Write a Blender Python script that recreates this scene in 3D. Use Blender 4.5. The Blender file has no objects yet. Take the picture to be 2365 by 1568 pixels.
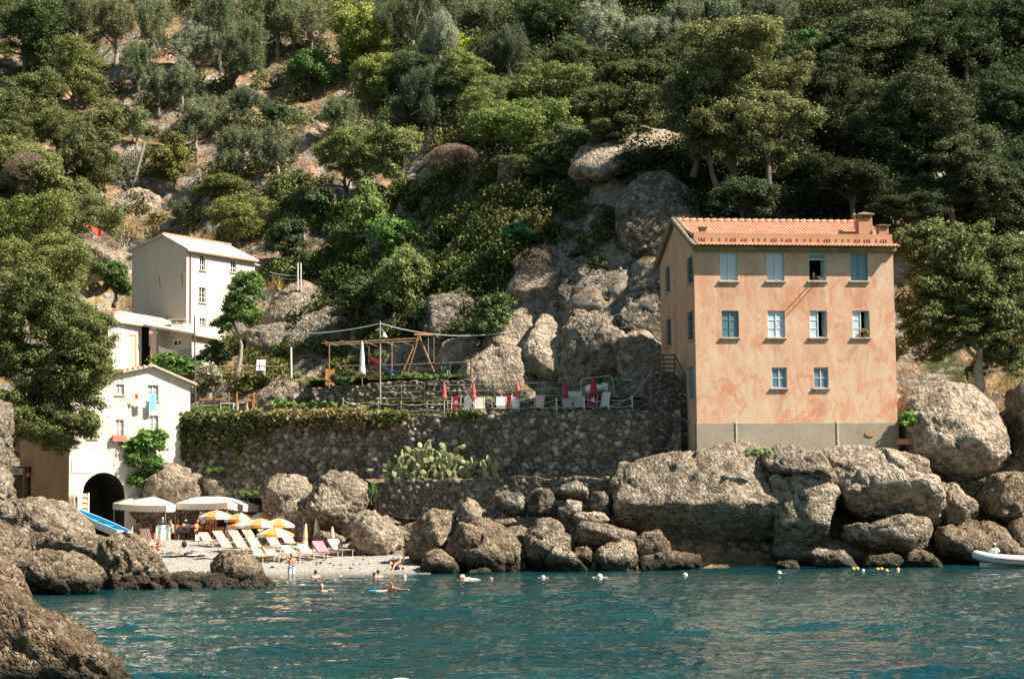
import bpy, math, random
import numpy as np
from mathutils import Vector, Matrix
from mathutils.bvhtree import BVHTree
R = math.radians
SC = bpy.context.scene
COL = SC.collection
# ------------------------------------------------------------ camera
# the photograph is measured on a 2365 x 1568 grid
FPX, PW, PH = 4510.0, 2365.0, 1568.0
CAM = Vector((0, 0, 3.1))
PITCH, ROLL = math.atan(399 / FPX), R(0.6)
F0 = Vector((0, math.cos(PITCH), math.sin(PITCH)))
U0 = Vector((0, -math.sin(PITCH), math.cos(PITCH)))
X0 = Vector((1, 0, 0))
RT = X0 * math.cos(ROLL) - U0 * math.sin(ROLL)
UP = X0 * math.sin(ROLL) + U0 * math.cos(ROLL)
cd = bpy.data.cameras.new('camera'); cam = bpy.data.objects.new('camera', cd); COL.objects.link(cam)
M = Matrix((RT, UP, -F0)).transposed().to_4x4(); M.translation = CAM
cam.matrix_world = M
cd.sensor_width = 36; cd.lens = FPX / PW * 36; cd.clip_start = 0.5; cd.clip_end = 3000
SC.camera = cam

def ray(px, py):
    return F0 + RT * ((px - PW / 2) / FPX) + UP * ((PH / 2 - py) / FPX)
def at(px, py, Y):
    d = ray(px, py); return CAM + d * (Y / d.y)
def atz(px, py, z):
    d = ray(px, py); return CAM + d * ((z - CAM.z) / d.z)
def plane_hit(px, py, p, n):
    d = ray(px, py); return CAM + d * ((p - CAM).dot(n) / d.dot(n))
def mpp(Y): return Y / FPX           # metres per pixel at a distance
BEACH0, BEACHS = 100.4, 0.085
BTOP = 1.62
def beach_z(y): return np.minimum(BEACHS * (y - BEACH0), BTOP) if hasattr(y, '__len__') else min(BEACHS * (y - BEACH0), BTOP)
def beach(px, py):                    # a point of the sloping beach
    d = ray(px, py); t = (BEACHS * (0 - BEACH0) - CAM.z) / (d.z - BEACHS * d.y); return CAM + d * t
def under(px, py):                    # a point of the flat ground beneath the tents
    Y = 121.9 + (1250 - py) * .22; d = ray(px, 1240); p = CAM + d * (Y / d.y); p.z = BTOP; return p

# ------------------------------------------------------------ noise
def _hash(ix, iy, iz, seed):
    h = (ix.astype(np.int64) * 374761393 + iy.astype(np.int64) * 668265263 + iz.astype(np.int64) * 2147483647 + seed * 974711) & 0xFFFFFFFF
    h = ((h ^ (h >> 13)) * 1274126177) & 0xFFFFFFFF
    h = ((h ^ (h >> 16)) * 2246822519) & 0xFFFFFFFF
    return ((h ^ (h >> 15)) & 0xFFFFFF) / float(0xFFFFFF)
def vnoise(P, seed=0):
    P = np.asarray(P, float); i = np.floor(P); f = P - i; f = f * f * f * (f * (f * 6 - 15) + 10)
    i = i.astype(np.int64); out = 0
    for dx in (0, 1):
        wx = f[:, 0] if dx else 1 - f[:, 0]
        for dy in (0, 1):
            wy = f[:, 1] if dy else 1 - f[:, 1]
            for dz in (0, 1):
                wz = f[:, 2] if dz else 1 - f[:, 2]
                out = out + wx * wy * wz * _hash(i[:, 0] + dx, i[:, 1] + dy, i[:, 2] + dz, seed)
    return out * 2 - 1
def fbm(P, oct=4, seed=0, gain=.5, lac=2.03):
    P = np.asarray(P, float); a = 1.; s = 0; o = 0
    for k in range(oct):
        o = o + a * vnoise(P, seed + k * 17); s += a; a *= gain; P = P * lac + 11.3
    return o / s
def worley(P, seed=0):
    P = np.asarray(P, float); i = np.floor(P).astype(np.int64)
    f1 = np.full(len(P), 9.); f2 = np.full(len(P), 9.); cid = np.zeros(len(P))
    for dx in (-1, 0, 1):
        for dy in (-1, 0, 1):
            for dz in (-1, 0, 1):
                a, b, c = i[:, 0] + dx, i[:, 1] + dy, i[:, 2] + dz
                q = np.stack([a + _hash(a, b, c, seed), b + _hash(a, b, c, seed + 1), c + _hash(a, b, c, seed + 2)], 1)
                d = np.sqrt(((q - P) ** 2).sum(1)); h = _hash(a, b, c, seed + 3)
                nf = d < f1
                f2 = np.where(nf, f1, np.minimum(f2, d)); cid = np.where(nf, h, cid); f1 = np.where(nf, d, f1)
    return f1, f2, cid

# ------------------------------------------------------------ objects
def tag(o, label=None, cat=None, group=None, kind=None):
    if label: o['label'] = label
    if cat: o['category'] = cat
    if group: o['group'] = group
    if kind: o['kind'] = kind
    return o
def thing(name, label, cat, loc=(0, 0, 0), rz=0, group=None):
    o = bpy.data.objects.new(name, None); COL.objects.link(o); o.location = loc; o.rotation_euler = (0, 0, rz)
    o.empty_display_size = .2
    return tag(o, label, cat, group)
def link(name, me, mat=None, parent=None, smooth=False):
    if mat is not None:
        for m in (mat if isinstance(mat, (list, tuple)) else [mat]): me.materials.append(m)
    o = bpy.data.objects.new(name, me); COL.objects.link(o)
    if parent: o.parent = parent
    if smooth: me.polygons.foreach_set('use_smooth', [True] * len(me.polygons))
    return o
def npmesh(name, V, Fq, col=None):
    V = np.asarray(V, np.float32); Fq = np.asarray(Fq, np.int32); k = Fq.shape[1]
    me = bpy.data.meshes.new(name); me.vertices.add(len(V)); me.vertices.foreach_set('co', V.ravel())
    me.loops.add(Fq.size); me.loops.foreach_set('vertex_index', Fq.ravel())
    me.polygons.add(len(Fq)); me.polygons.foreach_set('loop_start', np.arange(len(Fq), dtype=np.int32) * k)
    me.update(calc_edges=True)
    if col is not None:
        ca = me.color_attributes.new('tint', 'FLOAT_COLOR', 'POINT')
        c = np.ones((len(V), 4), np.float32); c[:, :3] = col; ca.data.foreach_set('color', c.ravel())
    return me
def copy_tree(o, parent=None):
    c = o.copy(); COL.objects.link(c)
    if parent: c.parent = parent
    for ch in list(o.children): copy_tree(ch, c)
    return c

class MB:
    def __init__(s): s.v = []; s.f = []; s.m = []
    def add(s, vs, fs, mi=0):
        n = len(s.v); s.v += [tuple(x) for x in vs]; s.f += [tuple(i + n for i in f) for f in fs]; s.m += [mi] * len(fs); return s
    def box(s, c, sz, rz=0, mi=0, tilt=None):
        hx, hy, hz = sz[0] / 2, sz[1] / 2, sz[2] / 2
        mt = Matrix.Rotation(rz, 3, 'Z')
        if tilt: mt = mt @ Matrix.Rotation(tilt[1], 3, tilt[0])
        vs = [Vector(c) + mt @ Vector((x * hx, y * hy, z * hz)) for x in (-1, 1) for y in (-1, 1) for z in (-1, 1)]
        return s.add(vs, [(0, 1, 3, 2), (4, 6, 7, 5), (0, 4, 5, 1), (2, 3, 7, 6), (0, 2, 6, 4), (1, 5, 7, 3)], mi)
    def b2(s, a, b, mi=0):
        return s.box([(a[i] + b[i]) / 2 for i in range(3)], [abs(b[i] - a[i]) for i in range(3)], 0, mi)
    def poly(s, pts, mi=0): return s.add(pts, [tuple(range(len(pts)))], mi)
    def prism(s, pts, off, mi=0):           # polygon pushed along off
        n = len(pts); off = Vector(off); a = [Vector(p) for p in pts]
        return s.add(a + [p + off for p in a], [tuple(range(n))[::-1], tuple(range(n, 2 * n))] + [(i, (i + 1) % n, (i + 1) % n + n, i + n) for i in range(n)], mi)
    def tube(s, pts, r, n=6, mi=0, caps=True):
        pts = [Vector(p) for p in pts]; k = len(pts)
        rs = list(r) if isinstance(r, (list, tuple)) else [r] * k
        vs = []; up = None
        for i, p in enumerate(pts):
            t = (pts[min(i + 1, k - 1)] - pts[max(i - 1, 0)])
            t = t.normalized() if t.length > 1e-9 else Vector((0, 0, 1))
            if up is None:
                up = Vector((0, 0, 1)) if abs(t.z) < .9 else Vector((1, 0, 0))
            a = (up - t * up.dot(t))
            a = a.normalized() if a.length > 1e-6 else t.orthogonal().normalized()
            up = a; b = t.cross(a)
            vs += [p + (a * math.cos(2 * math.pi * j / n) + b * math.sin(2 * math.pi * j / n)) * rs[i] for j in range(n)]
        fs = [(i * n + j, i * n + (j + 1) % n, (i + 1) * n + (j + 1) % n, (i + 1) * n + j) for i in range(k - 1) for j in range(n)]
        if caps: fs += [tuple(range(n))[::-1], tuple(range((k - 1) * n, k * n))]
        return s.add(vs, fs, mi)
    def lathe(s, prof, c=(0, 0, 0), n=12, mi=0):
        c = Vector(c); vs = [c + Vector((r * math.cos(2 * math.pi * j / n), r * math.sin(2 * math.pi * j / n), z)) for r, z in prof for j in range(n)]
        k = len(prof)
        fs = [(i * n + j, i * n + (j + 1) % n, (i + 1) * n + (j + 1) % n, (i + 1) * n + j) for i in range(k - 1) for j in range(n)]
        fs += [tuple(range(n))[::-1], tuple(range((k - 1) * n, k * n))]
        return s.add(vs, fs, mi)
    def ell(s, c, r, nu=10, nv=7, mi=0):
        c = Vector(c)
        if not hasattr(r, '__len__'): r = (r, r, r)
        vs = [c + Vector((0, 0, -r[2]))]
        for i in range(1, nv):
            a = -math.pi / 2 + math.pi * i / nv
            vs += [c + Vector((r[0] * math.cos(a) * math.cos(2 * math.pi * j / nu), r[1] * math.cos(a) * math.sin(2 * math.pi * j / nu), r[2] * math.sin(a))) for j in range(nu)]
        vs.append(c + Vector((0, 0, r[2]))); L = len(vs) - 1
        fs = [(0, 1 + (j + 1) % nu, 1 + j) for j in range(nu)]
        fs += [(1 + i * nu + j, 1 + i * nu + (j + 1) % nu, 1 + (i + 1) * nu + (j + 1) % nu, 1 + (i + 1) * nu + j) for i in range(nv - 2) for j in range(nu)]
        fs += [(1 + (nv - 2) * nu + j, 1 + (nv - 2) * nu + (j + 1) % nu, L) for j in range(nu)]
        return s.add(vs, fs, mi)
    def sheet(s, fn, nu, nv, mi=0):           # fn(u,v) -> point, u,v in 0..1
        vs = [fn(i / nu, j / nv) for i in range(nu + 1) for j in range(nv + 1)]
        return s.add(vs, [(i * (nv + 1) + j, (i + 1) * (nv + 1) + j, (i + 1) * (nv + 1) + j + 1, i * (nv + 1) + j + 1) for i in range(nu) for j in range(nv)], mi)
    def build(s, name, mat, parent=None, smooth=False):
        me = bpy.data.meshes.new(name); me.from_pydata([tuple(v) for v in s.v], [], s.f)
        o = link(name, me, mat, parent, smooth)
        if any(s.m): me.polygons.foreach_set('material_index', s.m)
        me.update(); return o
# ------------------------------------------------------------ materials
class NT:
    def __init__(s, name):
        s.mat = bpy.data.materials.new(name); s.mat.use_nodes = True; s.t = s.mat.node_tree; s.t.nodes.clear()
        s.out = s.t.nodes.new('ShaderNodeOutputMaterial')
    def n(s, typ, ins=None, **kw):
        nd = s.t.nodes.new('ShaderNode' + typ)
        for k, v in kw.items(): setattr(nd, k, v)
        for k, v in (ins or {}).items():
            sock = nd.inputs[k]
            if isinstance(v, bpy.types.NodeSocket): s.t.links.new(v, sock)
            else: sock.default_value = v
        return nd
    def pos(s, scale=(1, 1, 1), obj=False):
        c = s.n('TexCoord').outputs['Object'] if obj else s.n('NewGeometry').outputs['Position']
        return s.n('Mapping', {'Vector': c, 'Scale': scale}).outputs[0]
    def noise(s, vec, scale, detail=4, rough=.55, dist=0):
        return s.n('TexNoise', {'Vector': vec, 'Scale': scale, 'Detail': detail, 'Roughness': rough, 'Distortion': dist}).outputs['Fac']
    def vor(s, vec, scale, feature='F1', rnd=1):
        return s.n('TexVoronoi', {'Vector': vec, 'Scale': scale, 'Randomness': rnd}, feature=feature)
    def ramp(s, fac, stops, interp='LINEAR'):
        r = s.n('ValToRGB', {'Fac': fac}); e = r.color_ramp.elements; r.color_ramp.interpolation = interp
        while len(e) < len(stops): e.new(.5)
        for x, (p, c) in zip(e, stops):
            x.position = p; x.color = (c, c, c, 1) if not hasattr(c, '__len__') else (*c, 1)
        return r.outputs['Color']
    def mix(s, fac, a, b, mode='MIX'):
        m = s.n('Mix', data_type='RGBA', blend_type=mode)
        for k, v in ((0, fac), (6, a), (7, b)):
            if isinstance(v, bpy.types.NodeSocket): s.t.links.new(v, m.inputs[k])
            else: m.inputs[k].default_value = v if k == 0 else (*v, 1)
        return m.outputs[2]
    def math(s, op, a, b=0., clamp=False):
        m = s.n('Math', operation=op, use_clamp=clamp)
        for k, v in ((0, a), (1, b)):
            if isinstance(v, bpy.types.NodeSocket): s.t.links.new(v, m.inputs[k])
            else: m.inputs[k].default_value = v
        return m.outputs[0]
    def bump(s, h, strength=.6, dist=.05, nrm=None):
        ins = {'Height': h, 'Strength': strength, 'Distance': dist}
        if nrm is not None: ins['Normal'] = nrm
        return s.n('Bump', ins).outputs[0]
    def bsdf(s, color, rough=.8, normal=None, **kw):
        ins = {'Base Color': color if isinstance(color, bpy.types.NodeSocket) else (*color, 1), 'Roughness': rough}
        if normal is not None: ins['Normal'] = normal
        ins.update(kw); b = s.n('BsdfPrincipled', ins); s.done(b.outputs[0]); return s.mat
    def done(s, sh): s.t.links.new(sh, s.out.inputs['Surface'])

def m_plain(name, col, rough=.7, var=.12, scale=3., bump=0., **kw):
    t = NT(name); p = t.pos(obj=True)
    c = t.mix(t.noise(p, scale, 5), [x * (1 - var) for x in col], [min(1, x * (1 + var)) for x in col])
    nr = t.bump(t.noise(p, scale * 8, 4), .5, bump) if bump else None
    return t.bsdf(c, rough, nr, **kw)

def m_rock(name, dark, light, peb=5.0, wet=True, lich=.3, pale=(.5, .45, .38)):
    t = NT(name); p = t.pos()
    big = t.noise(p, .45, 5, .6)
    col = t.mix(t.ramp(big, [(.32, 0), (.68, 1)]), dark, light)
    v = t.vor(p, peb); v2 = t.vor(p, peb * 2.3)
    vw = t.n('SeparateColor', {'Color': v.outputs['Color']}).outputs[0]
    col = t.mix(t.ramp(vw, [(.5, 0), (.97, .75)]), col, pale)
    col = t.mix(t.ramp(vw, [(.03, .75), (.3, 0)]), col, [x * .45 for x in dark])
    vw2 = t.n('SeparateColor', {'Color': v2.outputs['Color']}).outputs[1]
    col = t.mix(t.ramp(vw2, [(.55, 0), (1, .5)]), col, [x * .5 for x in dark])
    col = t.mix(t.ramp(t.noise(p, 1.7, 8, .72), [(.40, .75), (.54, 0)]), col, [x * .38 for x in dark])
    col = t.mix(t.math('MULTIPLY', t.ramp(t.noise(p, .9, 6, .7), [(.55, 0), (.7, 1)]), lich), col, (.24, .15, .05))
    crack = t.ramp(t.vor(p, .42, 'DISTANCE_TO_EDGE').outputs['Distance'], [(0, .7), (.02, 0)])
    if wet:
        z = t.n('SeparateXYZ', {'Vector': p}).outputs[2]
        z = t.math('ADD', z, t.math('MULTIPLY', t.noise(p, 1.5, 4), -.5))
        col = t.mix(t.ramp(z, [(.18, .86), (.62, 0)]), col, (.030, .027, .017))
    col = t.mix(1.0, col, t.ramp(t.n('ObjectInfo').outputs['Random'], [(0, .78), (1, 1.16)]), 'MULTIPLY')
    h = t.math('ADD', t.math('MULTIPLY', t.math('SUBTRACT', 1, v.outputs['Distance']), .5), t.math('MULTIPLY', v2.outputs['Distance'], -.3))
    h = t.math('ADD', h, t.math('MULTIPLY', t.noise(p, 2.2, 8, .65), 1.2))
    return t.bsdf(col, .92, t.bump(h, 1, .26), **{'Specular IOR Level': .2})

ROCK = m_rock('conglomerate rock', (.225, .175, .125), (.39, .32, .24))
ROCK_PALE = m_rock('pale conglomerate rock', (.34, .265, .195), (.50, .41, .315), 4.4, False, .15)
ROCK_GREY_SHADE = m_rock('shade-darkened grey conglomerate', (.16, .13, .095), (.27, .225, .165), 4.0, False, .12, (.46, .44, .4))  # grey conglomerate with shade darkened into its colour
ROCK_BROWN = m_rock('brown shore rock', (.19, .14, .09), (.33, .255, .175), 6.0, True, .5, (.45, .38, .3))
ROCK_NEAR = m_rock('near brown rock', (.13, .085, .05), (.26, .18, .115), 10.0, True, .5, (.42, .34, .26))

def m_ground():
    t = NT('hillside soil'); p = t.pos()
    nz = t.n('SeparateXYZ', {'Vector': t.n('NewGeometry').outputs['True Normal']}).outputs[2]
    soil = t.mix(t.ramp(t.noise(p, .35, 6, .65), [(.3, 0), (.7, 1)]), (.31, .195, .125), (.47, .33, .225))
    soil = t.mix(t.ramp(t.noise(p, 3.0, 5, .7), [(.45, 0), (.62, .8)]), soil, (.19, .11, .06))
    soil = t.mix(t.ramp(t.vor(p, 2.1).outputs['Distance'], [(.45, 0), (.75, .7)]), soil, (.10, .06, .04))
    soil = t.mix(t.ramp(t.noise(p, 1.3, 4, .6), [(.6, 0), (.68, .8)]), soil, (.52, .44, .36))
    grass = t.mix(t.noise(p, 4, 4), (.13, .12, .035), (.36, .26, .10))
    soil = t.mix(t.ramp(t.noise(p, .22, 5, .6), [(.5, 0), (.62, .85)]), soil, grass)
    green = t.ramp(t.noise(p, .16, 5, .6), [(.5, 0), (.6, .9)])
    soil = t.mix(green, soil, (.045, .06, .022))
    v = t.vor(p, 3.4); vw = t.n('SeparateColor', {'Color': v.outputs['Color']}).outputs[0]
    rk = t.mix(t.noise(p, .5, 6), (.17, .15, .125), (.32, .285, .24))
    rk = t.mix(t.ramp(vw, [(.6, 0), (1, .6)]), rk, (.48, .45, .4))
    rk = t.mix(t.ramp(vw, [(0, .6), (.3, 0)]), rk, (.07, .065, .055))
    steep = t.math('ADD', nz, t.math('MULTIPLY', t.math('SUBTRACT', t.noise(p, .4, 4), .5), .5))
    col = t.mix(t.ramp(steep, [(.5, 1), (.66, 0)]), soil, rk)
    h = t.math('ADD', t.noise(p, 1.6, 8, .7), t.math('MULTIPLY', v.outputs['Distance'], -.3))
    return t.bsdf(col, .95, t.bump(h, 1, .3), **{'Specular IOR Level': .1})
GROUND = m_ground()

def m_stonewall(name='dry stone masonry', sc=2.3, tint=(1, 1, 1)):
    t = NT(name); p = t.pos(scale=(1, 1, 1.35))
    v = t.vor(p, sc); e = t.vor(p, sc, 'DISTANCE_TO_EDGE').outputs['Distance']
    vw = t.n('SeparateColor', {'Color': v.outputs['Color']}).outputs[0]
    c = t.ramp(vw, [(0, [.10 * tint[0], .085 * tint[1], .07 * tint[2]]), (.45, [.2 * tint[0], .17 * tint[1], .14 * tint[2]]), (.8, [.29 * tint[0], .25 * tint[1], .2 * tint[2]]), (1, [.44, .41, .36])])
    c = t.mix(t.ramp(t.noise(p, 7, 5), [(.35, .5), (.65, 0)]), c, (.08, .07, .055))
    c = t.mix(t.ramp(e, [(.01, .8), (.08, 0)]), c, (.045, .04, .033))
    h = t.math('ADD', t.ramp(e, [(0, 0), (.25, 1)]), t.math('MULTIPLY', t.noise(p, 6, 5), .5))
    return t.bsdf(c, .95, t.bump(h, 1, .12), **{'Specular IOR Level': .1})
def m_stonecell(name, k=1.):
    t = NT(name); p = t.pos(); a = t.n('Attribute', attribute_name='tint').outputs['Color']
    c = t.mix(1., a, t.ramp(t.noise(p, 6, 6, .7), [(.3, .45), (.7, 1.35)]), 'MULTIPLY'); c = t.mix(t.ramp(t.noise(p, .6, 5, .7), [(.5, 0), (.7, .55)]), c, (.05, .055, .03))
    return t.bsdf(c, .95, t.bump(t.noise(p, 9, 5, .7), .8, .05), **{'Specular IOR Level': .1})
STONE_CELL = m_stonecell('dry stone masonry courses')
STONE = m_stonewall()
STONE_SMALL = m_stonewall('small rubble masonry', 3.6, (.95, .95, .95))
STONE_PALE = m_stonewall('pale rubble masonry', 2.8, (1.6, 1.55, 1.45))

def m_render(name, a, b, streak, patch, amt=.6, bump=.01, top=None):
    t = NT(name); p = t.pos(obj=True); ps = t.pos((1.1, 1.1, .5), True)
    c = t.mix(t.ramp(t.noise(p, .5, 6, .65), [(.35, 0), (.65, 1)]), a, b)
    c = t.mix(t.math('MULTIPLY', t.ramp(t.noise(ps, 1.0, 9, .72, .5), [(.42, 0), (.66, 1)]), amt), c, streak)
    c = t.mix(t.ramp(t.noise(p, 1.1, 8, .7, .4), [(.58, 0), (.68, amt)]), c, patch)
    if top:
        z = t.n('SeparateXYZ', {'Vector': p}).outputs[2]
        k = t.math('MULTIPLY', t.ramp(t.math('MULTIPLY', z, .05), [(top[0] * .05, 0), (top[0] * .05 + .03, 1)]), t.ramp(t.noise(p, .75, 7, .7, .5), [(.50, 0), (.56, .9)])); c = t.mix(k, c, top[1])
        k = t.math('MULTIPLY', t.ramp(t.math('MULTIPLY', z, .05), [(.18, 1), (.32, .45)]), t.ramp(t.noise(ps, 1.4, 9, .74, .9), [(.49, 0), (.55, .9)])); c = t.mix(k, c, top[2])
        k = t.ramp(t.noise(p, .7, 9, .72, 1.), [(.56, 0), (.60, .55)]); c = t.mix(k, c, (.52, .19, .10))
        x = t.n('SeparateXYZ', {'Vector': p}).outputs[0]; tot = None
        for sx, sz, sw in top[3]:
            ax = t.math('SUBTRACT', 1, t.math('DIVIDE', t.math('ABSOLUTE', t.math('SUBTRACT', x, sx)), sw), True); az = t.math('SUBTRACT', 1, t.math('DIVIDE', t.math('ABSOLUTE', t.math('SUBTRACT', z, sz - .75)), .85), True)
            q = t.math('MULTIPLY', ax, az); tot = q if tot is None else t.math('MAXIMUM', tot, q)
        ps2 = t.pos((6, 6, .7), True); c = t.mix(t.math('MULTIPLY', t.math('POWER', tot, .6), t.ramp(t.noise(ps2, 1., 5, .65), [(.42, 0), (.62, .75)])), c, (.33, .21, .14))
        gz = t.noise(t.pos((.25, .25, 6.), True), 1., 4, .6); c = t.mix(t.ramp(gz, [(.66, 0), (.72, .35)]), c, (.62, .52, .40))
    c = t.mix(t.ramp(t.noise(p, 9, 4, .7), [(.4, .18), (.6, 0)]), c, [x * .6 for x in a])
    return t.bsdf(c, .93, t.bump(t.noise(p, 14, 6, .7), .6, bump), **{'Specular IOR Level': .15})
PLINTH = m_render('grey roughcast', (.27, .235, .18), (.34, .30, .24), (.38, .33, .26), (.22, .19, .15), .6, .06)
CORNICE = m_render('mossy cornice render', (.30, .22, .085), (.38, .27, .13), (.17, .15, .06), (.42, .30, .2), .8)
PARAPET = m_render('faded parapet render', (.44, .22, .12), (.50, .29, .18), (.38, .24, .15), (.42, .25, .17), .6)
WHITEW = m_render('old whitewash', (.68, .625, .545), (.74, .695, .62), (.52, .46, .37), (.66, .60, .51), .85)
SHADEW = m_render('shade-toned old whitewash', (.47, .41, .34), (.55, .49, .41), (.44, .37, .30), (.50, .45, .38), .6, .02)  # whitewash tone for walls turned from the sun, shade put into the colour
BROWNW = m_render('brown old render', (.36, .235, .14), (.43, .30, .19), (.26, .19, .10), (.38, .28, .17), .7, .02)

def m_tile(name, a, b, c3):
    t = NT(name); p = t.pos(obj=True)
    v = t.vor(p, 4.2); vw = t.n('SeparateColor', {'Color': v.outputs['Color']}).outputs[0]
    c = t.mix(vw, a, b)
    c = t.mix(t.ramp(t.noise(p, 1.6, 6, .7), [(.5, 0), (.75, .7)]), c, c3)
    return t.bsdf(c, .9, t.bump(t.noise(p, 12, 4), .5, .02))
TILE = m_tile('terracotta tiles', (.46, .19, .115), (.55, .28, .19), (.52, .36, .25))
SLAB = m_tile('grey slate slabs', (.40, .35, .29), (.52, .47, .40), (.45, .33, .25))
OLDTILE = m_tile('lichened barge tiles', (.19, .15, .10), (.27, .22, .15), (.12, .10, .06))

def m_leaf(name, trans=.3):
    t = NT(name); oi = t.n('ObjectInfo'); ri = t.n('NewGeometry').outputs['Random Per Island']
    r2 = t.math('FRACT', t.math('MULTIPLY', ri, 17.31))
    c = t.mix(1.0, oi.outputs['Color'], t.ramp(ri, [(0, .45), (.6, 1.), (1, 1.9)]), 'MULTIPLY')
    c = t.mix(t.ramp(r2, [(.72, 0), (1, .45)]), c, (.20, .16, .055))
    d = t.n('BsdfPrincipled', {'Base Color': c, 'Roughness': .6, 'Specular IOR Level': .15}).outputs[0]
    tr = t.n('BsdfTranslucent', {'Color': c}).outputs[0]
    t.done(t.n('MixShader', {0: trans, 1: d, 2: tr}).outputs[0]); return t.mat
LEAF = m_leaf('leaves')
def m_vleaf():
    t = NT('undergrowth leaves'); ri = t.n('NewGeometry').outputs['Random Per Island']
    a = t.n('Attribute', attribute_name='tint').outputs['Color']
    c = t.mix(1.0, a, t.ramp(ri, [(0, .45), (.6, 1.), (1, 1.9)]), 'MULTIPLY')
    d = t.n('BsdfPrincipled', {'Base Color': c, 'Roughness': .6, 'Specular IOR Level': .15}).outputs[0]
    tr = t.n('BsdfTranslucent', {'Color': c}).outputs[0]
    t.done(t.n('MixShader', {0: .25, 1: d, 2: tr}).outputs[0]); return t.mat
VLEAF = m_vleaf()
BARK = m_plain('grey bark', (.13, .10, .075), .95, .45, 6, .03)
BARK_PALE = m_plain('pale olive bark', (.30, .26, .21), .95, .4, 6, .03)
BARK_DARK = m_plain('dark bark', (.045, .035, .028), .95, .4, 6, .03)
TWIG = m_plain('dry twigs', (.26, .19, .14), .95, .4, 5)
WOOD = m_plain('weathered wood', (.33, .20, .11), .85, .35, 7, .01)
WOOD_DARK = m_plain('dark weathered wood', (.12, .08, .05), .85, .35, 7, .01)
WOOD_ORANGE = m_plain('varnished orange wood', (.50, .20, .07), .6, .3, 7)
METAL = m_plain('galvanised metal', (.42, .42, .40), .5, .2, 6, 0, Metallic=.6)
METAL_DARK = m_plain('dark painted metal', (.09, .085, .08), .5, .2, 6)
WHITE = m_plain('white paint', (.78, .77, .74), .5, .05, 3)
BLUEWHITE = m_plain('pale blue window paint', (.58, .66, .68), .5, .08, 3)
TEALP = m_plain('faded teal paint', (.13, .24, .28), .5, .15, 3)
CURTAIN = m_plain('net curtain behind glass', (.46, .57, .63), .25, .12, 4)
CURTAIN2 = m_plain('dim blue glass', (.085, .17, .21), .15, .3, 2)
GLASS_DARK = m_plain('dark window glass', (.03, .04, .042), .12, .3, 2)
DARK = m_plain('black for indoor shade and cracks', (.015, .014, .012), .95, .2, 2)  # near-black paints the shade indoors; cracks use it too
ROPE = m_plain('pale rope', (.58, .52, .42), .9, .15, 8)
STEEL_PALE = m_plain('pale tubular metal', (.62, .61, .58), .4, .1, 5)
WIRE = m_plain('pale cable', (.55, .58, .6), .5, .05, 5)
def m_canvas(name, col, tr=.3):
    t = NT(name); p = t.pos(obj=True); c = t.mix(t.noise(p, 4, 5), [x * .92 for x in col], [min(1, x * 1.06) for x in col])
    t.done(t.n('MixShader', {0: tr, 1: t.n('BsdfDiffuse', {'Color': c}).outputs[0], 2: t.n('BsdfTranslucent', {'Color': c}).outputs[0]}).outputs[0]); return t.mat
F_WHITE = m_plain('white canvas', (.80, .77, .71), .85, .06, 4)
F_CREAM = m_plain('cream canvas', (.78, .64, .47), .85, .06, 4)
F_ORANGE = m_canvas('orange canvas', (.88, .44, .13), .4)
F_TENT = m_canvas('tent canvas', (.82, .76, .66), .22)
F_ORANGE2 = m_plain('peach sling fabric', (.84, .52, .29), .85, .08, 4)
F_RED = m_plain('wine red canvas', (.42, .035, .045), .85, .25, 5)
F_RED2 = m_plain('bright red cloth', (.70, .05, .02), .8, .2, 5)
F_PINK = m_plain('pink towel cloth', (.72, .20, .26), .9, .2, 6)
F_BLUE = m_plain('light blue towelling', (.20, .58, .80), .9, .15, 5)
F_NAVY = m_plain('navy cotton', (.018, .03, .055), .9, .2, 5)
F_BLACK = m_plain('black fabric', (.02, .02, .02), .9, .2, 5)
BLUEP = m_plain('sky blue boat paint', (.05, .42, .62), .35, .1, 3)
PLAST_W = m_plain('white plastic', (.82, .80, .77), .35, .04, 3)
PLAST_Y = m_plain('yellow float plastic', (.75, .45, .10), .4, .1, 3)
PLAST_P = m_plain('pale orange float plastic', (.82, .48, .30), .4, .1, 3)
RUBBER = m_plain('grey inflatable fabric', (.60, .61, .63), .45, .06, 3)
def m_stripe(name, a, b, sc):
    t = NT(name); p = t.pos((sc, sc, sc), True)
    x = t.n('SeparateXYZ', {'Vector': p}).outputs[0]
    return t.bsdf(t.mix(t.ramp(t.math('FRACT', x), [(.49, 0), (.51, 1)]), a, b), .9)
STRIPE = m_stripe('pink striped canvas', (.75, .25, .22), (.80, .74, .68), 6)
def m_pattern(name, a, b, sc):
    t = NT(name); p = t.pos(obj=True)
    return t.bsdf(t.mix(t.ramp(t.noise(p, sc, 3, .6, 1.5), [(.45, 0), (.55, 1)]), a, b), .9)
TOWEL = m_pattern('patterned grey green towel', (.62, .66, .60), (.30, .36, .33), 9)
def m_skin(name, c):
    return m_plain(name, c, .55, .12, 6, **{'Subsurface Weight': .08})
SKIN = m_skin('tanned skin', (.50, .25, .155)); SKIN2 = m_skin('fair skin', (.62, .37, .27))
HAIR = m_plain('dark hair', (.03, .02, .014), .6, .3, 9); HAIR_B = m_plain('brown hair', (.12, .07, .035), .6, .3, 9); HAIR_G = m_plain('grey hair', (.40, .38, .35), .6, .2, 9)
EYE = m_plain('eye', (.03, .025, .02), .2, 0, 1)
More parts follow.
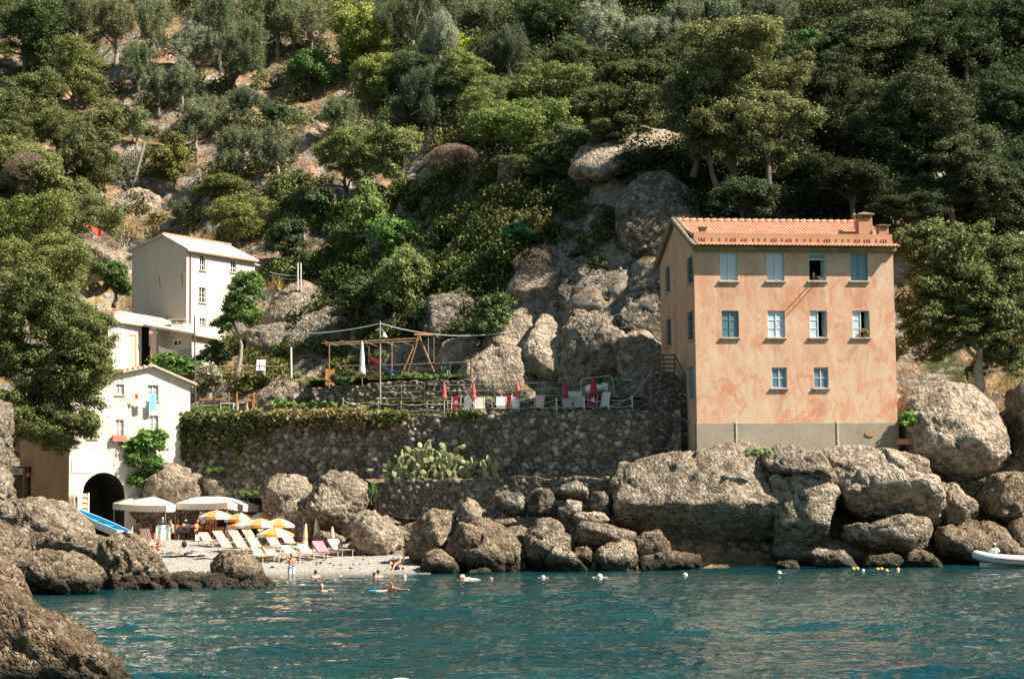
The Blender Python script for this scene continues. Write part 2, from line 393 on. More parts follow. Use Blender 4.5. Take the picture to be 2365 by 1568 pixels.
def m_pebble():
    t = NT('grey pebbles'); p = t.pos()
    v = t.vor(p, 9); vw = t.n('SeparateColor', {'Color': v.outputs['Color']}).outputs[0]
    c = t.ramp(vw, [(0, (.17, .16, .145)), (.5, (.29, .275, .25)), (1, (.43, .41, .375))])
    c = t.mix(t.ramp(t.noise(p, .5, 5), [(.45, 0), (.6, .5)]), c, (.36, .335, .30))
    z = t.n('SeparateXYZ', {'Vector': p}).outputs[2]
    c = t.mix(t.ramp(t.math('ADD', z, t.math('MULTIPLY', t.noise(p, .8, 3), .12)), [(.08, .65), (.26, 0)]), c, (.13, .12, .10))
    return t.bsdf(c, .9, t.bump(v.outputs['Distance'], .8, .06))
PEBBLE = m_pebble()
def m_grass():
    t = NT('short grass'); p = t.pos()
    c = t.mix(t.noise(p, 2.2, 6, .7), (.035, .07, .015), (.13, .19, .045))
    c = t.mix(t.ramp(t.noise(p, .7, 4), [(.5, 0), (.65, .7)]), c, (.30, .25, .12))
    return t.bsdf(c, .95, t.bump(t.noise(p, 14, 4), 1, .1))
GRASS = m_grass()
def m_water():
    t = NT('teal sea water'); p = t.pos()
    h = t.math('ADD', t.noise(t.pos((1.6, 2.6, 1)), 1.0, 2, .5, .6), t.math('MULTIPLY', t.noise(t.pos((4.2, 7., 1)), 1.0, 2, .5), .3))
    c = t.mix(t.ramp(t.noise(p, .05, 4), [(.4, 0), (.6, 1)]), (.0014, .033, .041), (.003, .050, .053))
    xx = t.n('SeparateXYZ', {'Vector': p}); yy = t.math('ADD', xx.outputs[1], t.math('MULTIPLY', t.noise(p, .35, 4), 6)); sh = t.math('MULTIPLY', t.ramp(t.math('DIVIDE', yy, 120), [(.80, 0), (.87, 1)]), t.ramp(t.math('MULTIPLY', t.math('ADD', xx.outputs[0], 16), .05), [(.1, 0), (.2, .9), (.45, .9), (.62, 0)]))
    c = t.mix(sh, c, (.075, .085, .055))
    return t.bsdf(c, .03, t.bump(h, 1.0, WAVE), IOR=1.33, **{'Specular IOR Level': .4})
WAVE = .12
WATER = m_water()
# ------------------------------------------------------------ terrain
PROF = {
 -700: [(1400, 70), (1200, 95), (1000, 108), (800, 122), (500, 150), (200, 178), (0, 200), (-400, 250)],
 0: [(1400, 104), (1250, 128), (1200, 133), (1100, 135), (1000, 137), (800, 141), (600, 147), (400, 160), (200, 178), (0, 198), (-400, 245)],
 300: [(1400, 112), (1250, 131), (1150, 134), (1000, 137), (870, 139), (800, 143), (740, 150), (600, 157), (500, 159), (400, 165), (200, 181), (0, 200), (-400, 245)],
 600: [(1400, 112), (1250, 129), (1100, 130), (960, 131), (900, 132), (850, 134), (760, 142), (650, 148), (550, 154), (400, 163), (200, 178), (0, 198), (-400, 245)],
 900: [(1400, 113), (1250, 121), (1100, 124), (960, 125.5), (900, 127), (850, 128.5), (700, 133), (600, 139), (500, 147), (400, 157), (200, 174), (0, 194), (-400, 240)],
 1200: [(1400, 106), (1250, 113), (1100, 119), (960, 121.5), (900, 123), (850, 124.5), (700, 127), (600, 130), (500, 134), (400, 141), (300, 149), (200, 159), (0, 180), (-400, 225)],
 1500: [(1400, 104), (1250, 109), (1100, 114), (960, 117.5), (900, 119.5), (700, 122), (600, 124), (500, 127), (400, 132), (300, 140), (200, 151), (0, 174), (-400, 220)],
 1800: [(1400, 105), (1250, 110), (1100, 115), (900, 122), (700, 123.5), (500, 127), (400, 133), (300, 141), (200, 151), (0, 172), (-400, 218)],
 2100: [(1400, 106), (1250, 110.5), (1100, 113.5), (1000, 116), (900, 119), (800, 121), (600, 125), (450, 130), (300, 140), (200, 150), (0, 170), (-400, 215)],
 2365: [(1400, 108), (1250, 110.5), (1100, 112.5), (1000, 114.5), (900, 117), (850, 119), (750, 123), (600, 127), (450, 133), (300, 142), (200, 150), (0, 170), (-400, 215)],
 3100: [(1400, 104), (1200, 112), (900, 121), (600, 131), (300, 146), (0, 172), (-400, 215)],
}
def make_terrain():
    xs = np.arange(-700, 3101, 14.); ys = np.arange(1400, -401, -9.)
    cols = sorted(PROF); G = []
    for c in cols:
        p = sorted(PROF[c]); G.append(np.interp(ys, [a for a, _ in p], [b for _, b in p]))
    G = np.array(G); D = np.array([np.interp(xs, cols, G[:, j]) for j in range(len(ys))])       # [y, x]
    for _ in range(3):
        D[1:-1, 1:-1] = (D[1:-1, 1:-1] * 2 + D[:-2, 1:-1] + D[2:, 1:-1] + D[1:-1, :-2] + D[1:-1, 2:]) / 6
    XX, YY = np.meshgrid(xs, ys)
    a = (XX - PW / 2) / FPX; b = (PH / 2 - YY) / FPX
    d = [F0[i] + RT[i] * a + UP[i] * b for i in range(3)]
    P = np.stack([CAM[i] + d[i] * D / d[1] for i in range(3)], -1).reshape(-1, 3)
    w = np.clip((D.reshape(-1) - 112) / 30, 0.25, 1.2)
    n1 = fbm(P / 7.0, 5, 3); n2 = fbm(P / 2.2, 4, 9); n3 = np.abs(fbm(P * np.array([1, 1, 1.6]) / 4.0, 3, 21))
    disp = (n1 * 1.5 + n2 * .55 - n3 * .9 + fbm(P / .8, 3, 66) * .38) * w
    f1, f2, ci = worley(P / np.array([3.2, 3.2, 2.6]), 51); mk = np.clip(np.minimum((XX - 600) / 150, (1750 - XX) / 150), 0, 1) * np.clip(np.minimum((YY - 360) / 120, (980 - YY) / 60), 0, 1)
    disp = disp + mk.ravel() * ((ci - .5) * 1.1 - np.clip(.22 - (f2 - f1), 0, .22) * 4.0 + fbm(P / .9, 3, 52) * .35)
    P[:, 1] -= disp * .75; P[:, 2] += disp * .55
    # low terraces cut into the slope
    ny, nx = D.shape
    idx = np.arange(ny * nx).reshape(ny, nx)
    Fq = np.stack([idx[:-1, :-1].ravel(), idx[:-1, 1:].ravel(), idx[1:, 1:].ravel(), idx[1:, :-1].ravel()], 1)
    o = link('hillside', npmesh('hillside', P, Fq), GROUND, smooth=True); tag(o, kind='structure')
    tree = BVHTree.FromPolygons([tuple(v) for v in P], [tuple(f) for f in Fq])
    return o, tree
HILL, HBVH = make_terrain()
def hit(px, py, fallback=150.):
    d = ray(px, py).normalized(); r = HBVH.ray_cast(CAM, d, 400)
    return r[0] if r[0] is not None else at(px, py, fallback)
def ground_under(p, top=80):
    r = HBVH.ray_cast(Vector((p[0], p[1], top)), Vector((0, 0, -1)), 200)
    return r[0].z if r[0] is not None else p[2]

def make_water():
    ys = [31.0]
    while ys[-1] < 112: ys.append(ys[-1] * 1.0042)
    ys = np.array(ys); u = np.linspace(-.40, .40, 620)
    X = ys[:, None] * u[None, :] ; Y = np.repeat(ys[:, None], len(u), 1); P = np.stack([X.ravel(), Y.ravel(), np.zeros(X.size)], 1)
    q = P + np.stack([fbm(P / 4, 2, 61), fbm(P / 4 + 9, 2, 62), P[:, 2]], 1) * 1.1
    z = fbm(q * np.array([.30, .52, 1]), 2, 31) * .15 + fbm(q * np.array([.75, 1.25, 1]), 2, 33) * .085 + fbm(q * np.array([1.9, 2.9, 1]), 2, 35) * .026
    calm = .55 + .45 * np.clip((100 - P[:, 1]) / 40, 0, 1); z = z * calm * (.75 + .5 * fbm(P / 9, 2, 44))
    P[:, 2] = z; ny, nx = X.shape; idx = np.arange(ny * nx).reshape(ny, nx)
    Fq = np.stack([idx[:-1, :-1].ravel(), idx[:-1, 1:].ravel(), idx[1:, 1:].ravel(), idx[1:, :-1].ravel()], 1)
    n = len(P); V = np.vstack([P, [(-300, -250, -.3), (300, -250, -.3), (300, 135, -.3), (-300, 135, -.3)]]); Fq = np.vstack([Fq, [[n, n + 1, n + 2, n + 3]]])
    tag(link('sea', npmesh('sea', V, Fq), WATER, smooth=True), kind='structure')
make_water()

def make_beach():
    us = np.linspace(0, 1, 110); Y0, Y1 = 97.0, 131.0
    V = []; n = 90
    for v in np.linspace(0, 1, n):
        y = Y0 + (Y1 - Y0) * v
        xl = (230 - PW / 2) * mpp(y); xr = (990 - PW / 2) * mpp(y)
        for u in us: V.append((xl + (xr - xl) * u, y, 0))
    V = np.array(V)
    V[:, 2] = np.where(V[:, 1] < BEACH0, (V[:, 1] - BEACH0) * .3, beach_z(V[:, 1])) + fbm(V / 3.0, 4, 5) * .10 + fbm(V / .5, 3, 6) * .03
    m = len(us)
    Fq = [(j * m + i, j * m + i + 1, (j + 1) * m + i + 1, (j + 1) * m + i) for j in range(n - 1) for i in range(m - 1)]
    tag(link('beach', npmesh('beach', V, Fq), PEBBLE, smooth=True), kind='structure')
make_beach()

# ------------------------------------------------------------ boulders
_ICO = {}
def ico(k):
    if k not in _ICO:
        import bmesh
        bm = bmesh.new(); bmesh.ops.create_icosphere(bm, subdivisions=k, radius=1)
        V = np.array([v.co[:] for v in bm.verts]); Fq = np.array([[v.index for v in f.verts] for f in bm.faces]); bm.free()
        _ICO[k] = (V, Fq)
    return _ICO[k]
def rock(label, pts, Y, depth, mat=None, res=5, amp=.10, cuts=9, lean=.35, seed=None, name='boulder', group=None, peb=.035, big=None, kind=None, push=0., tilt=0., uc=.15, blk=.17):
    pts = np.array(pts, float); c = (pts.min(0) + pts.max(0)) / 2
    seed = seed if seed is not None else int(c[0] * 7 + c[1] * 13) % 9973
    rng = np.random.default_rng(seed)
    C = at(c[0], c[1], Y); s = mpp(Y)
    Q = np.stack([(pts[:, 0] - c[0]) * s, -(pts[:, 1] - c[1]) * s], 1)
    # radius of the outline in every direction
    ang = np.linspace(-math.pi, math.pi, 361); rad = np.zeros(361)
    A, B = Q, np.roll(Q, -1, 0)
    for i, t in enumerate(ang):
        d = np.array([math.cos(t), math.sin(t)]); best = 0.
        for a, b in zip(A, B):
            e = b - a; den = d[0] * e[1] - d[1] * e[0]
            if abs(den) < 1e-9: continue
            tt = (a[0] * e[1] - a[1] * e[0]) / den; uu = (a[0] * d[1] - a[1] * d[0]) / den
            if tt > 0 and -1e-6 <= uu <= 1 + 1e-6: best = max(best, tt)
        rad[i] = best
    k = np.ones(9) / 9; rs = np.convolve(np.r_[rad[-9:-1], rad, rad[1:9]], k, 'same')[8:-8]; rad = rad * .35 + rs * .65
    V, Fq = ico(res)
    th = np.arctan2(V[:, 2], V[:, 0]); ph = np.arcsin(np.clip(V[:, 1], -1, 1))
    cr = np.abs(np.cos(ph)) ** .62; sd = np.sign(np.sin(ph)) * np.abs(np.sin(ph)) ** .8
    r = np.interp(th, ang, rad) * cr
    P = np.stack([r * np.cos(th), sd * depth / 2, r * np.sin(th)], 1)
    hx, hz = (pts.max(0) - pts.min(0)) / 2 * s
    S = np.array([hx, depth / 2, hz]); N = P / S
    for _ in range(cuts):
        n = np.array([rng.normal() * .8, -abs(rng.normal()) - .35, rng.normal() * .8]); n /= np.linalg.norm(n); o = rng.uniform(.5, .8)
        e = np.maximum(0, N @ n - o); N = N - np.outer(e * .85, n) * np.array([.35, 1, .35])
    P = N * S
    und = np.maximum(0, -P[:, 2] - uc * hz)
    P[:, 1] += lean * und * np.clip((depth * .3 - P[:, 1]) / depth, 0, 1) * 1.6 + tilt * P[:, 2]
    m = (hx + hz + depth / 2) / 3
    W = P + np.array(C)
    nrm = N / np.maximum(1e-6, np.linalg.norm(N, axis=1))[:, None]; nrm = nrm / S; nrm /= np.linalg.norm(nrm, axis=1)[:, None]
    e1 = fbm(W / (m * .9) + seed, 4, seed); e2 = 1 - np.abs(fbm(W / (m * .55) + 5 + seed, 4, seed + 3)) * 2
    f1, f2, cid = worley(W / (m * .75), seed)
    d = m * amp * (e1 * 1.0 + (e2 - .6) * .75 - np.clip(.10 - (f2 - f1), 0, .10) * 5.0) + fbm(W / 1.2, 4, 77) * .17 + fbm(W / .42, 3, 78) * .03
    if peb:
        g1, g2, gi = worley(W / .30, 5); d = d + peb * ((1 - g1) * (.4 + gi)) + fbm(W / .5, 3, 8) * peb * 2.2
    wp_ = W + np.stack([fbm(W / .8, 2, 91), fbm(W / .8, 2, 92), fbm(W / .8, 2, 93)], 1) * .18
    b1, b2, bi = worley(wp_ / (m * .8) + seed * .37, seed + 5); c1, c2, c_i = worley(wp_ / (m * .33) + seed * .11, seed + 6)
    d = d + m * blk * ((bi - .5) * 1.0 + (c_i - .5) * .26) - np.clip(.07 - (b2 - b1), 0, .07) * m * blk * 6
    P = P + nrm * d[:, None]
    if push: P[:, 1] += push
    o = link(name, npmesh(name, P, Fq), mat or ROCK, smooth=True); o.location = C
    tag(o, label, 'boulder' if kind is None else None, group, kind)
    return o

# shore bed behind the loose boulders
def bed(name, p0, p1, y0, y1, mat, seed=1):
    nx, ny = 220, 60; V = []
    for j in range(ny + 1):
        for i in range(nx + 1):
            px = p0 + (p1 - p0) * i / nx; v = j / ny
            V.append(at(px, 1345 - 150 * v, y0 + 5.4 * max(0, min(1, (px - 1400) / 80, (2200 - px) / 60)) + (y1 - y0) * v ** .8))
    V = np.array([tuple(v) for v in V]); f1, f2, ci = worley(V / 1.6, seed)
    d = (ci - .5) * .7 - np.clip(.2 - (f2 - f1), 0, .2) * 3 + fbm(V / .6, 4, seed) * .3
    V[:, 1] -= d; n = nx + 1
    Fq = [(j * n + i, j * n + i + 1, (j + 1) * n + i + 1, (j + 1) * n + i) for j in range(ny) for i in range(nx)]
    tag(link(name, npmesh(name, V, Fq), mat, smooth=True), kind='structure')
bed('shore_terrain', 820, 2700, 107.6, 113.5, ROCK, 4)

RG = 'boulders along the shore'
# -- the great rock under the orange house
rock('huge rounded conglomerate rock carrying the left half of the orange house, dark hollow beneath', [(1412, 1105), (1440, 1075), (1500, 1055), (1600, 1040), (1690, 1028), (1760, 1040), (1785, 1070), (1795, 1130), (1800, 1200), (1790, 1290), (1700, 1330), (1560, 1330), (1480, 1290), (1420, 1200)], 109.5, 11, ROCK, 6, .05, 3, 2.1, seed=11, peb=.05, uc=-.10, tilt=.12, blk=.10)
rock('upper pale block of the house rock below the middle of the orange facade', [(1760, 1045), (1800, 1032), (1890, 1040), (1915, 1075), (1932, 1120), (1900, 1112), (1850, 1098), (1790, 1090), (1765, 1070)], 108.2, 5, ROCK_PALE, 5, .05, 2)
rock('square pale block between the two large rocks below the orange house', [(1782, 1100), (1830, 1092), (1900, 1100), (1930, 1130), (1930, 1170), (1915, 1200), (1912, 1250), (1880, 1300), (1800, 1300), (1785, 1200)], 107.8, 5.5, ROCK, 5, .05, 3, 1.5)
rock('long pale slab sloping under the right half of the orange house', [(1905, 1045), (1950, 1038), (2075, 1045), (2110, 1080), (2150, 1110), (2168, 1160), (2165, 1205), (2100, 1210), (2010, 1200), (1945, 1175), (1925, 1120)], 108.3, 7.5, ROCK_PALE, 6, .04, 4, .8, seed=21, tilt=.3)
rock('low rounded slab under the long pale slab, tilted toward the water', [(1938, 1200), (1985, 1212), (2040, 1208), (2080, 1192), (2140, 1188), (2160, 1225), (2158, 1275), (2080, 1275), (2010, 1262), (1955, 1240)], 106.8, 5, ROCK, 5, .05, 3, .5)
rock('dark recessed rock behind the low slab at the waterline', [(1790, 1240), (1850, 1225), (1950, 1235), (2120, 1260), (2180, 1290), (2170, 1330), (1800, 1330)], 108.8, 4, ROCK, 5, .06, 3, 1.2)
rock('narrow wedge of rock beside the corner of the orange house', [(2072, 1048), (2095, 1045), (2135, 1068), (2150, 1095), (2146, 1120), (2115, 1100), (2085, 1075)], 108.5, 3, ROCK_PALE, 4, .06, 2)
rock('giant domed boulder right of the orange house under the leafy tree', [(2082, 920), (2110, 895), (2180, 882), (2250, 890), (2300, 925), (2328, 985), (2325, 1040), (2300, 1090), (2240, 1118), (2170, 1115), (2130, 1085), (2090, 1050), (2078, 980)], 112.5, 8, ROCK_PALE, 6, .035, 2, .5, seed=31, peb=.06, blk=.06)
rock('rough boulder rising to the frame edge beside the giant domed boulder', [(2328, 900), (2360, 880), (2450, 890), (2520, 980), (2480, 1080), (2380, 1090), (2320, 1080), (2335, 1010)], 113.5, 7, ROCK, 5, .07, 3)
rock('upright rounded boulder standing below the giant dome', [(2175, 1135), (2200, 1118), (2225, 1125), (2255, 1165), (2262, 1200), (2230, 1220), (2185, 1225), (2172, 1180)], 109.3, 3.5, ROCK, 5, .06, 8, .4)
rock('small shaded boulder leaning on the upright one', [(2140, 1130), (2165, 1115), (2200, 1122), (2190, 1160), (2170, 1215), (2150, 1215), (2142, 1170)], 109.8, 3, ROCK, 4, .07, 3)
rock('broad sloping boulder at the waterline behind the inflatable boat', [(2160, 1222), (2230, 1205), (2300, 1208), (2335, 1240), (2360, 1290), (2350, 1325), (2180, 1325), (2162, 1270)], 107.2, 5.5, ROCK_BROWN, 5, .06, 4, .4, seed=47)
rock('dark angular boulder at the right frame edge above the inflatable boat', [(2262, 1140), (2290, 1095), (2330, 1090), (2420, 1095), (2440, 1170), (2400, 1215), (2330, 1200), (2280, 1190)], 109.6, 5, ROCK_BROWN, 5, .08, 4, .3)
rock('boulder cut by the frame edge at the waterline', [(2335, 1200), (2400, 1190), (2480, 1230), (2490, 1320), (2370, 1320), (2345, 1260)], 106.5, 4, ROCK_BROWN, 4, .08, 3)
for lab, p, Y in [
 ('pale flat rock sloping into the water below the house', [(1872, 1272), (1895, 1266), (1950, 1275), (1985, 1312), (1975, 1325), (1900, 1325), (1880, 1300)], 104.2),
 ('low brown rock in the water between two others, yellow floats before it', [(1995, 1300), (2010, 1284), (2060, 1280), (2092, 1295), (2090, 1325), (2000, 1325)], 104.0),
 ('pointed brown rock at the waterline left of the inflatable boat', [(2088, 1305), (2105, 1280), (2130, 1271), (2165, 1290), (2185, 1322), (2095, 1325)], 104.0),
 ('very small rock barely above water under the dark overhang', [(1795, 1303), (1810, 1293), (1838, 1294), (1846, 1312), (1840, 1325), (1800, 1325)], 104.3),
 ('long flat dark rock lying in the water under the overhang', [(1475, 1300), (1490, 1284), (1560, 1276), (1605, 1275), (1617, 1295), (1614, 1330), (1480, 1330)], 103.8),
 ('squat brown boulder leaning over the long flat rock', [(1468, 1245), (1490, 1230), (1525, 1226), (1545, 1255), (1542, 1285), (1500, 1300), (1470, 1290)], 104.6),
 ('rounded pale boulder at the waterline right of the shoreline gap', [(1372, 1290), (1385, 1265), (1420, 1250), (1462, 1252), (1470, 1280), (1465, 1330), (1375, 1330)], 103.4),
 ('small dark egg shaped boulder between two waterline boulders', [(1324, 1275), (1340, 1258), (1362, 1266), (1372, 1290), (1360, 1312), (1335, 1310)], 103.9),
 ('low pyramid shaped rock at the waterline', [(1262, 1290), (1280, 1262), (1300, 1256), (1330, 1285), (1362, 1318), (1350, 1330), (1270, 1330)], 103.0),
 ('thin rock just awash near the big hollow boulder', [(1085, 1318), (1105, 1312), (1130, 1316), (1135, 1326), (1085, 1328)], 100.5)]:
    rock(lab, p, Y, 2.6, ROCK_BROWN if 'brown' in lab or 'dark' in lab else ROCK, 5, .08, 9, group=RG)
rock('big humped boulder hollowed out at its foot at the centre of the shore', [(1010, 1285), (1025, 1235), (1060, 1205), (1110, 1193), (1150, 1205), (1185, 1230), (1205, 1265), (1216, 1330), (1100, 1340), (1015, 1330)], 103.6, 5, ROCK_BROWN, 6, .06, 8, .75, seed=52)
rock('rounded boulder with sunlit right shoulder, next to the hollowed one', [(1206, 1225), (1240, 1200), (1280, 1198), (1318, 1235), (1330, 1268), (1315, 1310), (1290, 1335), (1215, 1335), (1210, 1270)], 104.6, 4.4, ROCK, 5, .07, 9, .7)
rock('slanting boulder with a sunlit back above the pebble beach end', [(935, 1250), (960, 1210), (1000, 1180), (1052, 1178), (1060, 1215), (1030, 1250), (1005, 1295), (960, 1315), (940, 1290)], 105.2, 4.5, ROCK_BROWN, 5, .07, 9, .5)
rock('tall upright finger of rock with sunlit face', [(1055, 1225), (1068, 1165), (1080, 1146), (1100, 1158), (1112, 1180), (1108, 1215), (1085, 1240), (1060, 1245)], 105.8, 2.6, ROCK_PALE, 5, .06, 3)
rock('low boulder at the end of the pebble beach', [(972, 1295), (985, 1272), (1010, 1262), (1050, 1290), (1060, 1315), (1045, 1335), (975, 1330)], 102.3, 2.8, ROCK_BROWN, 4, .07, 3)
rock('flat bright slab bridging two boulders on the shore', [(1330, 1212), (1345, 1200), (1400, 1212), (1470, 1232), (1465, 1255), (1400, 1260), (1345, 1285), (1332, 1250)], 105.8, 3.5, ROCK, 5, .05, 3, .8)
rock('thin flat stone lying behind the bright slab', [(1320, 1190), (1340, 1180), (1395, 1188), (1412, 1200), (1390, 1210), (1330, 1208)], 107.0, 2.2, ROCK_PALE, 4, .06, 2)
rock('shaded boulder at the foot of the lower terrace wall, leftmost in its row', [(1138, 1150), (1165, 1135), (1205, 1138), (1222, 1165), (1215, 1192), (1170, 1190), (1145, 1175)], 109.8, 2.4, ROCK_GREY_SHADE, 4, .08, 9)
rock('shaded barrel shaped boulder second in the row under the lower terrace wall', [(1217, 1145), (1235, 1125), (1270, 1127), (1288, 1160), (1285, 1195), (1250, 1202), (1220, 1185)], 109.3, 2.4, ROCK_GREY_SHADE, 4, .08, 9)
rock('shaded boulder on top of another under the lower terrace wall', [(1280, 1140), (1300, 1118), (1335, 1112), (1358, 1130), (1352, 1155), (1310, 1160), (1285, 1160)], 109.5, 2.2, ROCK_GREY_SHADE, 4, .08, 9)
rock('shaded boulder beneath the topmost one of the shore row', [(1288, 1175), (1310, 1156), (1345, 1158), (1352, 1185), (1330, 1200), (1298, 1198)], 108.9, 2.2, ROCK_GREY_SHADE, 4, .08, 9)
rock('shaded upright boulder at the end of the row beside the great house rock', [(1355, 1160), (1370, 1135), (1400, 1132), (1415, 1165), (1412, 1190), (1375, 1195)], 108.8, 2.2, ROCK_GREY_SHADE, 4, .08, 9)
rock('brown rock added to darken the hollow below the huge conglomerate rock', [(1450, 1210), (1560, 1190), (1700, 1200), (1800, 1230), (1810, 1340), (1455, 1340)], 113.6, 4, ROCK_BROWN, 6, .06, 8, 1.2)  # extra rock backs the hollow so its shade reads darker
# -- behind the beach
rock('big round sunlit boulder beside the closed orange parasols', [(702, 1150), (720, 1115), (765, 1092), (815, 1092), (845, 1115), (850, 1160), (830, 1210), (790, 1240), (745, 1232), (710, 1195)], 116.5, 5, ROCK, 6, .06, 8, .5, seed=61)
rock('tall pale boulder behind the white tent corner', [(602, 1135), (610, 1105), (650, 1090), (700, 1100), (720, 1130), (705, 1160), (690, 1210), (640, 1225), (606, 1190)], 119.5, 4.5, ROCK, 5, .06, 8, .3)
rock('blocky boulder against the stone wall above the tents', [(545, 1085), (560, 1062), (610, 1060), (650, 1072), (640, 1110), (615, 1150), (560, 1145), (545, 1115)], 125.8, 3.5, ROCK, 5, .07, 9)
rock('sunlit outcrop above the white tents below the stone wall', [(325, 1140), (345, 1105), (385, 1075), (430, 1085), (470, 1105), (475, 1150), (440, 1230), (340, 1230), (300, 1190)], 124.6, 3, ROCK_PALE, 5, .08, 4, seed=66)
rock('small ledge of rock between outcrop and blocky boulder', [(468, 1105), (490, 1088), (535, 1092), (550, 1120), (545, 1160), (480, 1165)], 125.0, 3, ROCK, 4, .09, 4)
rock('sloping boulder under the tall pale boulder beside the parasols', [(630, 1185), (680, 1150), (715, 1170), (740, 1225), (760, 1250), (690, 1262), (640, 1250)], 117.3, 3.5, ROCK, 5, .06, 3)
rock('flat topped boulder at the upper end of the pebble beach', [(800, 1265), (815, 1225), (850, 1190), (890, 1192), (925, 1225), (932, 1262), (900, 1290), (820, 1288)], 110.6, 4.5, ROCK, 5, .07, 9, .3)
rock('slanting slab behind the flat topped boulder', [(800, 1222), (830, 1185), (865, 1178), (880, 1195), (840, 1225), (810, 1255)], 112.0, 3, ROCK, 4, .07, 4)
rock('pale flat rock among the beach parasols', [(720, 1240), (740, 1225), (775, 1228), (800, 1245), (790, 1262), (735, 1262)], 114.8, 2.4, ROCK, 4, .07, 3)
# -- shore rocks on the near side of the cove
LG = 'brown rocks on the near side of the cove'
rock('pale sloping rock beneath the rowing boat', [(-60, 1190), (20, 1160), (85, 1148), (140, 1165), (185, 1205), (205, 1250), (190, 1300), (60, 1310), (-60, 1310)], 97, 8, ROCK, 6, .05, 4, .4, seed=71, group=LG)
rock('dark pitted rock behind the long brown rock', [(60, 1245), (120, 1225), (200, 1240), (260, 1250), (262, 1300), (200, 1320), (80, 1310)], 91, 4, ROCK_BROWN, 5, .1, 4, .3, group=LG)
rock('long layered brown rock at the waterline, rounded end toward the cove', [(-60, 1300), (20, 1262), (100, 1272), (180, 1285), (222, 1312), (235, 1345), (225, 1378), (150, 1395), (40, 1385), (-60, 1380)], 80.5, 4.5, ROCK_BROWN, 6, .06, 8, .2, seed=73, group=LG)
rock('tall dark boulder with one sunlit side in front of the beach', [(222, 1300), (232, 1255), (262, 1234), (300, 1228), (330, 1250), (362, 1285), (386, 1325), (382, 1365), (300, 1375), (228, 1368)], 85, 3.2, ROCK_BROWN, 6, .08, 4, .1, seed=74, group=LG)
rock('dark mossy boulder in the water before the pebble beach', [(480, 1305), (505, 1280), (540, 1275), (580, 1290), (605, 1315), (616, 1345), (610, 1365), (490, 1362)], 88, 2.4, ROCK_BROWN, 5, .09, 4, .2, seed=75, group=LG)
rock('low ledge of wet rock joining two dark boulders at the waterline', [(330, 1340), (400, 1328), (470, 1326), (540, 1332), (560, 1350), (540, 1372), (340, 1376)], 87, 2.2, ROCK_BROWN, 5, .1, 3, group=LG)
rock('upright knobbly rock column at the left frame edge under the oak', [(-60, 920), (-5, 905), (10, 930), (6, 990), (6, 1040), (2, 1100), (8, 1165), (-60, 1180)], 95, 6, ROCK, 6, .09, 4, seed=77, group=LG)
rock('rounded rock step at the left frame edge beside the fish stall', [(-60, 1080), (0, 1090), (16, 1118), (28, 1165), (36, 1200), (-60, 1215)], 92.5, 4, ROCK, 5, .09, 4, group=LG)
rock('brown rock flank between the frame edge and the long layered rock', [(-80, 1190), (10, 1200), (60, 1240), (70, 1300), (20, 1360), (-80, 1400)], 78, 4.5, ROCK_BROWN, 5, .08, 4, .3, group=LG)
rock('large near brown rock filling the lower corner beside the open water', [(-140, 1320), (-20, 1335), (30, 1352), (60, 1390), (120, 1420), (170, 1465), (235, 1500), (275, 1550), (320, 1640), (300, 1720), (-140, 1720)], 33.5, 3.4, ROCK_NEAR, 6, .05, 5, .35, seed=81, peb=.075, blk=.12)
rock('brown flank of the near rock rising at the left frame edge', [(-160, 1270), (-20, 1285), (25, 1325), (50, 1380), (30, 1450), (-160, 1480)], 35.5, 2.6, ROCK_NEAR, 5, .06, 8, .2, peb=.03)
# -- cliff boulders on the slope behind the terrace
CG = 'conglomerate boulders on the cliff behind the terrace'
def crock(label, pts, off, depth, mat=ROCK_PALE, res=5, amp=.05, cuts=6, lean=.3, grow=1.34, tilt=.35, **kw):
    p = np.array(pts, float); c = (p.min(0) + p.max(0)) / 2; p = c + (p - c) * grow; pts = p
    return rock(label, pts, hit(c[0], c[1]).y - off * .5 + depth * .19, depth, mat, res, amp, cuts, lean, group=CG, peb=.05, tilt=tilt, blk=.08, **kw)
crock('warm tan slab low on the cliff left of the wide ochre boulder', [(1010, 870), (1030, 800), (1080, 780), (1110, 820), (1090, 880)], .8, 4)
crock('sunlit tan slab between the ochre boulder and the round topped boulder', [(1130, 815), (1150, 780), (1200, 770), (1220, 800), (1190, 830)], 1.6, 3)
crock('pale slab leaning against the tall pale boulder, right side shaded', [(1440, 870), (1445, 790), (1500, 770), (1540, 820), (1535, 890)], 1.0, 4, ROCK_PALE)
crock('sunlit rounded boulder just below the bare twiggy bush', [(1186, 680), (1205, 640), (1250, 612), (1300, 615), (1315, 650), (1305, 690), (1260, 715), (1205, 705)], .6, 5)
crock('pale wide boulder with an ochre stain right of the round green bush', [(1110, 830), (1160, 760), (1200, 725), (1260, 718), (1290, 735), (1250, 790), (1210, 830), (1150, 850)], .8, 5)
crock('pale wedge boulder left of the vertical crack in the cliff', [(1208, 845), (1225, 790), (1250, 750), (1290, 738), (1304, 790), (1308, 870), (1270, 865)], 1.2, 5)
crock('tall pale boulder right of the vertical crack in the cliff', [(1306, 740), (1340, 722), (1420, 725), (1450, 760), (1445, 820), (1420, 865), (1340, 878), (1312, 860)], 1.4, 6, res=6)
crock('big half shaded boulder above the tall pale boulder', [(1290, 700), (1310, 640), (1360, 600), (1430, 600), (1480, 640), (1485, 720), (1430, 730), (1330, 730)], .3, 6, ROCK_GREY_SHADE, 6)
crock('round topped boulder with a sunlit crown rising behind the terrace', [(1078, 880), (1092, 840), (1140, 814), (1190, 820), (1215, 850), (1218, 895), (1190, 920), (1085, 915)], 2.2, 4.5)
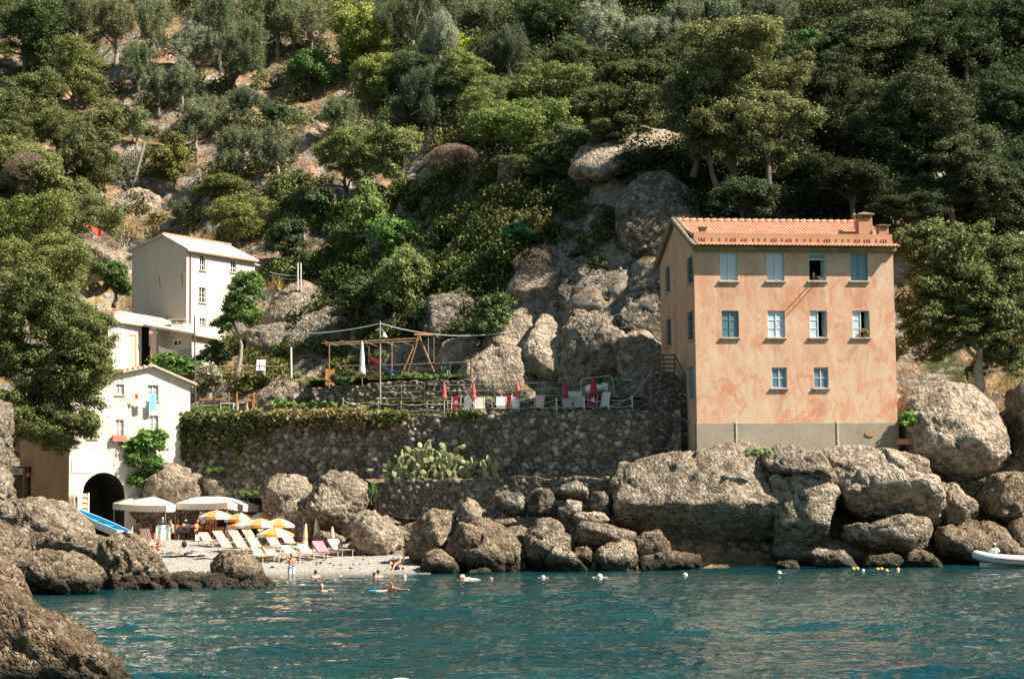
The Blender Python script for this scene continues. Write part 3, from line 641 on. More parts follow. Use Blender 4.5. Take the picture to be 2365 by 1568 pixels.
crock('shaded dome of rock above the cliff, next to the deep diagonal crack', [(1330, 560), (1340, 505), (1380, 478), (1420, 485), (1432, 530), (1400, 580), (1350, 590)], .6, 5, ROCK_GREY_SHADE, grow=1.04)
crock('largest shaded dome behind the orange house gable', [(1420, 520), (1432, 450), (1490, 405), (1570, 400), (1620, 460), (1620, 560), (1560, 640), (1480, 640), (1430, 580)], .4, 7, ROCK_GREY_SHADE, 6, grow=1.04)
crock('shaded smooth slab between the two domes', [(1240, 600), (1270, 560), (1330, 575), (1420, 590), (1440, 620), (1380, 640), (1280, 640)], .2, 4, ROCK_GREY_SHADE, grow=1.04)
crock('shaded boulder right under the largest dome beside the gable', [(1440, 740), (1480, 660), (1540, 660), (1560, 740), (1540, 850), (1470, 860)], .8, 5, ROCK_GREY_SHADE)
crock('brown sunlit block perched on the slope beneath the oaks', [(1155, 440), (1162, 390), (1190, 372), (1215, 400), (1218, 450), (1205, 485), (1170, 490)], .8, 3, ROCK_BROWN)
crock('pale pebbly slope of bare rock under the leaning oak', [(1350, 400), (1365, 350), (1420, 315), (1490, 300), (1560, 320), (1600, 345), (1560, 375), (1470, 390), (1400, 420)], .0, 6, ROCK_PALE, 6, .03, 1, 0., tilt=1.1)
crock('sunlit outcrop beside the white house, thin grass on top', [(632, 740), (640, 690), (680, 660), (730, 668), (745, 700), (720, 740), (690, 770), (650, 770)], .6, 4, ROCK, amp=.1, cuts=4)
crock('craggy outcrop below the thin grass outcrop, shaded base', [(585, 800), (600, 760), (650, 755), (700, 770), (720, 800), (680, 840), (610, 840)], .8, 4, ROCK, amp=.1, cuts=4)
crock('grey shaded crag in the middle of the cliff left of the lamp post', [(690, 790), (720, 740), (790, 720), (860, 740), (900, 800), (880, 850), (760, 860)], .3, 4, ROCK_GREY_SHADE, amp=.1, cuts=4)
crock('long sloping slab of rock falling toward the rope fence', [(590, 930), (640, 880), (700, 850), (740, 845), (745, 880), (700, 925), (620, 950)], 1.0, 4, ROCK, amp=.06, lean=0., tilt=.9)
crock('shaded cliff slab below the big bush', [(980, 760), (1000, 700), (1060, 690), (1090, 740), (1085, 820), (1020, 830)], .3, 4, ROCK_GREY_SHADE, amp=.08, cuts=4)
crock('pale pointed rock on the slope left of the perched block', [(980, 430), (990, 405), (1002, 402), (1012, 430), (1005, 450), (985, 450)], .4, 1.6, ROCK_PALE, 4)
crock('pale weathered rock face above the white house', [(245, 500), (265, 462), (310, 445), (350, 460), (362, 500), (320, 520), (260, 520)], .4, 4, ROCK_PALE, amp=.06)
crock('bare whitish rock slope between the oak and the white house', [(150, 600), (175, 545), (220, 550), (262, 590), (265, 620), (200, 640)], 7.5, 4, ROCK_PALE, amp=.05)
crock('grey rock among scrub in the middle of the slope', [(700, 300), (715, 275), (745, 290), (775, 315), (740, 325)], .3, 2.5, ROCK_PALE, 4, amp=.08)

def shore_stones():
    rng = np.random.default_rng(8); V0, F0_ = ico(2); Vs, Fs = [], []; n0 = 0
    for _ in range(520):
        u = rng.uniform()
        if u < .72: px = rng.uniform(940, 2400); p = np.array(atz(px, 1314 - (px - 940) * .008, 0)) + np.array([0, rng.uniform(.6, 5.5), 0]); p[2] = rng.uniform(-.1, .15) + max(0, (p[1] - 105) * .25)
        elif u < .86: q = beach(rng.uniform(560, 940), rng.uniform(1255, 1322)); p = np.array(q) + [0, 0, .0]
        else: p = np.array(atz(rng.uniform(230, 620), rng.uniform(1352, 1362), 0)) + [0, rng.uniform(0, 2.5), rng.uniform(-.1, .1)]
        r = rng.uniform(.12, .48) * (.3 if .72 <= u < .86 else 1)
        a = rng.normal(size=(3,)); V = V0 * (np.array([1.2, 1, .75]) * r * rng.uniform(.7, 1.3, 3))
        for _k in range(6):
            n = unit_(rng.normal(size=3)); o = r * rng.uniform(.35, .75); e = np.maximum(0, V @ n - o); V = V - np.outer(e, n)
        V = V + fbm((V + a * 9) / (r * .8), 3, 3)[:, None] * V * .22 + p
        Vs.append(V); Fs.append(F0_ + n0); n0 += len(V)
    o = link('shore_stones', npmesh('shore_stones', np.vstack(Vs), np.vstack(Fs)), ROCK_BROWN); tag(o, 'small loose stones along the waterline between the boulders', kind='stuff')
def unit_(a): return a / np.linalg.norm(a)
shore_stones()
# ------------------------------------------------------------ buildings
class Bld:
    def __init__(s, name, label, cat, O, rz):
        s.O = Vector(O); s.rz = rz; s.t = Vector((math.cos(rz), math.sin(rz), 0)); s.b = Vector((-math.sin(rz), math.cos(rz), 0))
        s.root = thing(name, label, cat, O, rz)
    def loc(s, p):
        d = Vector(p) - s.O; return Vector((d.dot(s.t), d.dot(s.b), d.z))
    def f(s, px, py, y=0.):            # pixel -> (u, z) on the plane at local depth y
        q = s.loc(plane_hit(px, py, s.O + s.b * y, s.b)); return q.x, q.z
    def s_(s, px, py, x=0.):           # pixel -> (depth, z) on the plane at local x
        q = s.loc(plane_hit(px, py, s.O + s.t * x, s.t)); return q.y, q.z
    def rect(s, px0, py0, px1, py1):
        c = (px0 + px1) / 2; r = (py0 + py1) / 2
        return (s.f(px0, r)[0], s.f(c, py1)[1], s.f(px1, r)[0], s.f(c, py0)[1])
    def srect(s, px0, py0, px1, py1):
        c = (px0 + px1) / 2; r = (py0 + py1) / 2
        a, b = s.s_(px0, r)[0], s.s_(px1, r)[0]
        return (min(a, b), s.s_(c, py1)[1], max(a, b), s.s_(c, py0)[1])

def wall_grid(m, u0, u1, z0, z1, holes, fn, deep, mi=0):
    """front faces with rectangular holes and their reveals; fn(u, z, d) gives the point at depth d behind the face"""
    us = sorted({u0, u1, *[h[0] for h in holes], *[h[2] for h in holes]}); zs = sorted({z0, z1, *[h[1] for h in holes], *[h[3] for h in holes]})
    us = [u for u in us if u0 - 1e-6 <= u <= u1 + 1e-6]; zs = [z for z in zs if z0 - 1e-6 <= z <= z1 + 1e-6]
    for a, b in zip(us, us[1:]):
        for c, d in zip(zs, zs[1:]):
            x, z = (a + b) / 2, (c + d) / 2
            if any(h[0] < x < h[2] and h[1] < z < h[3] for h in holes): continue
            m.poly([fn(a, c, 0), fn(b, c, 0), fn(b, d, 0), fn(a, d, 0)], mi)
    for a, c, b, d in holes:
        q = [(a, c), (b, c), (b, d), (a, d)]
        for i in range(4):
            p, r = q[i], q[(i + 1) % 4]
            m.poly([fn(*p, 0), fn(*r, 0), fn(*r, deep), fn(*p, deep)], mi)

def window(parent, rc, fn, kind='closed', rows=3, fm=None, pm=None, sill=.14, inset=.12, label=None, sm=None):
    """rc = (u0, z0, u1, z1); window frame > pane, sill"""
    a, c, b, d = rc; fm = fm or BLUEWHITE; m = MB(); w = .05
    def bar(u0, z0, u1, z1, d0=inset - .02, d1=inset + .04):
        p = [fn(u0, z0, d0), fn(u1, z0, d0), fn(u1, z1, d0), fn(u0, z1, d0)]; off = Vector(fn(u0, z0, d1)) - Vector(fn(u0, z0, d0)); m.prism(p, off)
    bar(a, c, a + w, d); bar(b - w, c, b, d); bar(a + w, d - w, b - w, d); bar(a + w, c, b - w, c + w)
    mid = (a + b) / 2; pan = MB()
    def pane(u0, u1): pan.poly([fn(u0, c + w, inset + .02), fn(u1, c + w, inset + .02), fn(u1, d - w, inset + .02), fn(u0, d - w, inset + .02)])
    if kind in ('closed', 'dark', 'half'):
        xs = [(a + w, mid - .025)] + ([(mid + .025, b - w)] if kind != 'half' else [])
        bar(mid - .025, c + w, mid + .025, d - w, inset - .025, inset + .038)
        for u0, u1 in xs:
            pane(u0, u1)
            for k in range(1, rows): 
                z = c + w + (d - c - 2 * w) * k / rows; bar(u0, z - .018, u1, z + .018, inset - .01, inset + .03)
        if kind == 'half':            # right casement swung inward
            p0, p1 = fn(b - .01, c + w, inset), fn(b - .14, c + w, inset + .45)
            m.prism([p0, p1, (p1[0], p1[1], fn(0, d - w, 0)[2]), (p0[0], p0[1], fn(0, d - w, 0)[2])], [q * .035 for q in (Vector(fn(b, c, 0)) - Vector(fn(a, c, 0))).normalized()])
    elif kind == 'open':
        z = d - (d - c) * .22; bar(a + w, z - .03, b - w, z + .03)
        p0, p1 = fn(b - .02, c + w, inset), fn(b - .16, c + w, inset + .42)
        m.prism([p0, p1, (p1[0], p1[1], z), (p0[0], p0[1], z)], [q * .035 for q in (Vector(fn(b, c, 0)) - Vector(fn(a, c, 0))).normalized()])
        pan.poly([fn(a + w, z, inset + .02), fn(b - w, z, inset + .02), fn(b - w, d - w, inset + .02), fn(a + w, d - w, inset + .02)])
    wo = m.build('window', fm, parent)
    if label: wo['label'] = label
    if pan.v: pan.build('pane', pm or CURTAIN, wo)
    if sill:
        s = MB(); p = [fn(a - .1, c - .07, -sill), fn(b + .1, c - .07, -sill), fn(b + .1, c + .0, -sill), fn(a - .1, c + .0, -sill)]
        s.prism(p, Vector(fn(a, c, inset - .025)) - Vector(fn(a, c, -sill))); s.build('sill', sm or SLAB, wo)
    return wo

def tiles(m, p0, ex, lx, es, ls, n, pitch=.22, rowh=.34, amp=.032, mi=0):
    """barrel tile sheet: p0 corner at the eave, ex along the eave, es up the slope, n the slope normal"""
    nx = int(lx / pitch) * 6; ny = max(1, round(ls / rowh)); p0, ex, es, n = map(Vector, (p0, ex, es, n)); vs = []; rows = []
    for j in range(ny):
        for e, lift in ((0, .03), (1, .0)):
            rows.append(((j + e) * ls / ny, lift))
    for s, lift in rows:
        for i in range(nx + 1):
            ph = i / 6 * 2 * math.pi
            vs.append(p0 + ex * (lx * i / nx) + es * s + n * (amp * (math.cos(ph) * .6 + abs(math.cos(ph / 2)) * .6) + lift))
    k = nx + 1
    m.add(vs, [(j * k + i, j * k + i + 1, (j + 1) * k + i + 1, (j + 1) * k + i) for j in range(len(rows) - 1) for i in range(nx)], mi)

# ---- the orange house
H = Bld('apartment_house', 'tall orange house with faded render and red tiled roof on the shore rock', 'house', at(1611, 1044, 110), R(8))
HW = H.f(2071, 900)[0]; HD = 9.0
hr = H.root; ff = lambda u, z, d: (u, d, z)
z_e = H.f(1840, 567)[1]; z_pl = H.f(1840, 977.5)[1]; z_co = H.f(1840, 580.5)[1]; z_pt = H.f(1840, 539.5)[1]; z_ridge = H.f(1790, 513.5, 4.5)[1]
fw = [  # px box, kind, glass, rows
 ((1663, 585, 1703.5, 649), 'closed', CURTAIN, 3), ((1770.8, 585, 1811, 649), 'closed', CURTAIN, 3), ((1868, 585, 1907.6, 649), 'open', CURTAIN2, 3), ((1964.7, 586, 2004, 649), 'dark', TEALP, 1),
 ((1666.8, 717.4, 1706.4, 779.5), 'dark', CURTAIN2, 3), ((1773, 717.4, 1813, 779.5), 'closed', CURTAIN, 3), ((1870, 717.4, 1910, 779.5), 'half', CURTAIN, 3), ((1969, 717.4, 2008.4, 779.5), 'half', CURTAIN, 3),
 ((1782.7, 848.4, 1817.7, 896), 'closed', CURTAIN2, 2), ((1879.4, 848.4, 1913.5, 896), 'closed', CURTAIN2, 2)]
holes = [H.rect(*w[0]) for w in fw]
ORANGE = m_render('weathered salmon render', (.51, .235, .138), (.58, .33, .215), (.65, .51, .38), (.60, .45, .32), .9, .015, (9.2, (.43, .37, .29), (.56, .44, .31), [((h[0] + h[2]) / 2, h[1] - .07, (h[2] - h[0]) / 2 + .25) for h in holes]))
m = MB(); wall_grid(m, 0, HW, z_pl, z_e + .02, holes, ff, .45)
# side wall in shade
sw = [(1587.3, 593.5, 1600, 656.5), (1537, 616, 1547.5, 675.5), (1588, 720, 1601, 785), (1539, 737, 1550, 799)]
sh = [H.srect(*q) for q in sw]; dr = H.srect(1590, 848, 1603, 922)
sf = lambda y, z, d: (d, y, z)
z_re = H.s_(1530, 610)[1]
wall_grid(m, 0, HD, -1.5, z_e + .02, sh + [dr], sf, .4)
zv = z_ridge - .12
m.poly([(0, 0, z_e + .02), (0, .2, z_pt), (0, 4.5, zv), (0, HD, z_e + .02)])
m.poly([(HW, 0, -1), (HW, HD, -1), (HW, HD, z_e), (HW, 4.5, zv), (HW, .2, z_pt), (HW, 0, z_e)])
m.poly([(0, HD, -1), (0, HD, z_e), (HW, HD, z_e), (HW, HD, -1)])
m.build('wall', ORANGE, hr)
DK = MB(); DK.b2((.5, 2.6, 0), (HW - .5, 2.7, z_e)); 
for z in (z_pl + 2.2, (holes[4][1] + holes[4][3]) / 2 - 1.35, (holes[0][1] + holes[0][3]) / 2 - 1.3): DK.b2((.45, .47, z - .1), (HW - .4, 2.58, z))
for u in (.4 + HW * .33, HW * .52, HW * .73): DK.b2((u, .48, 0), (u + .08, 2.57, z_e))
DK.build('shade_inner_wall', DARK, hr)  # inner walls and floors coloured near-black to stand in for room shade
p = MB(); wall_grid(p, -.03, HW + .03, -1.6, z_pl, [], lambda u, z, d: (u, d - .04, z), .1)
p.poly([(-.03, -.04, z_pl), (HW + .03, -.04, z_pl), (HW + .03, .1, z_pl), (-.03, .1, z_pl)])
p.poly([(-.03, -.04, -1.6), (-.03, .5, -1.6), (-.03, .5, z_pl), (-.03, -.04, z_pl)]); p.poly([(HW + .03, -.04, -1.6), (HW + .03, 6, -1.6), (HW + .03, 6, z_pl), (HW + .03, -.04, z_pl)])
p.build('plinth', PLINTH, hr)
for (bx, k, gm, rows), rc in zip(fw, holes):
    window(hr, rc, ff, k, rows, BLUEWHITE if k != 'dark' else TEALP, gm)
for rc in sh: window(hr, rc, sf, 'dark', 3, TEALP, GLASS_DARK, .1)
d_ = MB(); a, c, b, d = dr; d_.b2((.12, a, c), (.18, b, d)); [d_.b2((.09, a + .08, c + .15 + k * (d - c) / 3), (.119, b - .08, c + (k + 1) * (d - c) / 3 - .05)) for k in range(3)]
do = d_.build('door', m_plain('faded blue door paint', (.12, .26, .34), .6, .2, 4), hr); MB().box((.06, b - .12, c + 1.), (.05, .03, .12)).build('handle', METAL, do)
c_ = MB(); c_.b2((-.12, -.3, z_co + .02), (HW + .12, .02, z_e - .12)); c_.b2((-.06, -.18, z_co - .06), (HW + .06, .018, z_co + .019)); c_.build('cornice', CORNICE, hr)
rf = MB()
es = Vector((0, .62, .22)).normalized()
tiles(rf, (-.2, -.75, z_e - .12), (1, 0, 0), HW + .4, es, .82, es.cross(Vector((-1, 0, 0))))
sl = Vector((0, 4.5 - .25, z_ridge - (z_pt - .45))); ls = sl.length; sl.normalize()
tiles(rf, (-.12, .25, z_pt - .45), (1, 0, 0), HW + .24, sl, ls, sl.cross(Vector((-1, 0, 0))))
s2 = Vector((0, 4.5 - HD - .5, z_ridge - (z_e - .15))); l2 = s2.length; s2.normalize()
tiles(rf, (HW + .12, HD + .5, z_e - .15), (-1, 0, 0), HW + .24, s2, l2, s2.cross(Vector((1, 0, 0))))
for k in range(int(HW / .42)): rf.tube([(k * .42 - .1, 4.5, z_ridge + .04), (k * .42 + .36, 4.5, z_ridge + .07)], [.11, .14], 8)
ro = rf.build('roof', TILE, hr, True)
# old barge tiles on the gable
bt = MB()
for y0, z0, y1, z1 in ((-.55, z_e - .05, 4.5, z_ridge + .1), (HD + .5, z_e - .1, 4.5, z_ridge + .1)):
    n = 16
    for k in range(n):
        a, b = k / n, (k + 1.15) / n; L = lambda t: (y0 + (y1 - y0) * t, z0 + (z1 - z0) * t)
        bt.tube([(-.2, *L(a)), (-.2, *L(b))], [.17, .13], 8); bt.tube([(.08, *L(a)), (.08, *L(b))], [.16, .12], 8)
bt.build('barge_tile_edging', OLDTILE, ro, True)
pp = MB(); pp.b2((.02, .02, z_e + .1), (HW - .02, .27, z_pt))
po = pp.build('parapet', PARAPET, hr)
rng = random.Random(5); hm = MB(); x = .35
while x < HW - .3:
    w = rng.choice([.1, .1, .35, .3]); hm.b2((x, .005, z_e + .2), (x + w, .019, z_e + .38), 0)
    if w > .2:
        for q in (.0, .5, 1): hm.b2((x + (w - .05) * q, -.04, z_e + .19), (x + (w - .05) * q + .05, .004, z_e + .40), 1)
    x += w + rng.uniform(.22, .36)
hm.build('drain_holes', [WOOD_DARK, PARAPET], po)
def chimney(px0, px1, pyb, pyt, y, capw):
    u0, z0 = H.f(px0, pyb, y); u1, z1 = H.f(px1, pyt, y); w = u1 - u0; h = z1 - z0; c = (u0 + u1) / 2
    m = MB(); m.b2((u0, y, z0 - .6), (u1, y + w * .8, z0 + h * .66)); o = m.build('chimney', PARAPET, ro)
    k = MB(); zb = z0 + h * .66; yc = y + w * .4; g = w * .5 + capw
    for sx in (-1, 1):
        for sy in (-1, 1): k.box((c + sx * w * .38, yc + sy * w * .28, zb + h * .08), (w * .22, w * .2, h * .16))
    q = zb + h * .16
    k.add([(c - g, yc - g, q), (c + g, yc - g, q), (c + g, yc + g, q), (c - g, yc + g, q), (c - g, yc - g, q + .06), (c + g, yc - g, q + .06), (c + g, yc + g, q + .06), (c - g, yc + g, q + .06), (c, yc, z1)],
          [(3, 2, 1, 0), (0, 1, 5, 4), (1, 2, 6, 5), (2, 3, 7, 6), (3, 0, 4, 7), (4, 5, 8), (5, 6, 8), (6, 7, 8), (7, 4, 8)])
    k.build('chimney_cap', OLDTILE, o)
chimney(1984, 2014, 536, 488, 1.2, .1); chimney(2030, 2052, 541, 518, .9, .08); chimney(1617, 1632, 540, 523, .8, .06)
u, z = H.f(1973, 499, 2.2); fb = MB(); fb.ell((u, 2.2, z), .13); fb.tube([(u, 2.2, z - .8), (u, 2.2, z - .1)], .03); fb.build('finial', PARAPET, ro)
for px in (1701, 1935):
    u, za = H.f(px, 1038); _, zb = H.f(px, 968); pm = MB(); pm.tube([(u, -.09, za - .3), (u, -.09, zb)], .025)
    pm.box((u, -.06, za + .4), (.1, .08, .06)); pm.box((u, -.06, za + .9), (.1, .08, .06)); pm.build('pipe', STEEL_PALE, hr)
u, z = H.f(2009, 1001); vm = MB(); vm.lathe([(.3, 0), (.3, .05)], n=16); vo = vm.build('vent_niche', m_plain('broken brick', (.34, .20, .12), .95, .3, 8), hr); vo.location = (u, -.05, z); vo.rotation_euler = (R(90), 0, 0); vo.scale = (1, .6, 1)
# clothes brackets under the open window
u, z = H.f(1880, 647); lm = MB()
lm.tube([(u, 0, z), (u - .08, -.85, z + .12)], .028); lm.tube([(u + .28, 0, z), (u + .2, -1.25, z + .16)], .022); lm.build('clothes_bracket', METAL_DARK, hr)
u, z = H.f(1990, 781); lm = MB(); lm.tube([(u, -.02, z), (u, -.4, z + .03)], .015); lm.tube([(u + .15, -.02, z), (u + .15, -.5, z + .03)], .015); lm.build('clothes_bracket', METAL_DARK, hr)

# ---- stair and landing on the shaded side
S = Bld('stone_stair', 'shaded stone stair with dark wooden rail climbing the orange house side', 'stair', at(1606, 1040, 112.4), R(8))
m = MB(); q = [(-2.25, 1.2), (-2.25, 5.0), (-1.6, 5.0)]
n = 9
zt = S.f(1530, 858)[1]; zb = S.f(1590, 935)[1]
prof = [(-2.4, -2.), (-2.4, zt), (-1.1, zt)]
for k in range(n): prof += [(-1.1 + k * .12, zt - (k + 1) * (zt - zb) / n), (-1.1 + (k + 1) * .12, zt - (k + 1) * (zt - zb) / n)]
prof += [(-.02, -2.)]
m.prism([(x, .0, z) for x, z in prof], (0, 2.6, 0)); m.build('step', STONE_SMALL, S.root)
rl = MB()
for x in (-2.35, -1.75, -1.12): rl.box((x, .05, zt + .5), (.07, .07, 1.))
for k in range(4): rl.box((-1.73, .0, zt + .2 + k * .25), (1.3, .04, .1))
rl.tube([(-1.1, .05, zt + .95), (-.15, .05, zb + .95)], .035); rl.tube([(-1.1, .05, zt + .5), (-.15, .05, zb + .5)], .025); rl.box((-.15, .05, zb + .5), (.06, .06, 1.))
rl.build('railing', WOOD_DARK, S.root)

# ---- planter beside the house
P_ = Bld('wooden_planter', 'rusty wooden planter box full of green leaves beside the orange house plinth', 'planter', at(2079, 1028, 110.6), R(8))
wd = P_.f(2117, 1000)[0]; zt = P_.f(2098, 985)[1]
m = MB(); m.b2((0, 0, .05), (wd, .7, zt * .35)); m.build('box', m_plain('rusty boards', (.42, .19, .11), .9, .3, 5), P_.root)
m = MB(); m.b2((wd + .002, -.05, -.8), (wd + .1, .05, zt + .35)); m.b2((wd + .002, .65, -.8), (wd + .1, .75, zt + .3)); m.build('post', WOOD_DARK, P_.root)
PLANTER = P_; PLANTER_TOP = (wd, zt)

# ---- upper white house
U = Bld('tall_white_house', 'tall white house on the slope with plain gable coloured as in shade and small windows', 'house', at(430, 800, 140), R(57))
UL = U.f(588, 690)[0]; UD = U.s_(304.5, 650)[0]; ur = U.root
ze = U.f(430, 577)[1]; zr = U.s_(378.5, 546)[1]; yr = U.s_(378.5, 546)[0]; zl = U.s_(304.5, 580)[1]
uw = [(461, 589, 474, 624.5), (532.5, 601, 546, 629), (460, 664, 475, 699), (461, 735, 475, 757)]
uh = [U.rect(*q) for q in uw]
m = MB(); wall_grid(m, 0, UL, -4, ze, uh, ff, .3)
g = MB(); g.poly([(0, 0, -4), (0, UD, -4), (0, UD, zl), (0, yr, zr), (0, 0, ze)])
m.poly([(UL, 0, -4), (UL, 0, ze), (UL, yr, zr), (UL, UD, zl), (UL, UD, -4)]); m.poly([(0, UD, -4), (0, UD, zl), (UL, UD, zl), (UL, UD, -4)])
m.build('wall', WHITEW, ur); g.build('gable', SHADEW, ur)
dk = MB(); dk.b2((.3, .9, -3), (UL - .3, 1.0, ze - .2)); dk.build('shade_inner_wall', DARK, ur)  # near-black panel stands in for the shade behind the windows
for rc in uh: window(ur, rc, ff, 'closed', 3, WHITE, GLASS_DARK, .1)
rf = MB(); k = .12
rf.prism([(-.25, -.35, ze - .1), (UL + .1, -.35, ze - .1), (UL - .4, yr, zr + .05), (-.25, yr, zr + .05)], (0, 0, k))
rf.prism([(-.25, yr, zr + .05), (UL - .4, yr, zr + .05), (UL + .1, UD + .3, zl - .08), (-.25, UD + .3, zl - .08)], (0, 0, k))
rf.build('roof', SLAB, ur)
tr = MB()
for i in range(18): tr.tube([(-.2 + i * UL / 18, yr, zr + k + .06), (-.2 + (i + 1.05) * UL / 18, yr, zr + k + .08)], .09, 7)
tr.build('ridge_tiles', TILE, ur)
pm = MB(); u, _ = U.f(438.5, 650); pm.tube([(u, -.07, -3), (u, -.07, ze - .15)], .05); pm.tube([(-.05, -.3, ze - .12), (UL, -.3, ze - .14)], .06); pm.build('drainpipe', m_plain('brown drainpipe', (.22, .13, .09), .6, .15, 4), ur)
cr = MB()
for px, py in ((368, 655), (419.5, 650)):
    y, z = U.s_(px, py); cr.add([(-.012, y - .02, z + .55), (-.012, y + .03, z + .5), (-.012, y - .1, z - .45), (-.012, y - .13, z - .4)], [(0, 1, 2, 3)])
cr.build('crack', DARK, ur)
x0, x1 = UL + .003, U.f(623, 690)[0]; za = U.f(605, 612)[1]
m = MB(); m.b2((x0, .5, -4), (x1, UD - .5, za)); an = m.build('side_wing', WHITEW, ur)
m = MB(); m.prism([(x0, .2, za + .02), (x1 + .2, .2, za - .25), (x1 + .2, UD - .3, za - .25), (x0, UD - .3, za + .5)], (0, 0, .12)); m.build('side_roof', SLAB, an)

# ---- low annex with slab roof below it
A = Bld('low_annex', 'low white annex with slab roof and square chimney in front of the tall white house', 'house', at(443, 838, 136), 0)
L = A.loc
def col(px, Y, pyt, pyb=865): return L(at(px, pyt, Y)), L(at(px, pyb, Y))
def wallp(m, a, b, mi=0): m.poly([a[1], b[1], b[0], a[0]], mi)
m = MB()
c0, c1 = col(250, 133.6, 739), col(327, 137, 751); wallp(m, c0, c1); m.build('wall', WHITEW, A.root); m = MB()
c4, c5 = col(443, 136, 772), col(508, 139.5, 785); wallp(m, c4, c5)
m.build('wall', WHITEW, A.root)
m = MB(); c2, c3 = col(346, 138.4, 758), col(442.9, 136.01, 771.5); wallp(m, c2, c3)
w2 = m.build('shaded_wall', SHADEW, A.root)
m = MB(); c6, c7 = col(327, 138.6, 751), col(349, 139, 755); wallp(m, c6, c7); m.build('porch_shade', DARK, A.root)  # near-black sheet paints the shade inside the porch
t_ = (Vector(c3[0]) - Vector(c2[0])); t_.z = 0; t_.normalize(); nb = Vector((-t_.y, t_.x, 0)); o_ = Vector(c2[0])
def afn(u, z, d):
    q = o_ + t_ * u + nb * d; return (q.x, q.y, z)
def apx(px, py):
    q = L(plane_hit(px, py, A.O + o_, nb)); return (q - o_).dot(t_), q.z
a, b = apx(402, 800), apx(422, 784); window(A.root, (a[0], a[1], b[0], b[1]), lambda u, z, d: afn(u, z, d - .16), 'dark', 1, WHITE, GLASS_DARK, 0)
t2 = (Vector(c1[0]) - Vector(c0[0])); t2.z = 0; t2.normalize(); n2 = Vector((-t2.y, t2.x, 0))
def bfn(px, py, d):
    q = L(plane_hit(px, py, A.O + Vector(c0[0]), n2)) + n2 * d; return q
m = MB(); m.prism([bfn(301, 860, -.03), bfn(312, 860, -.03), bfn(312, 776, -.03), bfn(301, 776, -.03)], n2 * .02); do = m.build('door', m_plain('pale wooden door', (.62, .42, .30), .7, .2, 4), A.root)
m = MB(); m.prism([bfn(299, 776, -.05), bfn(314, 776, -.05), bfn(314, 773, -.05), bfn(299, 773, -.05)], n2 * .04); m.prism([bfn(312.2, 860, -.05), bfn(314, 860, -.05), bfn(314, 776, -.05), bfn(312.2, 776, -.05)], n2 * .04); m.build('door_frame', m_plain('reddish door frame', (.40, .16, .11), .7, .2, 4), do)
m = MB(); p = L(at(356, 800, 136.6)); ptop = L(at(356, 757, 136.6)); m.b2((p.x - .2, p.y - .2, p.z - 2.), (p.x + .2, p.y + .2, ptop.z)); m.b2((p.x - .3, p.y - .3, ptop.z - .45), (p.x + .3, p.y + .3, ptop.z - .25)); m.build('porch_pillar', m_plain('pinkish pillar render', (.60, .42, .34), .9, .15, 4), A.root)
def drape(px0, px1, py0, py1, Y):
    m = MB(); a = L(at(px0, py0, Y)); b = L(at(px1, py1, Y))
    def fn(u, v): return (a.x + (b.x - a.x) * u, a.y + .07 * math.sin(u * 16 + v), a.z + (b.z - a.z) * v)
    return m.sheet(fn, 24, 6)
drape(344, 350, 758, 800, 136.9).build('porch_curtain', WHITE, A.root)
drape(350.5, 352.5, 757, 801, 136.8).build('porch_curtain', F_RED, A.root)
rf = MB()
e0, e1, e2 = L(at(246, 741, 133.)), L(at(330, 753, 136.5)), L(at(446, 774, 135.4)); r0, r1 = L(at(275, 722, 138.5)), L(at(392, 742, 141))
r2 = L(at(470, 758, 140.5)); e3 = L(at(512, 786, 139.))
for q in ([e0, e1, (r0 + r1) / 2, r0], [e1, e2, r1, (r0 + r1) / 2], [e2, e3, r2, r1]): rf.prism(q, (0, 0, .14))
ro2 = rf.build('roof', SLAB, A.root)
m = MB(); p = L(at(412, 757, 137.5)); m.b2((p.x - .45, p.y - .4, p.z - .6), (p.x + .45, p.y + .4, p.z + .35)); ch = m.build('chimney', WHITEW, ro2)
m = MB()
for sx in (-1, 1): m.box((p.x + sx * .35, p.y, p.z + .43), (.2, .6, .16))
m.b2((p.x - .62, p.y - .5, p.z + .51), (p.x + .62, p.y + .5, p.z + .59)); m.build('chimney_slab', SLAB, ch)

# ---- lower white house with the boat arch
B = Bld('beach_house', 'white gabled house above the beach with dark boat arch and washing on its line', 'house', at(160, 1190, 122), R(32))
br = B.root; BW = B.f(439, 950)[0]; BD = B.s_(45, 1100)[0]
up, zp = B.f(350, 848); zr_ = B.f(439, 884)[1]; zl_ = B.f(160, 884)[1]
bw = [(341, 881, 366, 926), (268, 880, 287, 912), (345, 959.5, 366, 992), (267, 969, 286, 1010), (204, 990, 224, 1013)]
bh = [B.rect(*q) for q in bw]
ua, ub = B.f(190, 1135)[0], B.f(288, 1135)[0]; zat = B.f(240, 1091)[1]; zlow = -1.2; zmid = zat + .25
m = MB(); wall_grid(m, 0, BW, zmid, min(zr_, zl_), bh, ff, .3)
zt = min(zr_, zl_)
m.poly([(0, 0, zt), (BW, 0, zt), (BW, 0, zr_), (up, 0, zp), (0, 0, zl_)])
m.poly([(0, 0, zlow), (ua, 0, zlow), (ua, 0, zmid), (0, 0, zmid)]); m.poly([(ub, 0, zlow), (BW, 0, zlow), (BW, 0, zmid), (ub, 0, zmid)])
na = 24; rad = (ub - ua) / 2; arch = lambda k: (ua + (ub - ua) * k / na, zat - rad + math.sqrt(max(0, rad ** 2 - (ua + (ub - ua) * k / na - ua - rad) ** 2)) * 1.0)
pts = [(ua, zlow)] + [arch(k) for k in range(na + 1)] + [(ub, zlow)]
for (a, b), (c, d) in zip(pts[1:-1], pts[2:-1]): m.poly([(a, 0, b), (c, 0, d), (c, 0, zmid), (a, 0, zmid)])
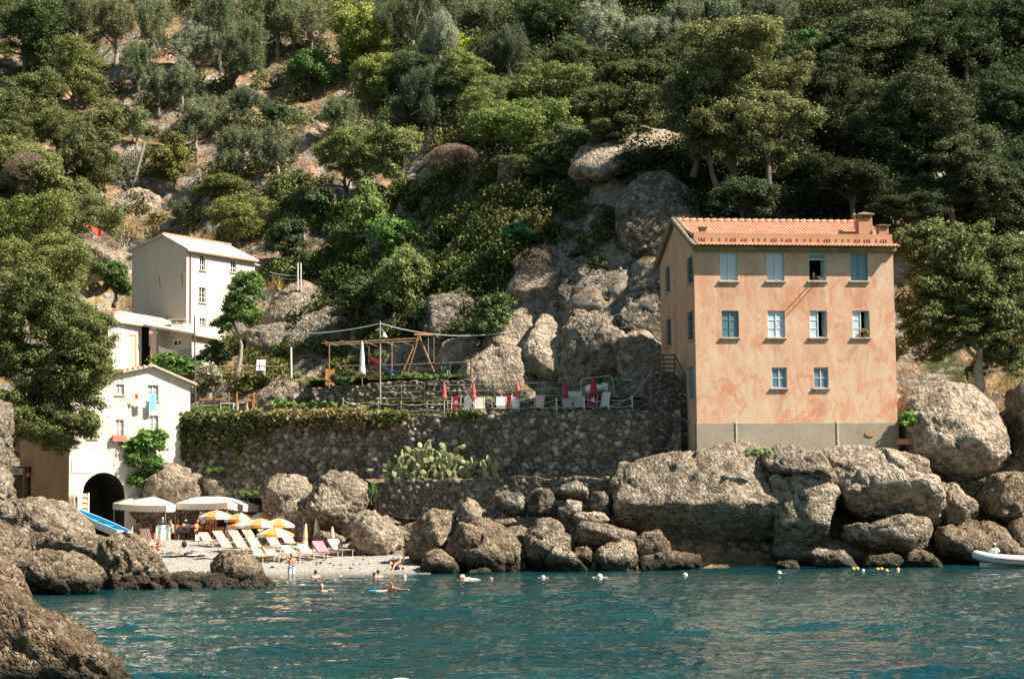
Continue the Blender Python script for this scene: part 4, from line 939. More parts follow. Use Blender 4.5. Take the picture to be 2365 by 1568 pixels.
m.poly([(BW, 0, zlow), (BW, BD, zlow), (BW, BD, zr_), (BW, 0, zr_)])
m.build('wall', WHITEW, br)
m = MB()
for (a, b), (c, d) in zip(pts, pts[1:]): m.poly([(a, 0.002, b), (c, 0.002, d), (c, 4.5, d), (a, 4.5, b)])
m.poly([(a, 4.5, b) for a, b in pts]); m.build('boat_arch', m_plain('vault in painted shade', (.035, .032, .028), .95, .2, 3), br)  # near-black vault colour paints the shade inside the arch
side = MB(); pd = B.srect(38, 1078, 71, 1160)
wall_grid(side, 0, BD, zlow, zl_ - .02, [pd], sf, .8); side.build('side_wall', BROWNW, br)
m = MB(); a, c, b, d = pd; m.b2((.81, a - .2, c - .5), (.83, b + .2, d + .2)); m.build('stall_shade', DARK, br)  # near-black panel paints the shade at the back of the stall
for q, rc in zip(bw, bh): window(br, rc, ff, 'closed', 2, WHITE, m_plain('grey lace curtain', (.34, .36, .36), .4, .3, 5), .08)
rf = MB(); ov = .35
rf.prism([(-.4, -ov, zl_ - .15), (up, -ov, zp + .03), (up, BD, zp + .03), (-.4, BD, zl_ - .15)], (0, 0, .13))
rf.prism([(up, -ov, zp + .03), (BW + .35, -ov, zr_ - .17), (BW + .35, BD, zr_ - .17), (up, BD, zp + .03)], (0, 0, .13)); ro3 = rf.build('roof', SLAB, br)
m = MB()
for i in range(16): t = i / 16; m.tube([(-.3 + (up + .3) * t, -ov - .02, zl_ + (zp - zl_) * t + .12), (-.3 + (up + .3) * (t + .05), -ov + .5, zl_ + (zp - zl_) * (t + .05) + .16)], .09, 7)
m.build('edge_tiles', TILE, ro3)
m = MB(); m.tube([(-.06, -.08, zlow), (-.06, -.08, B.f(160, 1050)[1])], .05); m.build('drainpipe', m_plain('pale green pipe', (.42, .47, .40), .5, .1, 4), br)
# red balcony box at a window
a, c, b, d = bh[3]; m = MB(); m.b2((a - .3, -.35, c - .25), (b + .05, -.09, c + .12)); m.build('window_box', m_plain('faded red box', (.62, .16, .10), .8, .3, 6), br)
# board with the faded telephone number
u0, z0 = B.f(166, 1092); u1, z1 = B.f(216, 1062); m = MB(); m.b2((u0, -.05, z0), (u1, -.004, z1)); sg = m.build('sign_board', WHITE, br)
def text(body, size, parent, loc, rot, mat, name='lettering', ext=.004):
    c = bpy.data.curves.new(name, 'FONT'); c.body = body; c.size = size; c.extrude = ext; c.align_x = 'CENTER'; c.align_y = 'CENTER'
    q = bpy.data.objects.new(name, c); COL.objects.link(q); bpy.context.view_layer.update()
    me = bpy.data.meshes.new_from_object(q.evaluated_get(bpy.context.evaluated_depsgraph_get())); bpy.data.objects.remove(q)
    me.materials.clear(); o = link(name, me, mat, parent); o.location = loc; o.rotation_euler = rot; return o
FADE = m_plain('faded grey lettering', (.50, .50, .47), .9, .1, 5)
text('0185  626', (z1 - z0) * .34, sg, ((u0 + u1) / 2, -.056, z0 + (z1 - z0) * .24), (R(90), 0, 0), FADE)
# fish stall
y0, zb = B.s_(37, 1097); y1, zt = B.s_(71, 1080); a, b = min(y0, y1), max(y0, y1)
m = MB(); m.b2((-.42, a, zb), (-.37, b, zt)); sg = m.build('stall_sign', m_plain('grey sign board', (.40, .40, .42), .6, .06, 3), br)
text('PESCE', (zt - zb) * .72, sg, (-.424, (a + b) / 2, (zb + zt) / 2), (R(90), 0, R(-90)), F_NAVY)
m = MB(); m.b2((-.6, a - .15, zt + .08), (-.003, b + .1, zt + .16)); m.build('stall_canopy', SLAB, br)
m = MB(); m.b2((-.5, a - .02, -1), (-.42, a + .06, zt + .07)); m.build('stall_post', WOOD, br)

# washing on the line
def wash(name, label, cat, px0, px1, py0, py1, mat, y=-.45):
    u0, zt = B.f(px0, py0, y); u1, zb = B.f(px1, py1, y); m = MB()
    def fn(u, v): return (u0 + (u1 - u0) * u, y + .04 * math.sin(u * 7 + v * 2) * (1 - v * .3) + (.01 if v > .5 else 0), zt + (zb - zt) * v)
    m.sheet(fn, 12, 8); o = m.build(name, mat, None, True); o.location = B.O; o.rotation_euler = (0, 0, B.rz); tag(o, label, cat); return o
wash('bath_towel', 'bright blue and white bath towel hanging from the washing line', 'towel', 346.5, 361.5, 910, 948, F_BLUE)
wash('shirt', 'white shirt drying on the washing line', 'shirt', 321, 336, 916, 940, F_WHITE)
wash('bikini', 'small red swimwear pegged on the washing line', 'swimwear', 312, 319.5, 910, 921, F_RED2)
m = MB(); pts = []
for k in range(13): t = k / 12; u, z = B.f(288 + 76 * t, 915.5 - 3 * t, -.45); pts.append((u, -.45, z - .05 * math.sin(math.pi * t)))
m.tube(pts, .008, 4)
for e in (pts[0], pts[-1]): m.tube([e, (e[0], -.005, e[2] - .05)], .012, 4)
o = m.build('washing_line', WIRE); o.location = B.O; o.rotation_euler = (0, 0, B.rz); tag(o, 'washing line stretched before the white beach house windows', 'washing line')
u, z = B.s_(75.5, 1092); m = MB(); m.lathe([(.02, .5), (.02, .12), (.12, .08), (.17, -.08), (.08, -.16), (.02, -.2)], n=12)
o = m.build('hanging_lamp', m_plain('terracotta lamp shade', (.62, .22, .13), .7, .15, 5)); o.location = B.O + B.b * u + B.t * -.3 + Vector((0, 0, z - .1)); tag(o, 'small terracotta coloured lamp hanging beside the fish stall', 'lamp')

# ------------------------------------------------------------ dry stone walls
def stonewall(name, label, p0, p1, zt0, zt1, zb, mat, sc=.42, thick=.7, amp=.13, seed=3, res=.085, lean=.08):
    p0, p1 = Vector(p0), Vector(p1); t = p1 - p0; t.z = 0; Ln = t.length; t.normalize(); n = Vector((t.y, -t.x, 0))
    if n.y > 0: n = -n
    nx = int(Ln / res); nz = int((max(zt0, zt1) - zb) / res)
    uu, vv = np.meshgrid(np.arange(nx + 1) / nx, np.arange(nz + 1) / nz)
    zt = zt0 + (zt1 - zt0) * uu + fbm(np.stack([uu * Ln / .5, uu * 0, uu * 0], -1).reshape(-1, 3), 3, seed).reshape(uu.shape) * .16 + fbm(np.stack([uu * Ln / 5, uu * 0 + 3, uu * 0], -1).reshape(-1, 3), 2, seed).reshape(uu.shape) * .2
    z = zb + (zt - zb) * vv
    x = p0.x + t.x * uu * Ln; y = p0.y + t.y * uu * Ln
    W = np.stack([x, y, z], -1).reshape(-1, 3)
    f1, f2, ci = worley(np.stack([uu.ravel() * Ln / sc + seed, z.ravel() / sc * 1.3, np.zeros(uu.size)], 1), seed)
    d = amp * 1.35 * np.clip((f2 - f1) * 2.4, 0, 1) ** .6 * (.45 + .9 * ci) + fbm(W / 1.8, 3, seed) * .12 + fbm(W / .25, 2, seed) * .03 + (1 - vv.ravel()) * lean * (zt.max() - zb)
    V = W + np.outer(d, np.array(n)); k = nx + 1
    idx = np.arange(k * (nz + 1)).reshape(nz + 1, k)
    Fq = np.stack([idx[:-1, :-1].ravel(), idx[:-1, 1:].ravel(), idx[1:, 1:].ravel(), idx[1:, :-1].ravel()], 1)
    cap = V[-k:] - np.array(n) * thick - np.array([0, 0, .06]); back = cap - np.array([0, 0, 1.]) * (zt.max() - zb)
    o0 = len(V); V = np.vstack([V, cap, back]); i = np.arange(nx)
    F2 = np.stack([idx[-1, :-1], idx[-1, 1:], o0 + i + 1, o0 + i], 1); F3 = np.stack([o0 + i, o0 + i + 1, o0 + k + i + 1, o0 + k + i], 1)
    g = np.clip(.15 + .26 * ci ** 1.3 + .14 * (ci > .9), 0, .55) * (.35 + .65 * np.clip((f2 - f1) * 4, 0, 1)); g = np.r_[g, g[-k:], g[-k:]]; h2 = (np.r_[ci, ci[-k:], ci[-k:]] * 7.3) % 1
    cc = np.stack([g * (1.02 + .12 * h2), g * .90, g * (.78 - .16 * h2)], 1)
    o = link(name, npmesh(name, V, np.vstack([Fq, F2, F3]), cc), STONE_CELL, smooth=True); return tag(o, label, 'wall')
def zat(px, py, Y): return at(px, py, Y).z
Wr, Wl = at(1575, 947, 112.2), at(388, 966, 127)
stonewall('retaining_wall', 'long tall dry stone retaining wall under the sunbed terrace', Wr, Wl, Wr.z, Wl.z, 4.2, STONE, .40, .8)
def wallpt(px, back=0., dz=0.):      # point on the wall top line seen at a pixel column, moved back over the terrace
    n = Vector(((Wl - Wr).y, -(Wl - Wr).x, 0)).normalized()
    if n.y < 0: n = -n
    d = ray(px, 900); d.z = 0; q = Wr + n * back; t = (q - CAM).dot(n) / d.dot(n); p = CAM + d * t
    f = ((p - Wr).dot(Wl - Wr)) / (Wl - Wr).length_squared
    p.z = Wr.z + (Wl.z - Wr.z) * f + dz; return p
WN = Vector(((Wl - Wr).y, -(Wl - Wr).x, 0)).normalized(); WN = WN if WN.y > 0 else -WN; WT = (Wr - Wl).normalized(); WT.z = 0; WRZ = math.atan2(WT.y, WT.x)
L0, L1 = at(1440, 1102, 110.6), at(866, 1112, 117.8)
stonewall('terrace_wall', 'lower stepped rubble wall below the prickly pears', L0, L1, L0.z, L1.z, 1.2, STONE_SMALL, .28, 1.6, .08, 7)
m = MB(); m.poly([L0 + Vector((.2, .5, -.1)), L1 + Vector((-.2, .5, -.1)), wallpt(840, -.3, -3.9), wallpt(1470, -.3, -3.6)]); o = m.build('ledge_soil', GROUND); tag(o, kind='structure')
# terrace floors
def floor(name, a, b, back0, back1, dz, mat, seed):
    V = []; nx, ny = 90, 24
    for j in range(ny + 1):
        for i in range(nx + 1): V.append(tuple(wallpt(a + (b - a) * i / nx, back0 + (back1 - back0) * j / ny, dz)))
    V = np.array(V); V[:, 2] += fbm(V / 1.2, 4, seed) * .08; k = nx + 1
    Fq = [(j * k + i, j * k + i + 1, (j + 1) * k + i + 1, (j + 1) * k + i) for j in range(ny) for i in range(nx)]
    tag(link(name, npmesh(name, V, Fq), mat, smooth=True), kind='structure')
floor('terrace_ground', 380, 1600, .3, 4.6, -.06, GRASS, 4)
M0, M1 = wallpt(1490, 3.2), wallpt(790, 2.8)
ZU = M1.z + .95
stonewall('middle_wall', 'low dry stone wall behind the sunbeds with wire fence on top', M0, M1, zat(1480, 925, M0.y), zat(800, 928, M1.y), 8.6, STONE_SMALL, .26, .9, .09, 11, .07, .05)
floor('upper_terrace', 780, 1500, 3.6, 8.5, .95, GRASS, 8)
K0, K1 = wallpt(1095, 5.2), wallpt(725, 4.0)
stonewall('playground_wall', 'mossy stone bank holding up the playground behind the terrace', K0, K1, zat(1090, 872, K0.y), zat(735, 892, K1.y), 9.6, STONE_SMALL, .3, .9, .12, 13, .08, .12)
ZK = zat(1000, 870, wallpt(1000, 5.5).y)
floor('playground_ground', 715, 1110, 5.4, 9.5, ZK - wallpt(900, 6).z, GRASS, 9)
# ------------------------------------------------------------ vegetation
def unit(a): return a / np.maximum(1e-9, np.linalg.norm(a, axis=-1, keepdims=True))
def leaf_quads(P, N, w, l, rng):
    n = len(P); a = unit(np.cross(N, unit(rng.normal(size=(n, 3))))); b = unit(np.cross(N, a))
    s = rng.uniform(.6, 1.35, (n, 1)); a = a * w * s; b = b * l * s; c = N * (l * .25) * s
    V = np.stack([P - b, P + a + c, P + b, P - a + c], 1).reshape(-1, 3)
    return V, np.arange(4 * n, dtype=np.int32).reshape(n, 4)
def crown(name, seed, nclump, cr, nleaf, lw, ll, style='oak', flat=1.):
    """unit crown (radius about 1): leaf faces in clumps, the clumps gathered on uneven boughs"""
    rng = np.random.default_rng(seed); nb = int(rng.integers(6, 10)); D = unit(rng.normal(size=(nb, 3)) * np.array([1.15, 1.15, .9]) + np.array([0, 0, .12]))
    Bc = D * rng.uniform(.35, .72, (nb, 1)); Br = rng.uniform(.26, .52, nb); Bc[0] = (0, 0, .1); Br[0] = .55
    Br = np.minimum(Br, 1.08 - np.linalg.norm(Bc, axis=1))
    kb = rng.choice(nb, nclump, p=Br ** 2 / (Br ** 2).sum()); d = unit(rng.normal(size=(nclump, 3)) + np.array([0, 0, .28]))
    C = Bc[kb] + d * (Br[kb] * rng.uniform(.45, 1.02, nclump) ** .5)[:, None] * np.array([1, 1, .85])
    if style == 'olive': C[:, 2] += .10 * np.abs(rng.normal(size=nclump))
    sizes = cr * rng.uniform(.5, 1.3, nclump); w = sizes ** 2; k = rng.choice(nclump, nleaf, p=w / w.sum())
    dd = unit(rng.normal(size=(nleaf, 3)) + np.array([0, -.1, .3])); rr = rng.uniform(0, 1, nleaf) ** (.4 if style != 'olive' else .65)
    rr = np.where(rng.uniform(size=nleaf) < .55, rr, np.abs(rng.normal(size=nleaf)) * .75)
    P = C[k] + dd * (sizes[k] * rr)[:, None] * (np.array([1.05, 1.05, .75]) if style != 'olive' else np.array([.85, .85, 1.45]))
    N = unit(dd * 1.1 + rng.normal(size=(nleaf, 3)) * (.6 if style != 'olive' else 1.1) + np.array([0, 0, .3]))
    V, Fq = leaf_quads(P, N, lw, ll, rng)
    return npmesh(name, V, Fq)
def twig_crown(name, seed, n, leaves=0):
    rng = np.random.default_rng(seed); V = []; Fq = []; ends = [np.array([0, 0, -.95])]
    for i in range(n):
        p = ends[int(rng.integers(max(0, len(ends) - 160), len(ends)))] if i > 8 else ends[0]; q = p + unit(np.array([p[0] * .8, p[1] * .8, .45]) + rng.normal(size=3) * .75) * rng.uniform(.12, .42)
        if np.linalg.norm(q) > 1: q = q / np.linalg.norm(q) * rng.uniform(.8, 1)
        ends.append(q)
        s = unit(np.cross(q - p, rng.normal(size=3))) * .006; o = len(V); V += [p - s, p + s, q + s * .4, q - s * .4]; Fq.append((o, o + 1, o + 2, o + 3))
    return npmesh(name, V, Fq)
PRO = {}
def proto(kind, size):
    """kinds: H holm oak, O olive, Y broad leaf, B bush, F fern leaved, D dry twigs; several shapes of each"""
    key = (kind, size)
    if key not in PRO:
        i = len(PRO); big = {'L': 4.6, 'M': 3.0, 'S': 1.5}[size]; nl = {'L': 38000, 'M': 19000, 'S': 5500}[size]; nc = {'L': 210, 'M': 110, 'S': 42}[size]
        ms = []; CM = {'L': .68, 'M': .54, 'S': .40}[size]
        for j in range(5):
            sd = i * 31 + j * 7 + 3
            if kind == 'H': me = crown('oak crown', sd, nc, CM / big, int(nl * 1.05), .058 / big, .092 / big)
            elif kind == 'O': me = crown('olive crown', sd, nc, CM * .95 / big, int(nl * 1.1), .030 / big, .12 / big, 'olive')
            elif kind == 'Y': me = crown('broad leaf crown', sd, int(nc * .8), CM * 1.1 / big, int(nl * .9), .07 / big, .11 / big)
            elif kind == 'B': me = crown('bush crown', sd, int(nc * .8), CM * 1.05 / big, int(nl * .7), .085 / big, .125 / big)
            elif kind == 'D': me = twig_crown('twig crown', sd, int(nl * .3))
            me.materials.append(LEAF if kind != 'D' else TWIG); ms.append(me)
        PRO[key] = ms
    return PRO[key]
TONE = {'H': [(.050, .062, .022), (.064, .076, .028), (.042, .056, .024), (.078, .088, .034)], 'O': [(.105, .115, .068), (.085, .098, .058), (.125, .130, .088), (.092, .096, .055)],
        'Y': [(.10, .115, .032), (.115, .125, .04), (.088, .108, .03)], 'B': [(.045, .085, .022), (.058, .095, .025), (.036, .07, .026)], 'D': [(.2, .15, .1)]}
def trunk_mesh(base, top, r, rng, limbs=4, crown_r=(1, 1, 1), lean=.12):
    m = MB(); b, t = Vector(base), Vector(top); L = (t - b).length; pts = []; rs = []
    off = Vector((rng.uniform(-1, 1), rng.uniform(-1, 1), 0)) * L * lean
    for k in range(6):
        s = k / 5; p = b.lerp(t, s) + off * math.sin(s * math.pi) + Vector((rng.uniform(-1, 1), rng.uniform(-1, 1), 0)) * r * .35 * (k > 0)
        pts.append(p); rs.append(r * (1.25 - .75 * s) if k else r * 1.5)
    m.tube(pts, rs, 8)
    for k in range(limbs):
        a = pts[3 + k % 3]; az = rng.uniform(0, 6.28); e = t + Vector((math.cos(az) * crown_r[0] * .65, math.sin(az) * crown_r[1] * .65, rng.uniform(-.2, .6) * crown_r[2]))
        mid = a.lerp(e, .5) + Vector((0, 0, .1 * L)); m.tube([a, mid, e], [r * .5, r * .33, r * .1], 6)
    return m
TN = [0]
def tree(label, kind, cx, cy, w, h, tone=None, Y=None, base=None, trunk=None, bark=None, name=None, cat=None, group=None, deep=.85, crowns=None, off=0., tk=1., z0=None):
    """crown box in photo pixels; rooted on the hillside below it"""
    rng = random.Random(int(cx * 31 + cy * 17)); TN[0] += 1
    if base is None: base = (cx, cy + h * .52)
    if Y is None:
        g = hit(*base); Y = g.y - off
        B0 = Vector(g)
    else:
        B0 = at(base[0], base[1], Y)
    C = at(cx, cy, Y); s = mpp(Y); rx, rz = w * s / 2, h * s / 2; ry = (rx + rz) / 2 * deep
    if z0 is not None: B0.z = z0
    big = max(rx, rz); size = 'L' if big > 2.9 else 'M' if big > 1.5 else 'S'
    nm = name or {'H': 'oak_tree', 'O': 'olive_tree', 'Y': 'broadleaf_tree', 'B': 'shrub', 'D': 'dry_shrub'}[kind]
    ct = cat or ('shrub' if kind in 'BD' else 'tree')
    root = thing(nm, label, ct, B0, 0, group)
    r = (.06 + big * .045) * tk
    top = trunk and at(trunk[0], trunk[1], Y) or C - Vector((0, 0, rz * .25))
    tm = trunk_mesh((0, 0, -.3), top - B0, r, rng, 5 if size == 'L' else 3, (rx, ry, rz)); tm.build('trunk', bark or (BARK_PALE if kind == 'O' else BARK), root, True)
    if crowns is None and w > h * 2 and kind == 'B': k = max(3, int(w / h)); crowns = [(cx - w / 2 + w * (i + .5) / k, cy + rng.uniform(-.1, .2) * h, h * rng.uniform(.9, 1.3), h * rng.uniform(.7, 1.1)) for i in range(k)]
    for q in (crowns or [(cx, cy, w, h)]):
        Cq = at(q[0], q[1], Y); gk = 1.02 if cx < 700 and cy < 460 else 1.14; a, b = q[2] * s / 2 * gk, q[3] * s / 2 * gk
        bq = max(a, b); sz = 'L' if bq > 2.9 else 'M' if bq > 1.5 else 'S'
        me = rng.choice(proto(kind, sz)); o = bpy.data.objects.new('crown', me); COL.objects.link(o); o.parent = root
        o.location = Cq - B0; o.scale = (a, (a + b) / 2 * deep, b); o.rotation_euler = (rng.uniform(-.2, .2), rng.uniform(-.25, .25), rng.uniform(0, 6.28) if abs(a - b) < .4 * bq else rng.choice([0, math.pi]))
        if abs(a - b) < .4 * bq: o.scale = ((a + b * 0 + a) / 2, a, b)
        tn = tone or rng.choice(TONE[kind]); v = rng.uniform(.9, 1.15) * 1.75; v *= .98 if cx > 1880 and kind == 'H' else 1.5 if 650 < cx < 1500 else 1.38; gs = .93 if kind == 'B' else 1.04; o.color = (tn[0] * v * 1.02, tn[1] * v * gs * 1.0, tn[2] * v * .94, 1)  # upper right oak leaves coloured darker to stand in for dense shade
    return root
DKG, BRN, SIL, LIM, FRESH = (.034, .048, .020), (.085, .072, .038), (.150, .160, .125), (.16, .19, .022), (.07, .135, .03)
OLV = (.075, .082, .030)
T = tree
# top left
T('dark oak filling the upper left corner of the slope', 'H', 60, 80, 230, 230, DKG)
T('brownish green oak below the corner oak at the left frame edge', 'H', 60, 250, 220, 200, (.06, .068, .028))
T('olive green oak between the corner oak and the reddish bare soil', 'H', 175, 170, 170, 190, OLV)
T('scrubby oak with grey bare twigs halfway up the left frame edge', 'H', 70, 390, 230, 190, (.08, .088, .034), bark=BARK_PALE)
T('wide twiggy oak right of the halfway oak above the netting', 'H', 190, 370, 190, 200, (.068, .072, .034))
T('yellow green oak at the left frame edge above the dark leaning oak', 'H', 55, 520, 220, 190, (.085, .100, .032))
T('oak with dead grey limbs between the netting and the pale rock face', 'H', 190, 520, 170, 190, (.072, .078, .036), bark=BARK_PALE)
T('grey olive brushing the top frame edge above bare soil', 'O', 265, 60, 150, 170, (.085, .085, .05))
T('tall grey olive standing on the terrace below a stone ledge', 'O', 350, 70, 120, 170)
T('round grey olive right of the stone ledge', 'O', 440, 110, 150, 130, SIL)
T('small silver olive under the round grey olive', 'O', 365, 205, 110, 110, (.10, .115, .075), trunk=(368, 240))
T('dark olive beside the bare reddish soil patch', 'O', 320, 150, 110, 110, (.06, .075, .045))
T('little ball shaped olive on a thin trunk above the netting', 'O', 322, 283, 62, 74, (.095, .11, .06), base=(318, 345), trunk=(324, 300))
T('spreading olive near the top edge left of the yellow green tree', 'O', 500, 60, 160, 190, (.075, .09, .05))
T('dark leaning olive with bare white branch and crooked black trunk', 'O', 565, 120, 150, 180, (.07, .085, .048), base=(522, 215), trunk=(548, 165), bark=BARK_DARK, tk=1.4)
T('broad grey olive crown at the top edge over the leaning olive', 'O', 640, 50, 190, 170, (.08, .095, .055))
T('loose olive with russet twigs below the top edge', 'O', 720, 60, 150, 150, (.09, .095, .055))
T('fresh green tree on the slope between olives and bare soil', 'B', 715, 160, 140, 130, (.05, .10, .03), name='broadleaf_tree', cat='tree')
T('tall yellow green tree at the top edge, widest on the slope', 'Y', 845, 80, 180, 200, (.105, .118, .034))
T('yellow green tree just below the widest one', 'Y', 880, 190, 130, 140, (.098, .11, .036))
T('dark shaded olive at the top edge right of the yellow green tree', 'O', 950, 50, 150, 160, (.05, .062, .036))
T('silver grey olive under the top edge left of the lime crown', 'O', 1015, 115, 130, 160, SIL)
T('grey olive above the lime green crown', 'O', 1080, 50, 190, 120, (.10, .11, .075))
T('bright lime green crown among grey olives', 'Y', 1070, 120, 140, 80, LIM)
T('oak under the lime green crown', 'H', 1085, 190, 160, 130, (.08, .09, .034))
T('dark olive in the shaded gully left of the oaks', 'O', 985, 240, 140, 170, (.042, .056, .036))
T('shaded olive lower in the gully', 'O', 930, 270, 110, 120, (.06, .075, .045))
T('dim olive behind the light oak', 'O', 1175, 130, 150, 150, (.05, .062, .04))
T('dark oak at the top edge in the deepest shade', 'H', 1260, 55, 170, 150, DKG)
T('olive with thick pale forked trunk on the grassy brow', 'O', 1388, 55, 140, 105, SIL, base=(1402, 140), trunk=(1383, 85), bark=BARK_PALE, tk=3.2)
T('feathery silver olive right of the forked pale olive', 'O', 1490, 85, 160, 110, SIL)
T('tall silver olive near the brow under the top edge', 'O', 1575, 60, 120, 130, (.105, .12, .085))
T('grey olive right of the tall silver olive', 'O', 1640, 45, 130, 140, (.085, .10, .07))
T('dark oak at the top edge behind the silver olives', 'H', 1480, 10, 260, 90, DKG)
T('light crowned oak left of the grassy brow', 'H', 1275, 200, 190, 160, (.078, .092, .036))
T('bushy oak left of the light crowned oak', 'H', 1170, 240, 160, 160, (.06, .075, .032))
T('broad sunlit oak above the perched brown block', 'H', 1210, 300, 260, 170, (.075, .095, .032))
T('yellowish lower oak overhanging the perched brown block', 'H', 1130, 290, 170, 160, (.088, .10, .036))
T('dark oak right below the grassy brow', 'H', 1455, 175, 140, 110, (.052, .056, .026), base=(1480, 250))
T('leaning oak with two dark bare limbs over the pebbly rock slope', 'H', 1440, 265, 170, 150, (.056, .062, .028), base=(1376, 412), trunk=(1430, 300), bark=BARK_DARK, crowns=[(1440, 255, 170, 130), (1400, 310, 110, 70)])
T('shaded oak left of the leaning oak', 'H', 1310, 350, 150, 130, (.052, .062, .028))
T('great oak with pale sunlit clumps above the orange roof', 'H', 1690, 160, 300, 220, (.092, .094, .044), Y=127, base=(1700, 430), crowns=[(1700, 120, 290, 190), (1620, 200, 190, 170), (1770, 200, 220, 170), (1690, 260, 200, 130)])
T('sunlit oak hanging low behind the orange roof', 'H', 1770, 290, 240, 220, (.090, .095, .046), crowns=[(1770, 270, 230, 180), (1800, 370, 110, 100), (1700, 340, 100, 90)], Y=125.5, base=(1780, 480))
T('shaded oak between the leaning oak and the great sunlit oak', 'H', 1590, 240, 150, 150, (.056, .064, .03), Y=126.5, base=(1600, 400))
T('oak in front of the great oak foot, mottled light', 'H', 1640, 320, 170, 130, (.06, .064, .03), Y=125, base=(1660, 430))
T('bright green shrub high on the slope above the great oak', 'B', 1880, 110, 110, 90, (.045, .12, .03))
T('grey olive at the top edge above the bright green shrub', 'O', 1810, 40, 150, 110, (.085, .10, .065))
T('large grey green oak at the top edge right of the bright green shrub', 'H', 2030, 90, 260, 190, (.066, .074, .038))
T('dark oak behind and left of the hanging oaks on the right', 'H', 1930, 230, 190, 190, (.04, .052, .026), Y=128, base=(1930, 430), crowns=[(1930, 210, 200, 170), (1900, 310, 170, 120), (1980, 330, 170, 130)])
T('big oak with hanging sunlit clumps right of the chimney', 'H', 2140, 260, 250, 210, (.055, .07, .034), Y=124.5, base=(2120, 470), crowns=[(2140, 240, 260, 190), (2060, 320, 180, 140), (2210, 330, 180, 140), (2120, 380, 160, 100)])
T('oak with brown dead branches drooping toward the leafy tree', 'H', 2200, 370, 200, 150, (.054, .068, .036), Y=123.5, base=(2200, 520), crowns=[(2220, 370, 210, 150), (2290, 430, 160, 120), (2170, 440, 150, 90)])
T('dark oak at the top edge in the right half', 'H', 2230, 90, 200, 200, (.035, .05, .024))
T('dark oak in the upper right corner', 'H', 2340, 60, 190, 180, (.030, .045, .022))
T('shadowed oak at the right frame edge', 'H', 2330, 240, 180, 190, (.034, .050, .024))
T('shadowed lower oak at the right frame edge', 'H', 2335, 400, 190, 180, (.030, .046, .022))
T('oak tinted almost black as shade directly behind the orange roof', 'H', 1960, 420, 230, 140, (.026, .038, .018), Y=122.5, base=(1960, 560))  # near-black leaf colour paints the canopy shade behind the roof
T('oak tinted almost black as shade behind the chimneys', 'H', 2110, 470, 240, 120, (.026, .038, .018), Y=122.5, base=(2110, 560))
T('low oak tinted almost black as shade at the gable peak', 'H', 1720, 450, 170, 120, (.026, .038, .018), Y=122.5, base=(1720, 540))
T('dark oak filling the gap above the roof between the sunlit and hanging oaks', 'H', 1990, 330, 200, 170, (.036, .048, .024), Y=130, base=(1990, 420))
T('dark oak high on the slope left of the upper right corner', 'H', 2140, 110, 210, 190, (.04, .054, .026))
T('dark oak behind the bright green shrub', 'H', 1930, 130, 180, 160, (.046, .06, .03))
T('dark oak at the right frame edge behind the leafy tree', 'H', 2350, 520, 180, 170, (.030, .042, .02))
T('oak tinted black green as shade above the chimney, lowest of its group', 'H', 2240, 500, 220, 120, (.026, .038, .018))
T('dark oak between the silver olives and the great oak', 'H', 1560, 150, 170, 140, (.05, .062, .03))
T('dark oak between leaning oak and broad sunlit oak', 'H', 1370, 250, 140, 130, (.05, .062, .028))
T('shaded oak under the broad sunlit oak', 'H', 1230, 390, 170, 90, (.04, .052, .024))
T('dark oak at the top edge between grey olives and brow', 'H', 1330, 140, 150, 120, (.046, .06, .028))
T('dim oak in the gully beneath the shaded olives', 'H', 960, 170, 150, 140, (.045, .058, .03))
T('dark oak over the cliff domes', 'H', 1500, 370, 150, 70, (.034, .042, .02))
T('oak filling the gap at the left frame edge under the corner oak', 'H', 130, 310, 180, 140, (.07, .078, .032))
T('dense oak at the left frame edge above the scrubby oak', 'H', 20, 330, 170, 160, (.062, .07, .03))
T('olive between corner oak and terrace olive at the top edge', 'O', 180, 40, 150, 130, (.085, .095, .055))
T('twiggy oak right of the dense left edge oak', 'H', 240, 300, 140, 120, (.075, .08, .036), bark=BARK_PALE)
T('brown green oak below the twiggy oak, left of the pale rock face', 'H', 140, 450, 160, 130, (.08, .085, .036))
T('pale olive right of the reddish bare soil', 'O', 420, 200, 120, 110, (.10, .11, .075))
T('small olive under the dark leaning olive', 'O', 480, 255, 100, 90, (.085, .098, .06))
# middle slope
T('broad oak with visible thin trunk in the middle of the slope', 'H', 785, 365, 190, 150, (.075, .088, .034), base=(795, 475), trunk=(792, 420))
T('sunlit oak forming the right half of the middle pair', 'H', 925, 350, 140, 150, (.092, .102, .042))
T('fresh green tree top squeezed between the middle oak pair', 'Y', 875, 330, 80, 100, FRESH)
T('grey olive left of the middle oak pair', 'O', 640, 345, 140, 130, (.095, .105, .07))
T('paler olive left of the grey olive', 'O', 550, 350, 140, 130, (.09, .10, .06))
T('olive beside a tan rock above the white house', 'O', 455, 290, 110, 110, (.09, .10, .062))
T('rusty leaved tree below the netting pole', 'Y', 405, 370, 110, 130, (.095, .09, .032))
T('olive on the bare slope left of the long rock', 'O', 570, 245, 130, 100, (.07, .088, .055))
T('small dark shrub on the bare slope under the fresh green tree', 'B', 640, 265, 90, 80, (.05, .075, .035))
T('bush covered olive in the light left of the gully', 'O', 790, 270, 110, 100, (.075, .09, .05))
T('yellow green bush tree right above the white house roof', 'Y', 545, 510, 170, 130, (.095, .105, .036))
T('yellow green bush tree higher above the white house', 'Y', 520, 440, 180, 100, (.085, .095, .036))
T('grey green scrub tree left above the white house', 'O', 440, 500, 120, 90, (.085, .092, .055))
T('dark green shrub with pale dead tips under the thin trunked oak', 'B', 725, 470, 110, 90, (.035, .062, .026))
T('leafy young shrub on the central slope', 'B', 850, 500, 100, 150, (.07, .105, .034))
